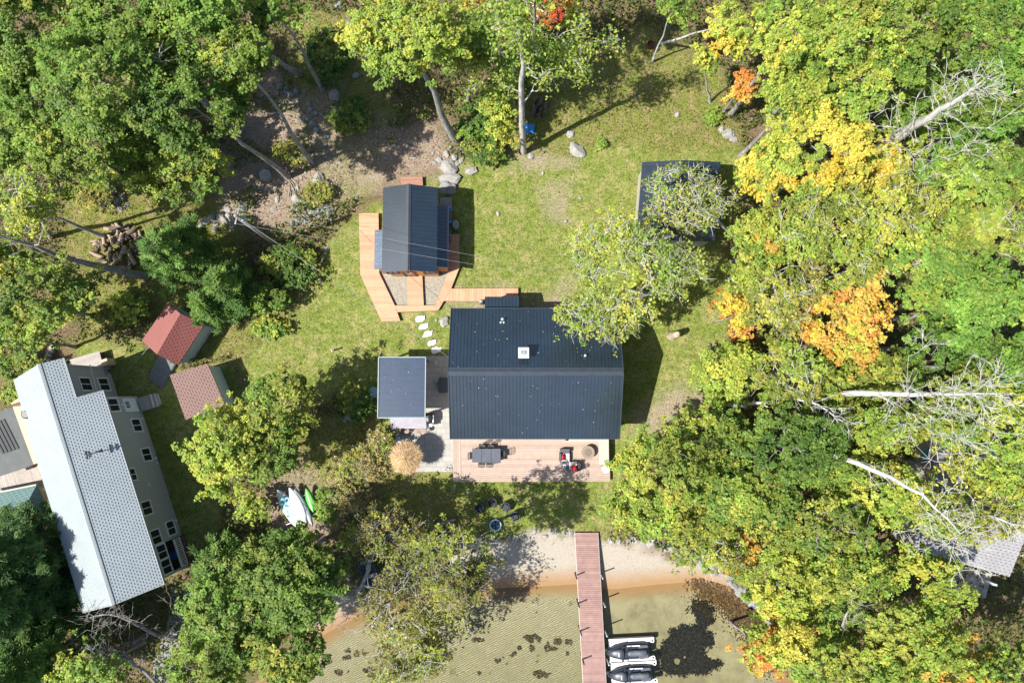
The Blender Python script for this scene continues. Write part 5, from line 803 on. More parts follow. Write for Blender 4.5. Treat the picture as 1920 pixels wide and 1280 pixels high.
for i in range(len(sh_pts)-1):
    (a, b_), (c_, d_) = sh_pts[i], sh_pts[i+1]; m_ = 4 if i < 6 else 5
    if i == 3: continue
    for k in range(m_): t_ = (k+.5)/m_; pts.append((a+(c_-a)*t_+rr.uniform(-4, 4), b_+(d_-b_)*t_+rr.uniform(-7, 6), rr.uniform(5, 11) if i > 3 else rr.uniform(4, 8)))
rocks('pale shore rock along the top of the sandy beach', 'shore rocks above the sand', [q for q in pts if q[0] < 1290], True); rocks('shore rock in the bank curving round the cove', 'shore rocks round the cove', [q for q in pts if q[0] >= 1290])
rocks('pale stone in the dry litter below the bare trunks', 'litter stones', [(rr.uniform(480, 640), rr.uniform(270, 400), rr.uniform(2.5, 4.5)) for _ in range(26)], True)
rocks('pebble on the bare soil behind the cabin', 'soil pebbles', [(rr.uniform(690, 830), rr.uniform(235, 300), rr.uniform(1.8, 3.6)) for _ in range(24)], True)
for i, (px, py, lb) in enumerate(((788, 597, 'white stepping stone nearest the orange boardwalk'), (795, 611.5, 'second white stepping stone from the boardwalk'), (802, 626, 'middle white stepping stone of the five'), (810, 642, 'fourth white stepping stone from the boardwalk, partly shaded'), (818, 656, 'shaded stepping stone nearest the pavilion patio'))):
    x, y, z = at_ground(px, py); mb = MB(); q = [(x+.35*(1+rr.uniform(-.2, .2))*math.copysign(abs(math.cos(a))**.6, math.cos(a))+.07*math.sin(a), y+.25*(1+rr.uniform(-.12, .12))*math.copysign(abs(math.sin(a))**.6, math.sin(a))+.08*math.cos(a)) for a in [6.283*k/9+.3 for k in range(12)]]; mb.prism(q, z-.06, z+.07); solo(mb, 'stepping_stone', mat('white_stone', (.68, .665, .63), .8, 0, .1, 4, .3, fine=.12), lb, 'stepping stone', 'stepping stones across the lawn')
for i, (px, py, lb) in enumerate(((105, 646, 'weathered block at the meadow end of the curved row of steps'), (101, 652, 'second block in the curved row of steps behind the shingled house'), (98.5, 658.5, 'middle block of the curved row of steps behind the shingled house'), (94.5, 665.5, 'fourth block of the curved row of steps'), (92.5, 673.5, 'tan block nearest the shingled roof in the curved row of steps'))):
    x, y, z = at_ground(px, py); mb = MB(); mb.box((x, y, z+.12), (.42, .24, .3), -.3, bev=.02); solo(mb, 'step_block', M_GREYW, lb, 'step block', 'row of step blocks')
M_LOG = mat('split_log', (.26, .20, .15), .85, 0, .35, 5, use_col=True, fine=.5)
protos = []
for i in range(6):
    mb = MB(); L = .2+.05*i; r = .10+.03*(i % 3); c_ = [(1, 1, 1), (1.5, 1.4, 1.3), (.5, .48, .45)][i % 3]; mb.tube([(-L, 0, 0), (0, .02, 0), (L, 0, 0)], [r, r*.95, r*.9], 9, c_, sm=False); mb.tube([(L, 0, 0), (L+.006, 0, 0)], r*.82, 9, (2.2, 1.9, 1.5)); me = mb.build('log', M_LOG); protos.append(me)
for i in range(64):
    a = rr.uniform(0, 6.28); d_ = math.sqrt(rr.random()); px, py = 228+50*d_*math.cos(a), 468+44*d_*math.sin(a); x, y, z = at_ground(px, py); o = protos[i] if i < 6 else protos[i % 6].copy()
    if i >= 6: COL.objects.link(o)
    o.location = (x, y, z+.1+.75*(1-d_)*rr.random()+.1); o.rotation_euler = (0, rr.uniform(-.35, .35), rr.uniform(0, 3.14)); o.scale = (rr.uniform(.8, 1.25),)*3; tag(o, 'split log lying in the woodpile between the thick leaning trunk and the pine', 'log', 'logs of the woodpile')
for i in range(22):
    px, py = 1012+rr.uniform(-14, 14), 204+rr.uniform(-13, 16); x, y, z = at_ground(px, py); o = protos[2 if i % 2 else 5].copy(); COL.objects.link(o); o.location = (x, y, z+.1+rr.uniform(0, .5)); o.rotation_euler = (0, rr.uniform(-.2, .2), rr.uniform(-.5, .5)+1.2); o.scale = (.7, .8, .8); tag(o, 'dark log stacked beside the blue tarp and tall bare trunk', 'log', 'logs stacked by the blue tarp')
for i in range(26):
    px, py = 560+rr.uniform(-50, 50), 375+rr.uniform(-45, 35); x, y, z = at_ground(px, py); a = rr.uniform(0, 3.14); L = rr.uniform(.3, .9); mb = MB(); mb.tube([(x-L*math.cos(a), y-L*math.sin(a), z+.05), (x+.05, y, z+.09), (x+L*math.cos(a), y+L*math.sin(a), z+.06)], [.03, .025, .012], 6); solo(mb, 'fallen_stick', BARK, 'fallen stick in the dry litter above the overhead wires', 'stick', 'fallen sticks in the litter')
for (a, b_, r, lb) in (((1365, 527), (1452, 477), .24, 'pale birch log lying in the undergrowth east of the garage'), ((700, 1010), (790, 985), .13, 'fallen trunk in the dry grass near the sparse shore tree'), ((806, 990), (855, 972), .15, 'brown log near the lawn chairs'), ((1510, 1100), (1575, 1168), .2, 'thick grey trunk lying among the lower crowns by the cove'), ((1700, 1205), (1748, 1262), .18, 'fallen grey trunk near the shore cottage deck')):
    A, B = P(*a, 0), P(*b_, 0); A = Vector((A[0], A[1], g1(*A[:2])+r)); B = Vector((B[0], B[1], g1(*B[:2])+r)); mb = MB(); mb.tube([A, A.lerp(B, .4)+Vector((.05, .08, .03)), B], [r, r*.9, r*.7], 10); solo(mb, 'fallen_log', DEADB if 'birch' in lb else BARK, lb, 'log')
# ================================================================== trees
def tubes_np(paths, sides=5):
    """paths: list of (points k x 3, radii k): one vertex and face array for all of them"""
    V = []; F = []; off = 0; ang = np.arange(sides)*2*np.pi/sides; cs, sn = np.cos(ang), np.sin(ang)
    for pts, rad in paths:
        pts = np.asarray(pts, float); k = len(pts); d = np.empty_like(pts); d[1:-1] = pts[2:]-pts[:-2]; d[0] = pts[1]-pts[0]; d[-1] = pts[-1]-pts[-2]
        d /= np.linalg.norm(d, axis=1, keepdims=True)+1e-9; m = d.mean(0); ref = np.array([0., 0, 1]) if abs(m[2]) < .75*np.linalg.norm(m) else np.array([1., 0, 0])
        u = np.cross(d, ref); u /= np.linalg.norm(u, axis=1, keepdims=True)+1e-9; w = np.cross(d, u)
        ring = pts[:, None, :]+np.asarray(rad)[:, None, None]*(u[:, None, :]*cs[None, :, None]+w[:, None, :]*sn[None, :, None]); V.append(ring.reshape(-1, 3))
        i = np.arange(k-1)[:, None]*sides; j = np.arange(sides)[None, :]; jn = (j+1) % sides; F.append((np.stack([i+j, i+jn, i+sides+jn, i+sides+j], -1)+off).reshape(-1, 4)); off += k*sides
    return np.concatenate(V), np.concatenate(F)
def leaf_arrays(c, nrm, size, asp, cols, rng):
    n_ = len(c); nrm = nrm/(np.linalg.norm(nrm, axis=1, keepdims=True)+1e-9); a = rng.normal(size=(n_, 3)); a -= nrm*(a*nrm).sum(1, keepdims=True); a /= np.linalg.norm(a, axis=1, keepdims=True)+1e-9; b_ = np.cross(nrm, a)
    L = size[:, None]/2; Wd = L*asp; fold = nrm*(L*.22)
    V = np.stack([c-a*L, c+b_*Wd+fold, c+a*L, c-b_*Wd+fold], 1).reshape(-1, 3); F = np.arange(4*n_).reshape(n_, 4); return V, F, np.repeat(cols, 4, 0)
PAL = {
 'deep': ((0.075, 0.150, 0.025), (0.120, 0.200, 0.033), (0.095, 0.170, 0.030)),
 'green': ((0.120, 0.200, 0.033), (0.170, 0.250, 0.041), (0.140, 0.220, 0.040), (0.200, 0.260, 0.045)),
 'fresh': ((0.170, 0.280, 0.046), (0.230, 0.330, 0.054), (0.140, 0.240, 0.040)),
 'lime': ((0.235, 0.325, 0.054), (0.285, 0.360, 0.059), (0.190, 0.285, 0.047), (0.330, 0.365, 0.060)),
 'chartreuse': ((0.360, 0.410, 0.068), (0.420, 0.420, 0.069), (0.280, 0.360, 0.059)),
 'straw': ((.42, .34, .15), (.36, .30, .12), (.30, .27, .09), (.25, .25, .07)),
 'duskolive': ((0.140, 0.150, 0.032), (0.200, 0.195, 0.042), (0.110, 0.125, 0.030), (0.230, 0.200, 0.060)),
 'yellow': ((0.600, 0.480, 0.079), (0.530, 0.460, 0.076), (0.580, 0.430, 0.050), (0.420, 0.430, 0.071)),
 'olive': ((0.210, 0.260, 0.043), (0.280, 0.310, 0.051), (0.170, 0.210, 0.035), (0.330, 0.340, 0.060)),
 'bronze': ((0.260, 0.245, 0.060), (0.320, 0.295, 0.070), (0.200, 0.210, 0.050), (0.350, 0.340, 0.080)),
 'orange': ((0.600, 0.340, 0.060), (0.580, 0.420, 0.060), (0.580, 0.250, 0.060), (0.620, 0.380, 0.080)),
 'amber': ((0.600, 0.270, 0.060), (0.580, 0.200, 0.050), (0.560, 0.360, 0.070)),
 'red': ((0.360, 0.050, 0.025), (0.420, 0.100, 0.030), (0.300, 0.160, 0.032)),
 'autumn': ((0.440, 0.420, 0.069), (0.600, 0.420, 0.060), (0.360, 0.400, 0.066), (0.580, 0.340, 0.070)),
 'maple': ((0.160, 0.290, 0.050), (0.200, 0.330, 0.055), (0.120, 0.230, 0.040)),
 'pine': ((0.120, 0.210, 0.045), (0.165, 0.265, 0.055), (0.085, 0.165, 0.038)),
 'darkred': ((0.020, 0.014, 0.012), (0.035, 0.020, 0.016)),
 'bluepine': ((0.090, 0.170, 0.050), (0.120, 0.210, 0.058), (0.070, 0.135, 0.042))}
TREES = 0
def grow(rng, trunk_pts, trunk_r, tips, r_tip, r_max, bend=.18):
    """each tip joins the nearest point already grown, trunk first: limbs fork into branches"""
    P_ = [np.asarray(p, float) for p in trunk_pts]; R_ = list(trunk_r); paths = []; A = np.array(P_); rad = np.array(R_)
    base = A[max(1, len(A)//3):]; order = np.argsort([np.min(np.linalg.norm(base-t_, axis=1)) for t_ in tips])
    lo = max(1, int(len(A)*.3)); pool = A[lo:]; pr = rad[lo:]
    for i in order:
        t_ = tips[i]; d = pool-t_; dist = np.linalg.norm(d, axis=1)+np.maximum(0, d[:, 2]+.25)*1.6; j = int(np.argmin(dist)); s_ = pool[j]; L = np.linalg.norm(t_-s_)
        if L < .15: continue
        r0 = min(pr[j]*.72, r_max, .016+.020*L+r_tip); k = 5 if L > 1 else 3; tt = np.linspace(0, 1, k)[:, None]
        side = rng.normal(size=3)*bend*L; side[2] = abs(side[2])*.4+.06*L; pts = s_+(t_-s_)*tt+side*(np.sin(np.pi*tt)*(1-.3*tt)); pts[1:-1] += rng.normal(size=(k-2, 3))*.05*L
        rr_ = r0+(r_tip-r0)*tt[:, 0]; paths.append((pts, rr_)); pool = np.concatenate([pool, pts[1:]]); pr = np.concatenate([pr, rr_[1:]])
    return paths
def tree(name, label, cat, c, r, zc, zr=None, base=None, pal='green', dens=1.0, leaf=.175, clump=1.0, bark_m=None, bare=0.0, twig=0, kind='tree', pal2=None, mix2=0.0, trunk_r=None, flat=.55, gap=.0, seed=None, group=None, lowest=-.3):
    """c: crown centre in the picture at height zc, r: its half width and half depth in picture pixels at that height"""
    global TREES
    TREES += 1; rng = np.random.default_rng(1000+TREES if seed is None else seed); C = np.array(P(*c, zc)); k = (H-zc)/FPX; rx, ry = (r if isinstance(r, tuple) else (r, r)); rx *= k; ry *= k; R0 = math.sqrt(rx*ry); zr = zr or min(.75*R0+.6, zc-.4)
    b2 = np.array(P(*base, 0)) if base else np.array([C[0]+rng.normal()*.25*min(1, R0/3), C[1]+rng.normal()*.25*min(1, R0/3), 0]); b2[2] = g1(b2[0], b2[1])
    root = thing(name, label, cat, tuple(b2), group); top = C+np.array([0, 0, zr*.55]); hgt = top[2]-b2[2]; tr_ = trunk_r or (.04+.0105*hgt)
    # crown outline: an uneven ellipsoid
    K = rng.normal(size=(5, 3))*1.6; ph = rng.uniform(0, 6.28, 5)
    shape = lambda u: 1+.13*np.sin(u@K.T*1.3+ph).sum(1)/1.4
    cr = .82*clump*(.75+.09*R0); nclump = max(8, int(3.9*(rx*ry*math.pi)/(cr*cr*2.4)*(1 if bare == 0 else 1)))
    u = rng.normal(size=(nclump*3, 3)); u /= np.linalg.norm(u, axis=1, keepdims=True); u = u[u[:, 2] > lowest][:nclump]; rad = shape(u)*rng.uniform(.45, 1, len(u))**.45*.93
    tips = C+u*rad[:, None]*np.array([rx-cr*.45 if rx > cr*1.5 else rx*.7, ry-cr*.45 if ry > cr*1.5 else ry*.7, zr])
    if gap: keep = np.sin(u@(K[:3].T*1.9)+ph[:3]).sum(1) > (-3+gap*3.2); keep[:4] = True; tips = tips[keep]; u = u[keep]
    nt_ = 7; tt = np.linspace(0, 1, nt_)[:, None]; wob = np.zeros((nt_, 3)); wob[1:-1, :2] = rng.normal(size=(nt_-2, 2))*.007*hgt
    start = b2-np.array([0, 0, .2]); tp = start+(top-start)*tt+wob; trad = tr_*(1-.86*tt[:, 0])+.012; trad[0] *= 1.35
    V, F = tubes_np([(tp, trad)], 9); o = rel(root, 'trunk', V, F, bark_m or BARK)
    tipr = .014; paths = grow(rng, tp, trad, tips, tipr, tr_*.55)
    if twig:
        for t_ in tips:
            for _ in range(twig): d_ = rng.normal(size=3); d_[2] = abs(d_[2])*.5; d_ /= np.linalg.norm(d_); L = cr*rng.uniform(.7, 1.5); m_ = t_+d_*L*.5+rng.normal(size=3)*.08*L; paths.append((np.array([t_, m_, t_+d_*L]), np.array([.017, .013, .006])))
    if paths: V, F = tubes_np(paths, 5); rel(root, 'branches', V, F, bark_m or BARK)
    nb = int(len(tips)*(1-bare)); sel = rng.permutation(len(tips))[:nb]
    if nb and dens > 0:
        nl = max(16, int(150*dens*(cr/.8)**2*(.22/leaf)**1.7)); ct = tips[sel]; cs = cr*rng.uniform(.65, 1.2, nb); n_ = nl*nb; ci = np.repeat(np.arange(nb), nl)
        g = rng.normal(size=(n_, 3)); g /= np.linalg.norm(g, axis=1, keepdims=True); g *= (rng.random((n_, 1))**.42); sub = rng.normal(size=(nb, 8, 3))*.62; si = rng.integers(0, 8, n_); g = g*.36+sub[ci, si]*.85
        pos_ = ct[ci]+g*cs[ci][:, None]*np.array([1, 1, flat]); outw = (pos_-C)/np.array([rx, ry, zr]); nrm = np.array([0, 0, 1.0])+outw*.3+rng.normal(size=(n_, 3))*.4
        pal_a = np.array(PAL[pal]); cc = pal_a[rng.integers(0, len(pal_a), nb)]
        if pal2: pb_ = np.array(PAL[pal2]); w_ = (np.sin(u[sel]@K[:3].T*1.2+ph[:3]).sum(1)+rng.normal(size=nb)*.5) > np.quantile(np.sin(u@K[:3].T*1.2+ph[:3]).sum(1), 1-mix2); cc = np.where(w_[:, None], pb_[rng.integers(0, len(pb_), nb)], cc)
        cc = cc*rng.uniform(.8, 1.2, (nb, 1)); cols = np.clip(cc[ci]*rng.uniform(.72, 1.3, (n_, 1))*(1+rng.normal(size=(n_, 3))*.07), .004, .6)
        V, F, Cc = leaf_arrays(pos_, nrm, leaf*(.55+1.0*rng.random(n_)**1.6), .62, cols, rng); rel(root, 'crown' if kind == 'tree' else 'foliage', V, F, LEAF, Cc)
    return root
def rel(root, name, V, F, m_, tint=None):
    me = np_mesh(name, V-np.array(root.location), F, tint, [m_], smooth=tint is None); return link(name, me, root)
def pine(name, label, c, r, hgt, pal='pine', base=None, seed=None, dens=1.0):
    """c, r: where the crown's widest ring shows, at a third of the height"""
    global TREES
    TREES += 1; rng = np.random.default_rng(2000+TREES if seed is None else seed); zc = hgt*.5; C = np.array(P(*c, zc)); R0 = r*(H-zc)/FPX; b2 = np.array([C[0], C[1], g1(C[0], C[1])]) if base is None else np.array(P(*base, 0)); root = thing(name, label, 'tree', tuple(b2)); top = np.array([C[0], C[1], hgt]); tr_ = .04+.014*hgt
    tt = np.linspace(0, 1, 6)[:, None]; tp = b2+(top-b2)*tt; V, F = tubes_np([(tp, tr_*(1-.9*tt[:, 0])+.01)], 8); rel(root, 'trunk', V, F, BARKD)
    paths = []; cen = []; dirs = []; tcol = []; pal_a = np.array(PAL[pal]); nw = int(hgt*1.7)
    for w in range(nw):
        f = .22+.76*(w+.5)/nw; z = hgt*f; Lr = R0*(1.05-((f-.22)/.78)**1.4)*1.0+.15; nb = rng.integers(5, 8); a0 = rng.uniform(0, 6.28)
        for i in range(nb):
            a = a0+i*6.283/nb+rng.normal()*.22; L = Lr*rng.uniform(.7, 1.12); s_ = b2+(top-b2)*f; e_ = s_+np.array([math.cos(a)*L, math.sin(a)*L, L*rng.uniform(.05, .3)]); m_ = (s_+e_)/2-np.array([0, 0, .06*L]); paths.append((np.array([s_, m_, e_]), np.array([.035, .022, .008])))
            ntu = max(3, int(5.5*L)); q = rng.uniform(.28, 1.03, ntu)**.8; col = pal_a[rng.integers(0, len(pal_a))]*rng.uniform(.75, 1.3)
            for t_ in q:
                p_ = s_+(e_-s_)*t_; sp_w = .30*L*(1.15-t_); perp = np.array([-math.sin(a), math.cos(a), 0])*rng.normal()*sp_w; cen.append(p_+perp+np.array([0, 0, rng.normal()*.08])); dirs.append([math.cos(a)+perp[0]*.5, math.sin(a)+perp[1]*.5, .35]); tcol.append(col*rng.uniform(.85, 1.15))
    V, F = tubes_np(paths, 4); rel(root, 'branches', V, F, BARKD)
    cen, dirs, tcol = np.array(cen), np.array(dirs), np.array(tcol); nn = int(34*dens); ci = np.repeat(np.arange(len(cen)), nn); n_ = len(ci); d_ = dirs[ci]*.55+rng.normal(size=(n_, 3))*.75; d_[:, 2] = d_[:, 2]*.7+.15; d_ /= np.linalg.norm(d_, axis=1, keepdims=True)
    L = rng.uniform(.15, .34, n_)[:, None]; p0 = cen[ci]+rng.normal(size=(n_, 3))*.10; w_ = np.cross(d_, np.array([0, 0, 1.0])+rng.normal(size=(n_, 3))*.3); w_ /= np.linalg.norm(w_, axis=1, keepdims=True)+1e-9; w_ *= .024
    V = np.stack([p0-w_, p0+w_, p0+d_*L+w_*.6, p0+d_*L-w_*.6], 1).reshape(-1, 3); cols = np.repeat(np.clip(tcol[ci]*rng.uniform(.7, 1.45, (n_, 1)), .004, .5), 4, 0); rel(root, 'crown', V, np.arange(4*n_).reshape(n_, 4), LEAF, cols); return root
def dead_tree(name, label, base, path, ntips, spread, tipc=None, r0=.2, bark_m=None, seed=None, tipr=.013, cat='dead tree', zup=.5, bz_=0.0, leafy=0, pal='olive'):
    """path: trunk line as picture points with heights; tips spread round its outer part"""
    global TREES
    TREES += 1; rng = np.random.default_rng(3000+TREES if seed is None else seed); pts = np.array([P(x, y, z) for x, y, z in path]); pts = np.concatenate([[[pts[0][0], pts[0][1], g1(pts[0][0], pts[0][1])]], pts]) if path[0][2] > 1 else pts; b2 = pts[0].copy(); b2[2] = min(b2[2], max(g1(b2[0], b2[1]), pts[0][2]-.3)) if pts[0][2] > 1 else g1(b2[0], b2[1])
    root = thing(name, label, cat, tuple(b2)); pts[0] = b2; seg = np.linspace(0, len(pts)-1, 12); tp = np.stack([np.interp(seg, np.arange(len(pts)), pts[:, i]) for i in range(3)], 1); tp[1:-1] += rng.normal(size=(10, 3))*.05; trad = r0*(1-np.linspace(0, 1, 12))**.8*.8+.025
    V, F = tubes_np([(tp, trad)], 8); rel(root, 'trunk', V, F, bark_m or DEADB); L = np.linalg.norm(tp[-1]-tp[0]); tips = []
    if tipc:
        for x, y, z, n_, s_ in tipc: q = np.array(P(x, y, z)); tips += list(q+rng.normal(size=(int(n_*1.6), 3))*np.array([s_, s_, s_*.5]))
    for _ in range(int(ntips*1.7)):
        f = rng.uniform(.35, 1.0); p_ = np.array([np.interp(f*11, np.arange(12), tp[:, i]) for i in range(3)]); d_ = rng.normal(size=3); ax = (tp[-1]-tp[0])/L; d_ += ax*1.7; d_[2] += zup*abs(rng.normal()); d_ /= np.linalg.norm(d_); tips.append(p_+d_*spread*rng.uniform(.3, 1.0)*(1.15-.5*f))
    tips = np.array(tips); paths = grow(rng, tp, trad, tips, tipr, r0*.5, .1); extra = []
    for pts_, _ in list(paths):
        for _k in range(4): e_ = pts_[-1]; d_ = (pts_[-1]-pts_[-2]); d_ = d_/(np.linalg.norm(d_)+1e-9)+rng.normal(size=3)*.45; extra.append((np.array([e_, e_+d_*.45*spread*rng.uniform(.2, .6)]), np.array([tipr*.9, tipr*.5])))
    V, F = tubes_np(paths+extra, 5); rel(root, 'branches', V, F, bark_m or DEADB)
    if leafy:
        ci = rng.integers(0, len(tips), leafy); p_ = tips[ci]+rng.normal(size=(leafy, 3))*.35; pal_a = np.array(PAL[pal]); cols = pal_a[rng.integers(0, len(pal_a), leafy)]*rng.uniform(.8, 1.25, (leafy, 1)); V, F, Cc = leaf_arrays(p_, np.array([0, 0, 1.0])+rng.normal(size=(leafy, 3))*.6, rng.uniform(.14, .28, leafy), .62, cols, rng); rel(root, 'crown', V, F, LEAF, Cc)
    return root
T = tree
# ---- woods at the top left corner
T('broadleaf_tree', 'mid-green broadleaf tree in the top left corner of the woods', 'tree', (60, 55), (120, 105), 12, pal='green', pal2='lime', mix2=.25)
T('broadleaf_tree', 'green broadleaf tree at the frame top, second from the corner', 'tree', (225, 30), (105, 90), 13, pal='green', pal2='fresh', mix2=.3)
T('broadleaf_tree', 'fresh green broadleaf tree at the frame top above the first bare trunk', 'tree', (375, 45), (110, 95), 13, base=(563, 138), pal='fresh', pal2='green', mix2=.5)
T('broadleaf_tree', 'broad green tree at the frame side below the corner tree', 'tree', (55, 205), (110, 90), 9, pal='fresh', pal2='green', mix2=.5)
T('broadleaf_tree', 'large dense green tree in the middle of the top left woods', 'tree', (205, 165), (125, 105), 14, pal='green', pal2='fresh', mix2=.3)
T('broadleaf_tree', 'deep green tree on the longer curved bare trunk of the fork', 'tree', (365, 205), (115, 100), 12.5, base=(540, 331), pal='green', pal2='deep', mix2=.55)
T('broadleaf_tree', 'bright-topped green tree on the thin straight trunk of the fork', 'tree', (455, 115), (72, 62), 12.5, base=(585, 306), pal='green', pal2='lime', mix2=.45, trunk_r=.19)
T('broadleaf_tree', 'pale green tree at the meadow end of the top left woods', 'tree', (150, 275), (110, 75), 8.5, pal='green', pal2='lime', mix2=.35)
T('broadleaf_tree', 'yellow-green tree over the meadow next to the deep green crown', 'tree', (318, 312), (112, 66), 4.2, pal='lime', pal2='green', mix2=.45)
T('broadleaf_tree', 'bright green tree hanging over the frame top beside the mossy strip', 'tree', (520, 20), (62, 52), 11, pal='fresh', pal2='deep', mix2=.3, gap=.3)
dead_tree('dead_branch_tree', 'thin bare bleached limb poking through the dense green woods', None, [(330, 210, 0), (290, 150, 9), (300, 105, 15)], 14, 1.6, r0=.12)
# ---- meadow side
T('yellowing_tree', 'yellow-leaved tree with curved bare limbs at the meadow edge', 'tree', (50, 385), (75, 68), 8.5, pal='chartreuse', pal2='lime', mix2=.3, gap=.55, bark_m=DEADB, twig=2, bare=.25)
dead_tree('bare_tree', 'bare grey tree with a long arching limb over the meadow', None, [(95, 445, 0), (72, 400, 6), (40, 330, 11)], 8, 1.6, tipc=[(190, 380, 7, 2, .2), (130, 375, 7, 3, .4), (20, 350, 9, 5, .7), (0, 420, 8, 4, .6)], r0=.22, bark_m=BARK)
dead_tree('leaning_tree', 'thick leaning grey trunk reaching over the woodpile to the frame edge', None, [(268, 516, .5), (200, 502, 3.2), (120, 482, 6.2), (55, 460, 8.5), (-40, 425, 11)], 6, 1.8, tipc=[(80, 400, 9, 4, .5), (0, 480, 8, 4, .6), (150, 500, 6, 2, .3)], r0=.33, bark_m=BARK)
T('broadleaf_tree', 'light green tree spreading below the thick leaning trunk', 'tree', (75, 565), (118, 72), 7.5, pal='lime', pal2='green', mix2=.5, gap=.2, twig=1)
T('broadleaf_tree', 'olive-green tree at the frame edge under the thick leaning trunk', 'tree', (20, 500), (70, 50), 7, pal='olive', pal2='lime', mix2=.5, gap=.25)
T('broadleaf_tree', 'small green tree at the frame edge above the curved row of steps', 'tree', (30, 630), (65, 42), 6, pal='fresh', pal2='lime', mix2=.5)
T('shrub', 'yellow-green shrub beside the red shed roof', 'shrub', (238, 575), (42, 30), 1.3, 1.0, pal='chartreuse', pal2='lime', mix2=.5, leaf=.17, clump=.7, kind='shrub')
T('shrub', 'low dry shrub between woodpile and meadow grass', 'shrub', (200, 590), (40, 22), 1.0, .7, pal='olive', pal2='bronze', mix2=.5, leaf=.16, clump=.6, kind='shrub', gap=.3)
T('shrub', 'low green shrub behind the curved row of step blocks', 'shrub', (40, 690), (50, 28), 1.2, .9, pal='olive', pal2='green', mix2=.5, leaf=.17, clump=.7, kind='shrub')
T('shrub', 'grassy green shrub at the corner of the pale shingle slope', 'shrub', (40, 735), (48, 26), 1.1, .8, pal='olive', pal2='lime', mix2=.4, leaf=.16, clump=.7, kind='shrub')
T('shrub', 'tall tan and green weeds beside the white boulder heap', 'shrub', (160, 360), (60, 32), 1.0, .8, pal='olive', pal2='bronze', mix2=.5, leaf=.16, clump=.7, kind='shrub', gap=.3)
pine('pine', 'soft green pine between the woodpile and the red shed', (335, 478), 70, 8.0, base=None)
pine('pine', 'smaller shaded pine beyond the soft green pine, nearer the lawn', (430, 540), 52, 6)
pine('pine', 'young pine overhanging the red shed roof end', (398, 575), 38, 5)
T('shrub', 'bright green sapling on the shady side of the pines near the lawn', 'shrub', (500, 565), (38, 26), 1.6, 1.1, pal='fresh', pal2='green', mix2=.4, leaf=.17, clump=.7, kind='shrub')
T('shrub', 'dark ground shrub under the overhead wires next to the pole', 'shrub', (545, 500), (60, 40), 1.0, .8, pal='deep', pal2='olive', mix2=.3, leaf=.17, clump=.7, kind='shrub', gap=.3)
T('fern_clump', 'bright green ferns along the lawn edge below the pines', 'ferns', (505, 615), (40, 22), .6, .5, pal='fresh', pal2='chartreuse', mix2=.4, leaf=.18, clump=.5, kind='shrub')
# ---- between the sheds and the pavilion
T('broadleaf_tree', 'bright yellow-green tree next to the faded brown shed', 'tree', (425, 845), (78, 92), 6.5, pal='chartreuse', pal2='lime', mix2=.45)
T('broadleaf_tree', 'dull green tree beside the bright yellow-green one near the lawn', 'tree', (522, 765), (70, 72), 5.5, pal='green', pal2='olive', mix2=.55, gap=.12)
T('broadleaf_tree', 'olive tree with fine leaves beyond the paddle boards', 'tree', (505, 850), (75, 55), 5.5, pal='olive', pal2='green', mix2=.5, gap=.12)
T('shrub', 'small yellow-green sapling near the board rack', 'shrub', (476, 950), (26, 26), 1.7, 1.2, pal='chartreuse', pal2='lime', mix2=.4, leaf=.18, clump=.7, kind='shrub')
T('shrub', 'green bush beside the short green kayak', 'shrub', (612, 945), (24, 36), 1.2, .9, pal='fresh', pal2='green', mix2=.4, leaf=.16, clump=.6, kind='shrub', gap=.25)
T('dry_shrub', 'dry straw-coloured shrub between the patio and the board rack', 'shrub', (675, 870), (58, 40), 1.2, .9, pal='straw', pal2='olive', mix2=.3, leaf=.13, clump=.7, kind='shrub', gap=.35, dens=.6, twig=2)
T('dry_shrub', 'straggly yellowish shrub on the dry grass below the patio', 'shrub', (655, 930), (46, 32), 1.2, .9, pal='straw', pal2='duskolive', mix2=.35, leaf=.14, clump=.7, kind='shrub', gap=.35, dens=.6, twig=2)
T('shrub', 'sparse twiggy shrub touching the straw umbrella', 'shrub', (715, 835), (30, 38), 1.3, 1.0, pal='straw', pal2='olive', mix2=.5, leaf=.14, clump=.7, kind='shrub', gap=.3, dens=.6, twig=2)
T('shrub', 'shaded shrub against the left side of the pavilion', 'shrub', (668, 760), (36, 40), .9, .7, pal='deep', pal2='olive', mix2=.35, leaf=.16, clump=.7, kind='shrub', gap=.35)
# ---- lower left
pine('pine', 'dark bluish pine beside the pale shingle roof corner', (42, 1035), 92, 10, pal='bluepine')
pine('pine', 'tall dark pine filling the frame side below the teal roof', (30, 1130), 95, 11, pal='bluepine')
pine('pine', 'dark pine at the bottom corner of the frame', (75, 1235), 88, 10, pal='pine')
pine('pine', 'small dark pine close to the eave of the pale shingle slope', (105, 1105), 50, 7, pal='bluepine')
T('broadleaf_tree', 'yellow-green sapling tree at the frame bottom beside the dark pines', 'tree', (172, 1252), (75, 40), 6, pal='lime', pal2='fresh', mix2=.4)
dead_tree('dead_tree', 'grey dead tree sprawled below the shingled house gable', None, [(345, 1195, 0), (290, 1190, 3), (215, 1150, 5.5), (165, 1158, 6)], 26, 1.7, tipc=[(165, 1170, 5, 6, .7), (220, 1170, 5, 10, .9), (310, 1165, 4, 8, .9)], r0=.16, bark_m=BARK)
dead_tree('dead_tree', 'second grey dead tree at the frame bottom beside the gravel path', None, [(300, 1285, 0), (250, 1240, 5), (165, 1212, 7)], 26, 1.6, tipc=[(240, 1250, 5, 10, .9), (190, 1215, 6, 6, .6)], r0=.14, bark_m=BARK)
pine('pine', 'feathery bright pine next to the shingled house porch', (416, 1062), 56, 6, pal='pine')
T('broadleaf_tree', 'deep green round tree below the paddle boards', 'tree', (545, 1068), (106, 74), 8, pal='deep', pal2='green', mix2=.6)
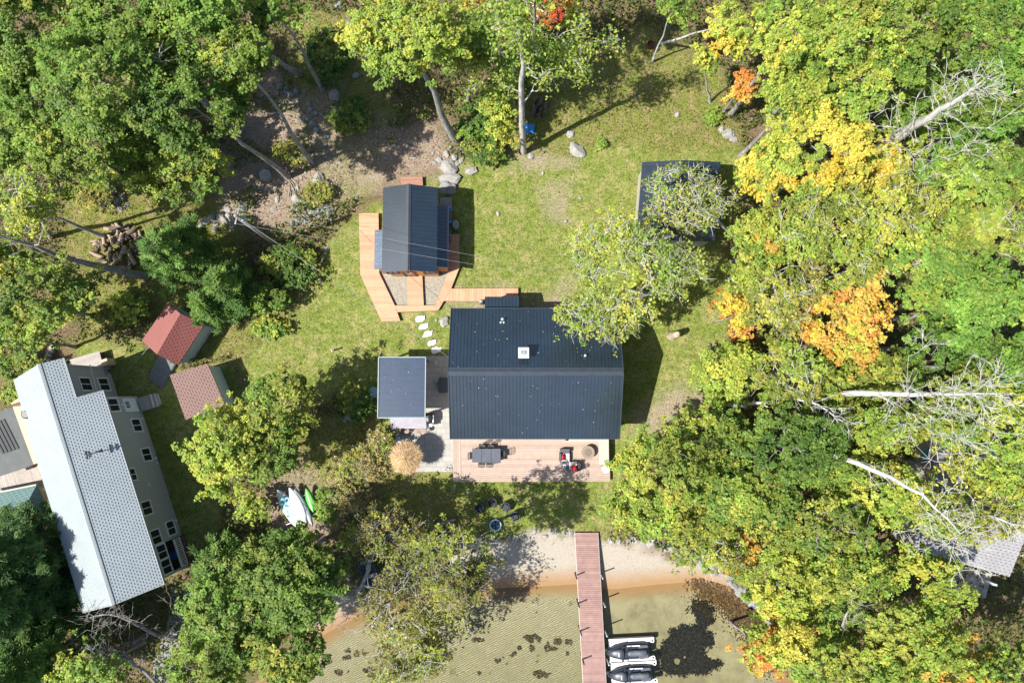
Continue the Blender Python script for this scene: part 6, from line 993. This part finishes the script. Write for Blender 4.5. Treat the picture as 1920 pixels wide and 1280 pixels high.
T('broadleaf_tree', 'mixed green tree between feathery pine and gravel path', 'tree', (432, 1130), (92, 70), 8, pal='green', pal2='fresh', mix2=.45)
T('broadleaf_tree', 'dark green tree with a yellow top at the left of the beach', 'tree', (568, 1110), (82, 66), 8.5, pal='green', pal2='deep', mix2=.45)
T('broadleaf_tree', 'olive-topped tree at the frame bottom beside the lake', 'tree', (535, 1225), (92, 75), 8, pal='olive', pal2='green', mix2=.5)
T('broadleaf_tree', 'green tree at the frame bottom above the gravel path', 'tree', (392, 1240), (88, 62), 8, pal='green', pal2='lime', mix2=.4)
# ---- shore trees
T('shore_tree', 'sparse yellowish tree between board rack and fire ring', 'tree', (735, 1000), (85, 55), 5.5, pal='duskolive', pal2='olive', mix2=.4, gap=.4, dens=.4, twig=4, leaf=.16)
T('shore_tree', 'sparse bronze-olive tree leaning over the beach beside the lawn chairs', 'tree', (855, 1058), (88, 76), 9.5, pal='duskolive', pal2='olive', mix2=.35, gap=.1, dens=.58, twig=4, leaf=.16)
T('shore_tree', 'thin greyish-green tree over the waterline with bare limbs', 'tree', (748, 1125), (82, 70), 7, pal='duskolive', pal2='bronze', mix2=.3, gap=.4, dens=.3, twig=4, leaf=.16, bark_m=DEADB)
dead_tree('leaning_dead_tree', 'bleached bare tree leaning out over the ripples', None, [(700, 1080, 0), (730, 1180, 4), (780, 1165, 6), (790, 1140, 8)], 18, 2.0, tipc=[(790, 1180, 6, 10, .7), (840, 1150, 7, 7, .6), (720, 1265, 4, 8, .5), (770, 1255, 4, 8, .5), (800, 1235, 4, 8, .7)], r0=.17, leafy=2200, pal='olive')
dead_tree('fallen_branches', 'tangle of blue-grey bare branches over the dark boat', None, [(695, 1035, .3), (690, 1075, 1.0), (672, 1110, 1.4), (650, 1160, 1.8)], 16, 1.3, tipc=[(640, 1170, 1.5, 6, .5), (690, 1120, 1.2, 8, .6), (720, 1070, 2, 8, .7), (640, 1100, 1.2, 6, .6)], r0=.17, cat='branches')
T('shore_tree', 'sparse dull tree at the frame bottom over the ripples', 'tree', (770, 1225), (80, 52), 6.5, pal='duskolive', pal2='olive', mix2=.35, gap=.45, dens=.4, twig=3, leaf=.16, bark_m=DEADB, base=(690, 1165))
# ---- top centre
T('broadleaf_tree', 'big yellow-green tree whose grey trunk leans towards the cabin', 'tree', (760, 80), (125, 100), 12, base=(856, 262), pal='lime', pal2='chartreuse', mix2=.4, gap=.12, twig=1, trunk_r=.3)
T('broadleaf_tree', 'olive tree behind the yellow-green one at the frame top', 'tree', (880, 85), (60, 65), 9, pal='olive', pal2='lime', mix2=.4, gap=.25, twig=1, base=(880, 200))
dead_tree('tall_bare_tree', 'tall straight bare trunk with pale side limbs casting the long shadow', None, [(982, 286, 0), (977, 180, 8.5), (980, 85, 14.0), (960, 40, 16)], 12, 1.5, tipc=[(1075, 50, 14, 3, .3), (1020, 72, 13, 4, .4), (1140, 75, 12, 4, .4), (1095, 100, 11, 5, .5), (1085, 145, 9, 4, .3), (1030, 150, 8, 4, .3), (890, 165, 9, 3, .3), (925, 150, 9, 4, .4), (940, 20, 15, 6, .7), (1070, 110, 11, 5, .5)], r0=.27, leafy=2200, pal='lime', bark_m=bark('bark_silver', (.16, .15, .14), (.50, .48, .44), 5))
dead_tree('tall_bare_tree', 'slender bare trunk standing just behind the tall straight one', None, [(968, 225, 0), (957, 150, 6), (930, 70, 12)], 14, 1.8, tipc=[(900, 60, 11, 6, .7), (925, 30, 12, 6, .8)], r0=.17, bark_m=BARK, leafy=2000, pal='fresh')
T('broadleaf_tree', 'yellow-green sapling in front of the tall bare trunk', 'tree', (935, 205), (42, 62), 3.6, pal='lime', pal2='chartreuse', mix2=.4, gap=.1, leaf=.19)
T('broadleaf_tree', 'fresh green sapling on the rough grass side of the tall bare trunk', 'tree', (1030, 120), (60, 48), 4, pal='fresh', pal2='lime', mix2=.4, gap=.3, leaf=.19)
T('red_maple_sapling', 'small red and orange maple at the frame top beside the planks', 'tree', (1048, 28), (48, 34), 4.5, pal='chartreuse', pal2='red', mix2=.35, gap=.35, dens=.7, leaf=.19)
T('maple_sapling', 'thin orange-leaved sapling left of the plank pile', 'tree', (888, 20), (34, 28), 6, pal='amber', pal2='olive', mix2=.6, gap=.35, leaf=.2)
T('maple_sapling', 'green and yellow sapling growing over the plank pile', 'tree', (975, 40), (45, 38), 4, pal='chartreuse', pal2='fresh', mix2=.45, gap=.45, leaf=.19)
T('shrub', 'dark understorey bush between the leaning trunk and tall bare trunk', 'shrub', (905, 225), (45, 55), 1.2, .9, pal='deep', pal2='fresh', mix2=.35, leaf=.17, clump=.7, kind='shrub', gap=.2)
T('shrub', 'green undergrowth bush behind the two big slab boulders', 'shrub', (915, 285), (40, 26), .9, .7, pal='deep', pal2='olive', mix2=.4, leaf=.16, clump=.6, kind='shrub', gap=.2)
T('shrub', 'shade bush on the mossy strip behind the cabin', 'shrub', (655, 210), (50, 55), .8, .6, pal='deep', pal2='olive', mix2=.4, leaf=.16, clump=.6, kind='shrub', gap=.4)
T('shrub', 'dark bush at the upper end of the mossy strip', 'shrub', (610, 110), (45, 60), .9, .7, pal='deep', pal2='olive', mix2=.3, leaf=.16, clump=.6, kind='shrub', gap=.4)
T('fern_clump', 'bright fern tuft at the lawn edge beside the pale boulder', 'ferns', (1335, 218), (18, 20), .5, .4, pal='fresh', pal2='lime', mix2=.4, leaf=.16, clump=.45, kind='shrub')
T('fern_clump', 'small bright fern by the broad tan boulder', 'ferns', (1125, 268), (12, 11), .4, .3, pal='fresh', pal2='lime', mix2=.4, leaf=.14, clump=.4, kind='shrub')
# ---- slender yellow trees by the rough lawn
T('slender_tree', 'thin pale-trunked tree with yellow leaf sprays at the rough lawn top', 'tree', (1362, 60), (38, 62), 8.5, base=(1240, 80), pal='chartreuse', pal2='yellow', mix2=.3, gap=.35, dens=.8, bark_m=DEADB, trunk_r=.09)
T('slender_tree', 'small yellow-green tree leaning over the trunk shadow tip', 'tree', (1312, 118), (32, 26), 6, base=(1332, 192), pal='chartreuse', pal2='lime', mix2=.4, gap=.25, bark_m=DEADB, trunk_r=.09)
T('maple_sapling', 'orange maple sapling at the corner of the rough lawn', 'tree', (1388, 160), (26, 34), 4.5, pal='amber', pal2='orange', mix2=.4, gap=.2, leaf=.2)
T('slender_tree', 'thin lime sapling hanging over the frame top of the rough lawn', 'tree', (1262, 20), (28, 30), 7, pal='fresh', pal2='lime', mix2=.4, gap=.4, bark_m=DEADB, trunk_r=.08)
# ---- woods at the upper right
T('broadleaf_tree', 'tall lime-green tree on a pale curved trunk near the orange sapling', 'tree', (1475, 70), (82, 88), 12, base=(1370, 215), pal='lime', pal2='chartreuse', mix2=.45)
T('broadleaf_tree', 'lime tree below the tall one, its crown above the golden tree', 'tree', (1500, 175), (95, 70), 10.5, pal='lime', pal2='fresh', mix2=.5, gap=.08)
T('broadleaf_tree', 'green-gold tree at the frame top, second from the rough lawn', 'tree', (1595, 55), (90, 80), 13, pal='olive', pal2='lime', mix2=.6)
T('broadleaf_tree', 'yellow-green tree at the frame top above the broken dead tree', 'tree', (1710, 50), (92, 80), 13, pal='lime', pal2='green', mix2=.45)
T('broadleaf_tree', 'lime broadleaf between golden tree and broken dead tree', 'tree', (1630, 155), (80, 65), 11.5, pal='lime', pal2='fresh', mix2=.5)
T('broadleaf_tree', 'bluish-green tree in the top corner beyond the broken dead tree', 'tree', (1860, 60), (100, 85), 13, pal='green', pal2='maple', mix2=.45)
T('broadleaf_tree', 'soft green tree at the frame side below the corner one', 'tree', (1895, 190), (85, 85), 12, pal='maple', pal2='green', mix2=.5)
T('broadleaf_tree', 'fresh green tree beneath the broken dead tree', 'tree', (1790, 165), (70, 62), 8, pal='fresh', pal2='green', mix2=.5)
dead_tree('broken_dead_tree', 'thick broken dead trunk with a burst of bleached branches', None, [(1690, 255, 9), (1735, 222, 12.5), (1790, 190, 15), (1845, 150, 17)], 34, 2.2, tipc=[(1665, 215, 12, 8, .6), (1680, 250, 12, 10, .8), (1740, 300, 12, 14, 1.0), (1780, 270, 13, 6, .8), (1750, 160, 14, 8, .9), (1835, 300, 13, 5, .6), (1860, 170, 16, 6, .6), (1820, 250, 13.5, 5, .7)], r0=.42)
T('golden_tree', 'golden-yellow tree, the brightest crown on the east side', 'tree', (1545, 285), (108, 92), 10, pal='yellow', pal2='chartreuse', mix2=.25)
T('golden_tree', 'second golden crown merging with the brightest one near the dead branches', 'tree', (1655, 310), (50, 55), 8.5, pal='yellow', pal2='autumn', mix2=.3, gap=.15)
T('golden_tree', 'pale gold tree between the garage and the brightest golden crown', 'tree', (1440, 320), (52, 68), 7, pal='yellow', pal2='chartreuse', mix2=.4, gap=.1)
T('oak_tree', 'dull olive oak with bleached limbs under the golden crown', 'tree', (1545, 415), (100, 72), 10, pal='olive', pal2='lime', mix2=.4, gap=.15, dens=.8, twig=3, bark_m=DEADB)
T('oak_tree', 'sparse olive oak with white antler-like limbs below the broken dead tree', 'tree', (1670, 400), (85, 66), 10.5, pal='olive', pal2='chartreuse', mix2=.35, gap=.2, dens=.75, twig=3, bark_m=DEADB)
T('broadleaf_tree', 'yellow-green tree edging the lawn below the pale gold tree', 'tree', (1425, 455), (62, 68), 7, pal='lime', pal2='autumn', mix2=.35, gap=.12)
T('broadleaf_tree', 'bright lime tree in the middle of the eastern woods', 'tree', (1740, 485), (82, 66), 11, pal='lime', pal2='fresh', mix2=.4)
T('broadleaf_tree', 'grey-green tree at the frame side below the soft green one', 'tree', (1850, 330), (92, 72), 11.5, pal='green', pal2='lime', mix2=.45, gap=.08)
T('oak_tree', 'faded oak with pale limbs at the frame side, middle height', 'tree', (1860, 440), (85, 62), 11, pal='olive', pal2='lime', mix2=.45, gap=.15, twig=3, bark_m=DEADB)
T('maple_tree', 'rounded green maple with layered lobes at the frame side', 'tree', (1850, 560), (98, 72), 11, pal='maple', pal2='fresh', mix2=.35, clump=1.25)
T('maple_tree', 'lower green maple in shade behind the layered maple', 'tree', (1775, 640), (72, 58), 8.5, pal='maple', pal2='deep', mix2=.3, clump=1.2)
T('broadleaf_tree', 'green tree at the frame side below the layered maple', 'tree', (1890, 675), (66, 62), 9.5, pal='maple', pal2='green', mix2=.5)
T('autumn_maple', 'orange and yellow autumn maple, the most colourful crown', 'tree', (1585, 605), (92, 88), 9.5, pal='autumn', pal2='orange', mix2=.55, gap=.12)
T('oak_tree', 'olive oak with many bleached twigs between lawn and autumn maple', 'tree', (1465, 560), (75, 70), 8.5, pal='olive', pal2='bronze', mix2=.35, gap=.2, dens=.75, twig=4, bark_m=DEADB)
T('broadleaf_tree', 'yellow-green tree above the colourful autumn maple', 'tree', (1600, 505), (78, 52), 9.5, pal='olive', pal2='lime', mix2=.5, gap=.15, twig=2, bark_m=DEADB)
T('maple_sapling', 'small orange-yellow sapling at the lawn edge east of the stump', 'tree', (1378, 592), (34, 42), 4, pal='yellow', pal2='orange', mix2=.35, gap=.5, leaf=.19)
T('broadleaf_tree', 'vivid lime tree at the lawn edge facing the house corner', 'tree', (1375, 700), (78, 55), 5.5, pal='chartreuse', pal2='lime', mix2=.6)
T('oak_tree', 'olive tree with bare twigs right of the vivid lime tree', 'tree', (1480, 700), (68, 62), 8, pal='olive', pal2='lime', mix2=.4, gap=.2, twig=3, bark_m=DEADB)
T('broadleaf_tree', 'dull green tree under the autumn maple beside the long dead tree', 'tree', (1660, 700), (75, 52), 8.5, pal='olive', pal2='green', mix2=.4, gap=.15)
dead_tree('dead_tree', 'long bleached dead tree with feathery branches pointing to the frame side', None, [(1608, 736, 10), (1690, 738, 12), (1760, 742, 13.5), (1870, 738, 16)], 46, 2.2, tipc=[(1740, 640, 13.5, 4, .3), (1840, 715, 15, 10, .8), (1850, 790, 15, 16, 1.0), (1800, 820, 14, 14, 1.0), (1870, 760, 15, 10, .9), (1700, 780, 12.5, 6, .6), (1720, 820, 12.5, 8, .7)], r0=.26)
dead_tree('dead_tree', 'pale forked dead branch between the vivid lime tree and the long dead tree', None, [(1400, 760, 4), (1480, 745, 8), (1540, 762, 10), (1580, 790, 11)], 22, 1.6, tipc=[(1520, 715, 10, 5, .5), (1560, 790, 10, 10, .7), (1500, 800, 9, 4, .5)], r0=.14)
# ---- woods at the lower right
T('broadleaf_tree', 'broad yellow-green tree overhanging the deck corner', 'tree', (1246, 880), (108, 86), 8, pal='lime', pal2='olive', mix2=.35)
T('broadleaf_tree', 'olive-lime tree between the deck corner and the beach rocks', 'tree', (1255, 965), (110, 50), 6.5, pal='olive', pal2='lime', mix2=.5, gap=.08)
T('broadleaf_tree', 'deep green tree in the shadow south-east of the house', 'tree', (1330, 830), (85, 62), 7, pal='green', pal2='lime', mix2=.4)
T('broadleaf_tree', 'rounded mid-green tree in the middle of the lower woods', 'tree', (1475, 835), (92, 72), 9, pal='green', pal2='deep', mix2=.35)
T('broadleaf_tree', 'mid-green tree behind the deck corner tree', 'tree', (1375, 925), (92, 66), 8.5, pal='green', pal2='lime', mix2=.4)
T('broadleaf_tree', 'lime tree under the slanting dead tree', 'tree', (1650, 920), (78, 66), 8.5, pal='lime', pal2='chartreuse', mix2=.6)
T('broadleaf_tree', 'yellow-green tree filling the gap below the long dead tree', 'tree', (1630, 805), (82, 55), 8, pal='lime', pal2='olive', mix2=.4, gap=.12)
T('broadleaf_tree', 'chartreuse tree at the frame side over the shore cottage roof', 'tree', (1895, 800), (62, 82), 9.5, pal='chartreuse', pal2='lime', mix2=.5, gap=.1)
T('broadleaf_tree', 'green tree between shore cottage roof and the feathery dead branches', 'tree', (1760, 790), (62, 46), 8.5, pal='lime', pal2='fresh', mix2=.4, gap=.12)
dead_tree('dead_tree', 'slanting dead tree stretching towards the shore cottage', None, [(1575, 856, 9.5), (1655, 885, 11), (1740, 935, 13), (1800, 1000, 14.5)], 16, 1.8, tipc=[(1780, 1010, 13.5, 14, .8), (1820, 1010, 13.5, 12, .9), (1715, 990, 12, 5, .4), (1800, 930, 13.5, 6, .7), (1750, 1000, 12.5, 8, .6)], r0=.22)
dead_tree('dead_tree', 'pale dead branches crossing the shore cottage at the frame side', None, [(1800, 915, 6), (1850, 965, 9), (1915, 985, 11)], 8, 1.4, tipc=[(1900, 1005, 10, 8, .7), (1830, 920, 8, 4, .4)], r0=.15)
T('oak_tree', 'grey-olive tree with fine twigs beside the shore cottage wall', 'tree', (1560, 985), (85, 62), 8.5, pal='olive', pal2='green', mix2=.4, gap=.12, twig=3)
T('oak_tree', 'sparse olive crown overlapping the shore cottage roof', 'tree', (1845, 960), (72, 55), 7.5, pal='olive', pal2='bronze', mix2=.35, gap=.35, dens=.6, twig=4, bark_m=DEADB)
T('broadleaf_tree', 'dark green tree between lime tree and grey-olive tree', 'tree', (1450, 960), (66, 60), 8, pal='green', pal2='olive', mix2=.4)
T('shore_tree', 'thin tree with bare grey limbs over the cove rocks', 'tree', (1325, 1035), (66, 42), 5, pal='olive', pal2='lime', mix2=.4, gap=.35, dens=.6, twig=4, bark_m=DEADB, leaf=.17)
T('maple_sapling', 'little orange maple on the bank above the cove', 'tree', (1388, 1035), (36, 40), 3.5, pal='amber', pal2='olive', mix2=.35, gap=.55, leaf=.18)
T('broadleaf_tree', 'lime tree at the head of the cove', 'tree', (1468, 1090), (78, 66), 6.5, pal='lime', pal2='chartreuse', mix2=.5)
T('broadleaf_tree', 'yellow-green tree between cove and shore cottage deck', 'tree', (1600, 1075), (85, 60), 8, pal='lime', pal2='olive', mix2=.4, gap=.1)
T('broadleaf_tree', 'bright tree leaning over the shore cottage deck', 'tree', (1735, 1085), (72, 55), 8, pal='lime', pal2='chartreuse', mix2=.4, gap=.1)
T('broadleaf_tree', 'lime-olive tree in the lower corner woods, nearest the cottage deck', 'tree', (1700, 1180), (95, 70), 8.5, pal='lime', pal2='olive', mix2=.4)
T('broadleaf_tree', 'speckled yellow-green tree at the frame bottom beside the cove', 'tree', (1520, 1225), (82, 66), 7.5, pal='lime', pal2='autumn', mix2=.3, gap=.15)
T('broadleaf_tree', 'lime tree at the frame bottom in the middle of the lower woods', 'tree', (1640, 1255), (82, 50), 9, pal='lime', pal2='olive', mix2=.45)
T('broadleaf_tree', 'green and amber tree at the frame bottom near the corner', 'tree', (1775, 1255), (82, 52), 8.5, pal='lime', pal2='autumn', mix2=.3)
T('broadleaf_tree', 'lime tree in the bottom corner of the lower woods', 'tree', (1885, 1245), (70, 52), 8, pal='lime', pal2='green', mix2=.4)
T('maple_sapling', 'orange-leaved maple leaning over the cove from the bank', 'tree', (1425, 1215), (38, 50), 4.5, pal='amber', pal2='lime', mix2=.5, gap=.45, leaf=.19)
T('maple_sapling', 'amber shrub-like maple under the speckled tree', 'tree', (1490, 1175), (42, 28), 3.5, pal='orange', pal2='bronze', mix2=.5, gap=.4, leaf=.18)
dead_tree('dead_tree', 'dark bare curved limb across the bottom of the lower woods', None, [(1500, 1270, 3), (1560, 1215, 6), (1590, 1150, 8.5), (1600, 1110, 10)], 16, 1.6, tipc=[(1640, 1185, 8, 5, .5), (1575, 1205, 7, 5, .5)], r0=.15, bark_m=BARK)
T('shade_tree', 'overhanging sparse maple between the garage and the long house', 'tree', (1192, 505), (148, 106), 8.2, 2.4, base=(1262, 520), pal='lime', pal2='chartreuse', mix2=.35, gap=.15, dens=.34, twig=4, clump=.85, bark_m=DEADB, leaf=.17, trunk_r=.28)
T('shade_tree', 'loose yellow-green crown shading the garage roof', 'tree', (1292, 378), (94, 74), 6.6, 1.5, base=(1375, 440), pal='olive', pal2='lime', mix2=.4, gap=.0, dens=.2, twig=3, clump=.62, bark_m=DEADB, leaf=.17)
T('shade_tree', 'drooping limb cluster over the north roof slope of the long house', 'tree', (1125, 590), (95, 58), 7.6, 1.4, base=(1235, 545), pal='lime', pal2='olive', mix2=.4, gap=.3, dens=.36, twig=4, clump=.85, bark_m=DEADB, leaf=.17)

# ---- fillers between the crowns
T('broadleaf_tree', 'green tree at the frame side between corner tree and broad green tree', 'tree', (15, 130), (70, 60), 11, pal='fresh', pal2='green', mix2=.5)
T('broadleaf_tree', 'green tree between corner tree and large dense tree', 'tree', (135, 110), (75, 60), 12, pal='green', pal2='lime', mix2=.3)
T('broadleaf_tree', 'dark green tree between large dense tree and fresh green tree', 'tree', (295, 115), (75, 62), 11, pal='deep', pal2='green', mix2=.4)
T('broadleaf_tree', 'deep green tree between large dense crown and yellow-green meadow crown', 'tree', (275, 245), (85, 62), 5.5, pal='green', pal2='deep', mix2=.5)
T('broadleaf_tree', 'green tree at the frame side above the yellow-leaved tree', 'tree', (30, 290), (60, 50), 7, pal='green', pal2='fresh', mix2=.5)
T('broadleaf_tree', 'low lime tree between golden crown and broken dead tree', 'tree', (1715, 225), (70, 60), 7, pal='fresh', pal2='lime', mix2=.5)
T('broadleaf_tree', 'bright green tree in shade below the broken dead tree', 'tree', (1765, 340), (75, 62), 7.5, pal='fresh', pal2='lime', mix2=.5)
T('broadleaf_tree', 'green tree behind the bleached branch burst at the frame side', 'tree', (1825, 250), (72, 60), 8.5, pal='fresh', pal2='maple', mix2=.4)
T('broadleaf_tree', 'lime tree between faded oak and orange autumn maple', 'tree', (1755, 560), (66, 52), 8, pal='lime', pal2='fresh', mix2=.5)
T('broadleaf_tree', 'olive-green tree below the autumn maple at the long dead trunk', 'tree', (1560, 720), (75, 45), 6.5, pal='olive', pal2='lime', mix2=.5, gap=.08)
T('broadleaf_tree', 'green tree under the pale forked dead branch', 'tree', (1530, 785), (72, 50), 6, pal='lime', pal2='green', mix2=.5)
T('broadleaf_tree', 'yellow-green tree under the feathery dead branches at the frame side', 'tree', (1820, 735), (80, 52), 8, pal='lime', pal2='chartreuse', mix2=.4)
T('broadleaf_tree', 'small lime tree at the lawn edge between garage and autumn maple', 'tree', (1405, 520), (52, 40), 4, pal='lime', pal2='olive', mix2=.5, gap=.15)
T('broadleaf_tree', 'lime tree at the frame side between grey-green tree and faded oak', 'tree', (1760, 420), (70, 45), 8.5, pal='lime', pal2='olive', mix2=.5, gap=.1)
T('broadleaf_tree', 'olive tree between the rounded mid-green tree and the lime tree', 'tree', (1565, 880), (70, 52), 7, pal='green', pal2='lime', mix2=.4)
T('broadleaf_tree', 'green tree near the cove head in the lower woods', 'tree', (1560, 1150), (72, 52), 6, pal='lime', pal2='green', mix2=.5)
T('dark_bush', 'small blackish round bush on the grass beside the vivid lime tree', 'bush', (1340, 664), (14, 13), .9, .7, pal='darkred', leaf=.13, clump=.5, kind='shrub')
T('broadleaf_tree', 'chartreuse tree over the middle of the shore cottage roof', 'tree', (1830, 885), (72, 50), 8, pal='chartreuse', pal2='lime', mix2=.5, gap=.3, dens=.6)
T('broadleaf_tree', 'olive-lime tree covering the shore cottage wall nearest the lime tree', 'tree', (1765, 965), (66, 56), 8, pal='lime', pal2='olive', mix2=.5, gap=.25, dens=.7)
T('broadleaf_tree', 'lime crown at the frame side below the shore cottage ridge', 'tree', (1905, 930), (48, 42), 8, pal='lime', pal2='chartreuse', mix2=.5, gap=.3, dens=.6)
T('broadleaf_tree', 'green tree at the frame top over the plank pile, mostly cut off', 'tree', (1010, -35), (85, 55), 12, pal='fresh', pal2='lime', mix2=.4, gap=.15)
T('shrub', 'dry weed patch between the two bare trunks of the fork', 'shrub', (545, 285), (40, 26), .7, .5, pal='bronze', pal2='olive', mix2=.4, leaf=.14, clump=.5, kind='shrub', gap=.4, dens=.6)
T('shrub', 'dry weed patch in the litter beside the slope cluster rocks', 'shrub', (600, 365), (32, 24), .6, .45, pal='olive', pal2='bronze', mix2=.4, leaf=.14, clump=.5, kind='shrub', gap=.4, dens=.6)
# ================================================================== understorey, litter, grass, weeds
def scatter(name, n, test, size, cols, asp=.6, zlo=.02, zhi=.06, up=.4, kind='stuff', seed=5, m_=None, box=(-44, 44, -29, 33)):
    rng = np.random.default_rng(seed); x = rng.uniform(box[0], box[1], n); y = rng.uniform(box[2], box[3], n); k = test(x, y, rng); x, y = x[k], y[k]; z = gz(x, y)+rng.uniform(zlo, zhi, len(x)); c = np.array(cols)[rng.integers(0, len(cols), len(x))]*rng.uniform(.7, 1.3, (len(x), 1))
    V, F, Cc = leaf_arrays(np.stack([x, y, z], 1), np.array([0, 0, 1.0])+rng.normal(size=(len(x), 3))*up, rng.uniform(size[0], size[1], len(x)), asp, np.clip(c, 0, .7), rng); o = link(name, np_mesh(name, V, F, Cc, [m_ or LEAF])); tag(o, kind=kind); return o
BLD = [poly0((832, 565), (1170, 565), (1170, 905), (832, 905)), poly0((690, 660), (850, 660), (850, 890), (730, 890)), poly0((668, 330), (865, 330), (865, 605), (668, 605)), poly0((50, 650), (230, 650), (370, 1060), (150, 1150), (-100, 1000), (-100, 770))]
def free(x, y):
    r = np.ones(x.shape, bool)
    for p in BLD: r &= ~pip(x, y, p)
    return r
land = lambda x, y: sdist(x, y, LAKE) > 1.4
def t_lit(x, y, rng): a, b_, s_, d_ = zones(x, y); return (rng.random(len(x)) > a*.93+s_*.9) & free(x, y) & land(x, y)
scatter('fallen_leaves', 90000, t_lit, (.07, .17), ((.20, .13, .07), (.30, .21, .12), (.13, .08, .05), (.36, .27, .17), (.22, .19, .06)), seed=5)
def t_und(x, y, rng): a, b_, s_, d_ = zones(x, y); nz = vnoise(x, y, 2.2, 31)+.5*vnoise(x, y, .9, 32); return (nz > -.75+1.9*np.clip(a*1.6+s_*2+d_*.55, 0, 1.5)) & free(x, y) & land(x, y) & (b_ < .6)
scatter('undergrowth', 230000, t_und, (.13, .34), ((.05, .09, .015), (.09, .13, .02), (.12, .13, .03), (.16, .18, .03), (.06, .11, .02)), .55, .05, .75, .6, seed=6)
def t_gr(x, y, rng): a, b_, s_, d_ = zones(x, y); return (rng.random(len(x)) < b_*.95*(1-a)) & free(x, y) & land(x, y)
scatter('grass', 210000, t_gr, (.12, .34), ((.12, .15, .025), (.20, .19, .05), (.08, .115, .018), (.27, .24, .10), (.16, .19, .035)), .13, .04, .25, .9, seed=7)
def t_lw(x, y, rng): a, b_, s_, d_ = zones(x, y); return (rng.random(len(x)) < a*(1-d_)) & free(x, y) & land(x, y)
scatter('lawn_grass', 260000, t_lw, (.07, .19), ((.07, .105, .016), (.14, .165, .03), (.22, .20, .065), (.05, .08, .012), (.33, .28, .13)), .18, .02, .10, .9, seed=8)
# dark weed bed on the lake floor, leaf drifts along the cove
WB = [P2(x, y, -1.2) for x, y in ((1298, 1127), (1318, 1124), (1332, 1140), (1336, 1158), (1322, 1168), (1318, 1180), (1333, 1190), (1330, 1206), (1318, 1214), (1322, 1226), (1346, 1246), (1330, 1256), (1300, 1262), (1260, 1264), (1240, 1256), (1238, 1236), (1250, 1204), (1256, 1186), (1275, 1172), (1298, 1174), (1304, 1166), (1300, 1152), (1294, 1140))]
rng = np.random.default_rng(9); x = rng.uniform(8, 18, 150000); y = rng.uniform(-23, -12, 150000); d = sdist(x+.25*vnoise(x, y, .5, 3), y+.25*vnoise(x, y, .5, 4), WB); k = d < .16*rng.normal(size=len(x))-.05; k &= ~((np.hypot(x-P2(1269, 1240, -1.2)[0], y-P2(1269, 1240, -1.2)[1]) < .28) | (np.hypot(x-P2(1283, 1232, -1.2)[0], y-P2(1283, 1232, -1.2)[1]) < .15)); x, y = x[k], y[k]
V, F, Cc = leaf_arrays(np.stack([x, y, gz(x, y)+rng.uniform(.01, .12, len(x))], 1), np.array([0, 0, 1.0])+rng.normal(size=(len(x), 3))*.15, rng.uniform(.08, .2, len(x)), .6, np.array([[.022, .022, .018]])*rng.uniform(.6, 1.6, (len(x), 1)), rng); tag(link('water_weeds', np_mesh('water_weeds', V, F, Cc, [LEAF])), kind='stuff')
CV = [P2(x, y, -.8) for x, y in ((1300, 1088), (1340, 1090), (1400, 1125), (1450, 1180), (1480, 1240), (1440, 1250), (1400, 1190), (1360, 1140), (1320, 1115))]
def t_cv(x, y, rng): return (sdist(x, y, CV) < rng.normal(size=len(x))*.5) & (sdist(x, y, LAKE) < .3)
scatter('sunken_leaves', 90000, t_cv, (.09, .2), ((.10, .065, .035), (.18, .12, .06), (.06, .04, .025), (.24, .15, .06)), .6, .01, .05, .3, seed=10, box=(10, 24, -24, -12))
WD = [(965, 1225, .5, .3), (1065, 1225, .5, .3), (730, 1215, .6, .3), (870, 1150, .5, .2), (620, 1235, .6, .3), (1010, 1265, .8, .35), (910, 1262, .9, .3), (895, 1195, .9, .35), (1000, 1195, .9, .4), (1050, 1205, 1.1, .35), (985, 1215, .7, .3), (660, 1225, 1.2, .5), (700, 1260, 1.4, .5), (640, 1260, .8, .3), (830, 1230, .8, .5), (940, 1240, .7, .3), (1030, 1215, .6, .3)]
def t_wd(x, y, rng):
    r = np.zeros(x.shape, bool)
    for px, py, a, b_ in WD: cx_, cy_ = P2(px, py, -1.1); r |= (((x-cx_)/a)**2+((y-cy_)/b_)**2 < .25+vnoise(x, y, .3, 12)*1.1)
    return r & (sdist(x, y, LAKE) < -.5) & (rng.random(len(x)) < .55)
scatter('weed_tufts', 120000, t_wd, (.08, .2), ((.10, .085, .045), (.15, .125, .065), (.06, .055, .03)), .5, .01, .07, .4, seed=13, box=(-16, 8, -24, -16))
# leaves blown onto the roofs and decks
def roofleaf(n, x0, x1, y0, y1, zf, seed, cols=((.62, .55, .40), (.45, .33, .16), (.7, .66, .55))):
    rng = np.random.default_rng(seed); x = rng.uniform(x0, x1, n); y = rng.uniform(y0, y1, n); z = zf(x, y); c = np.array(cols)[rng.integers(0, len(cols), n)]; return leaf_arrays(np.stack([x, y, z], 1), np.array([0, 0, 1.0])+rng.normal(size=(n, 3))*.25, rng.uniform(.04, .08, n), .7, c, rng)
zh = lambda x, y: np.where(y > HYR, HZR-(HZR-HZE)*(y-HYR)/(HYN-HYR), HZR-(HZR-HZE)*(HYR-y)/(HYR-HYS))+.05
parts = [roofleaf(70, HX0+.2, HX1-.2, HYS+.2, HYN-.2, zh, 1), roofleaf(14, px0+.2, px1-.2, pys+.2, pyn-.2, lambda x, y: x*0+PVZ+.06, 2), roofleaf(60, -4, 7, -6.3, -3.1, lambda x, y: x*0+DZ+.015, 3, ((.35, .2, .1), (.5, .4, .2)))]
off = 0; Vs, Fs, Cs = [], [], []
for V, F, Cc in parts: Vs.append(V); Fs.append(F+off); Cs.append(Cc); off += len(V)
tag(link('roof_leaves', np_mesh('roof_leaves', np.concatenate(Vs), np.concatenate(Fs), np.concatenate(Cs), [LEAF])), kind='stuff')
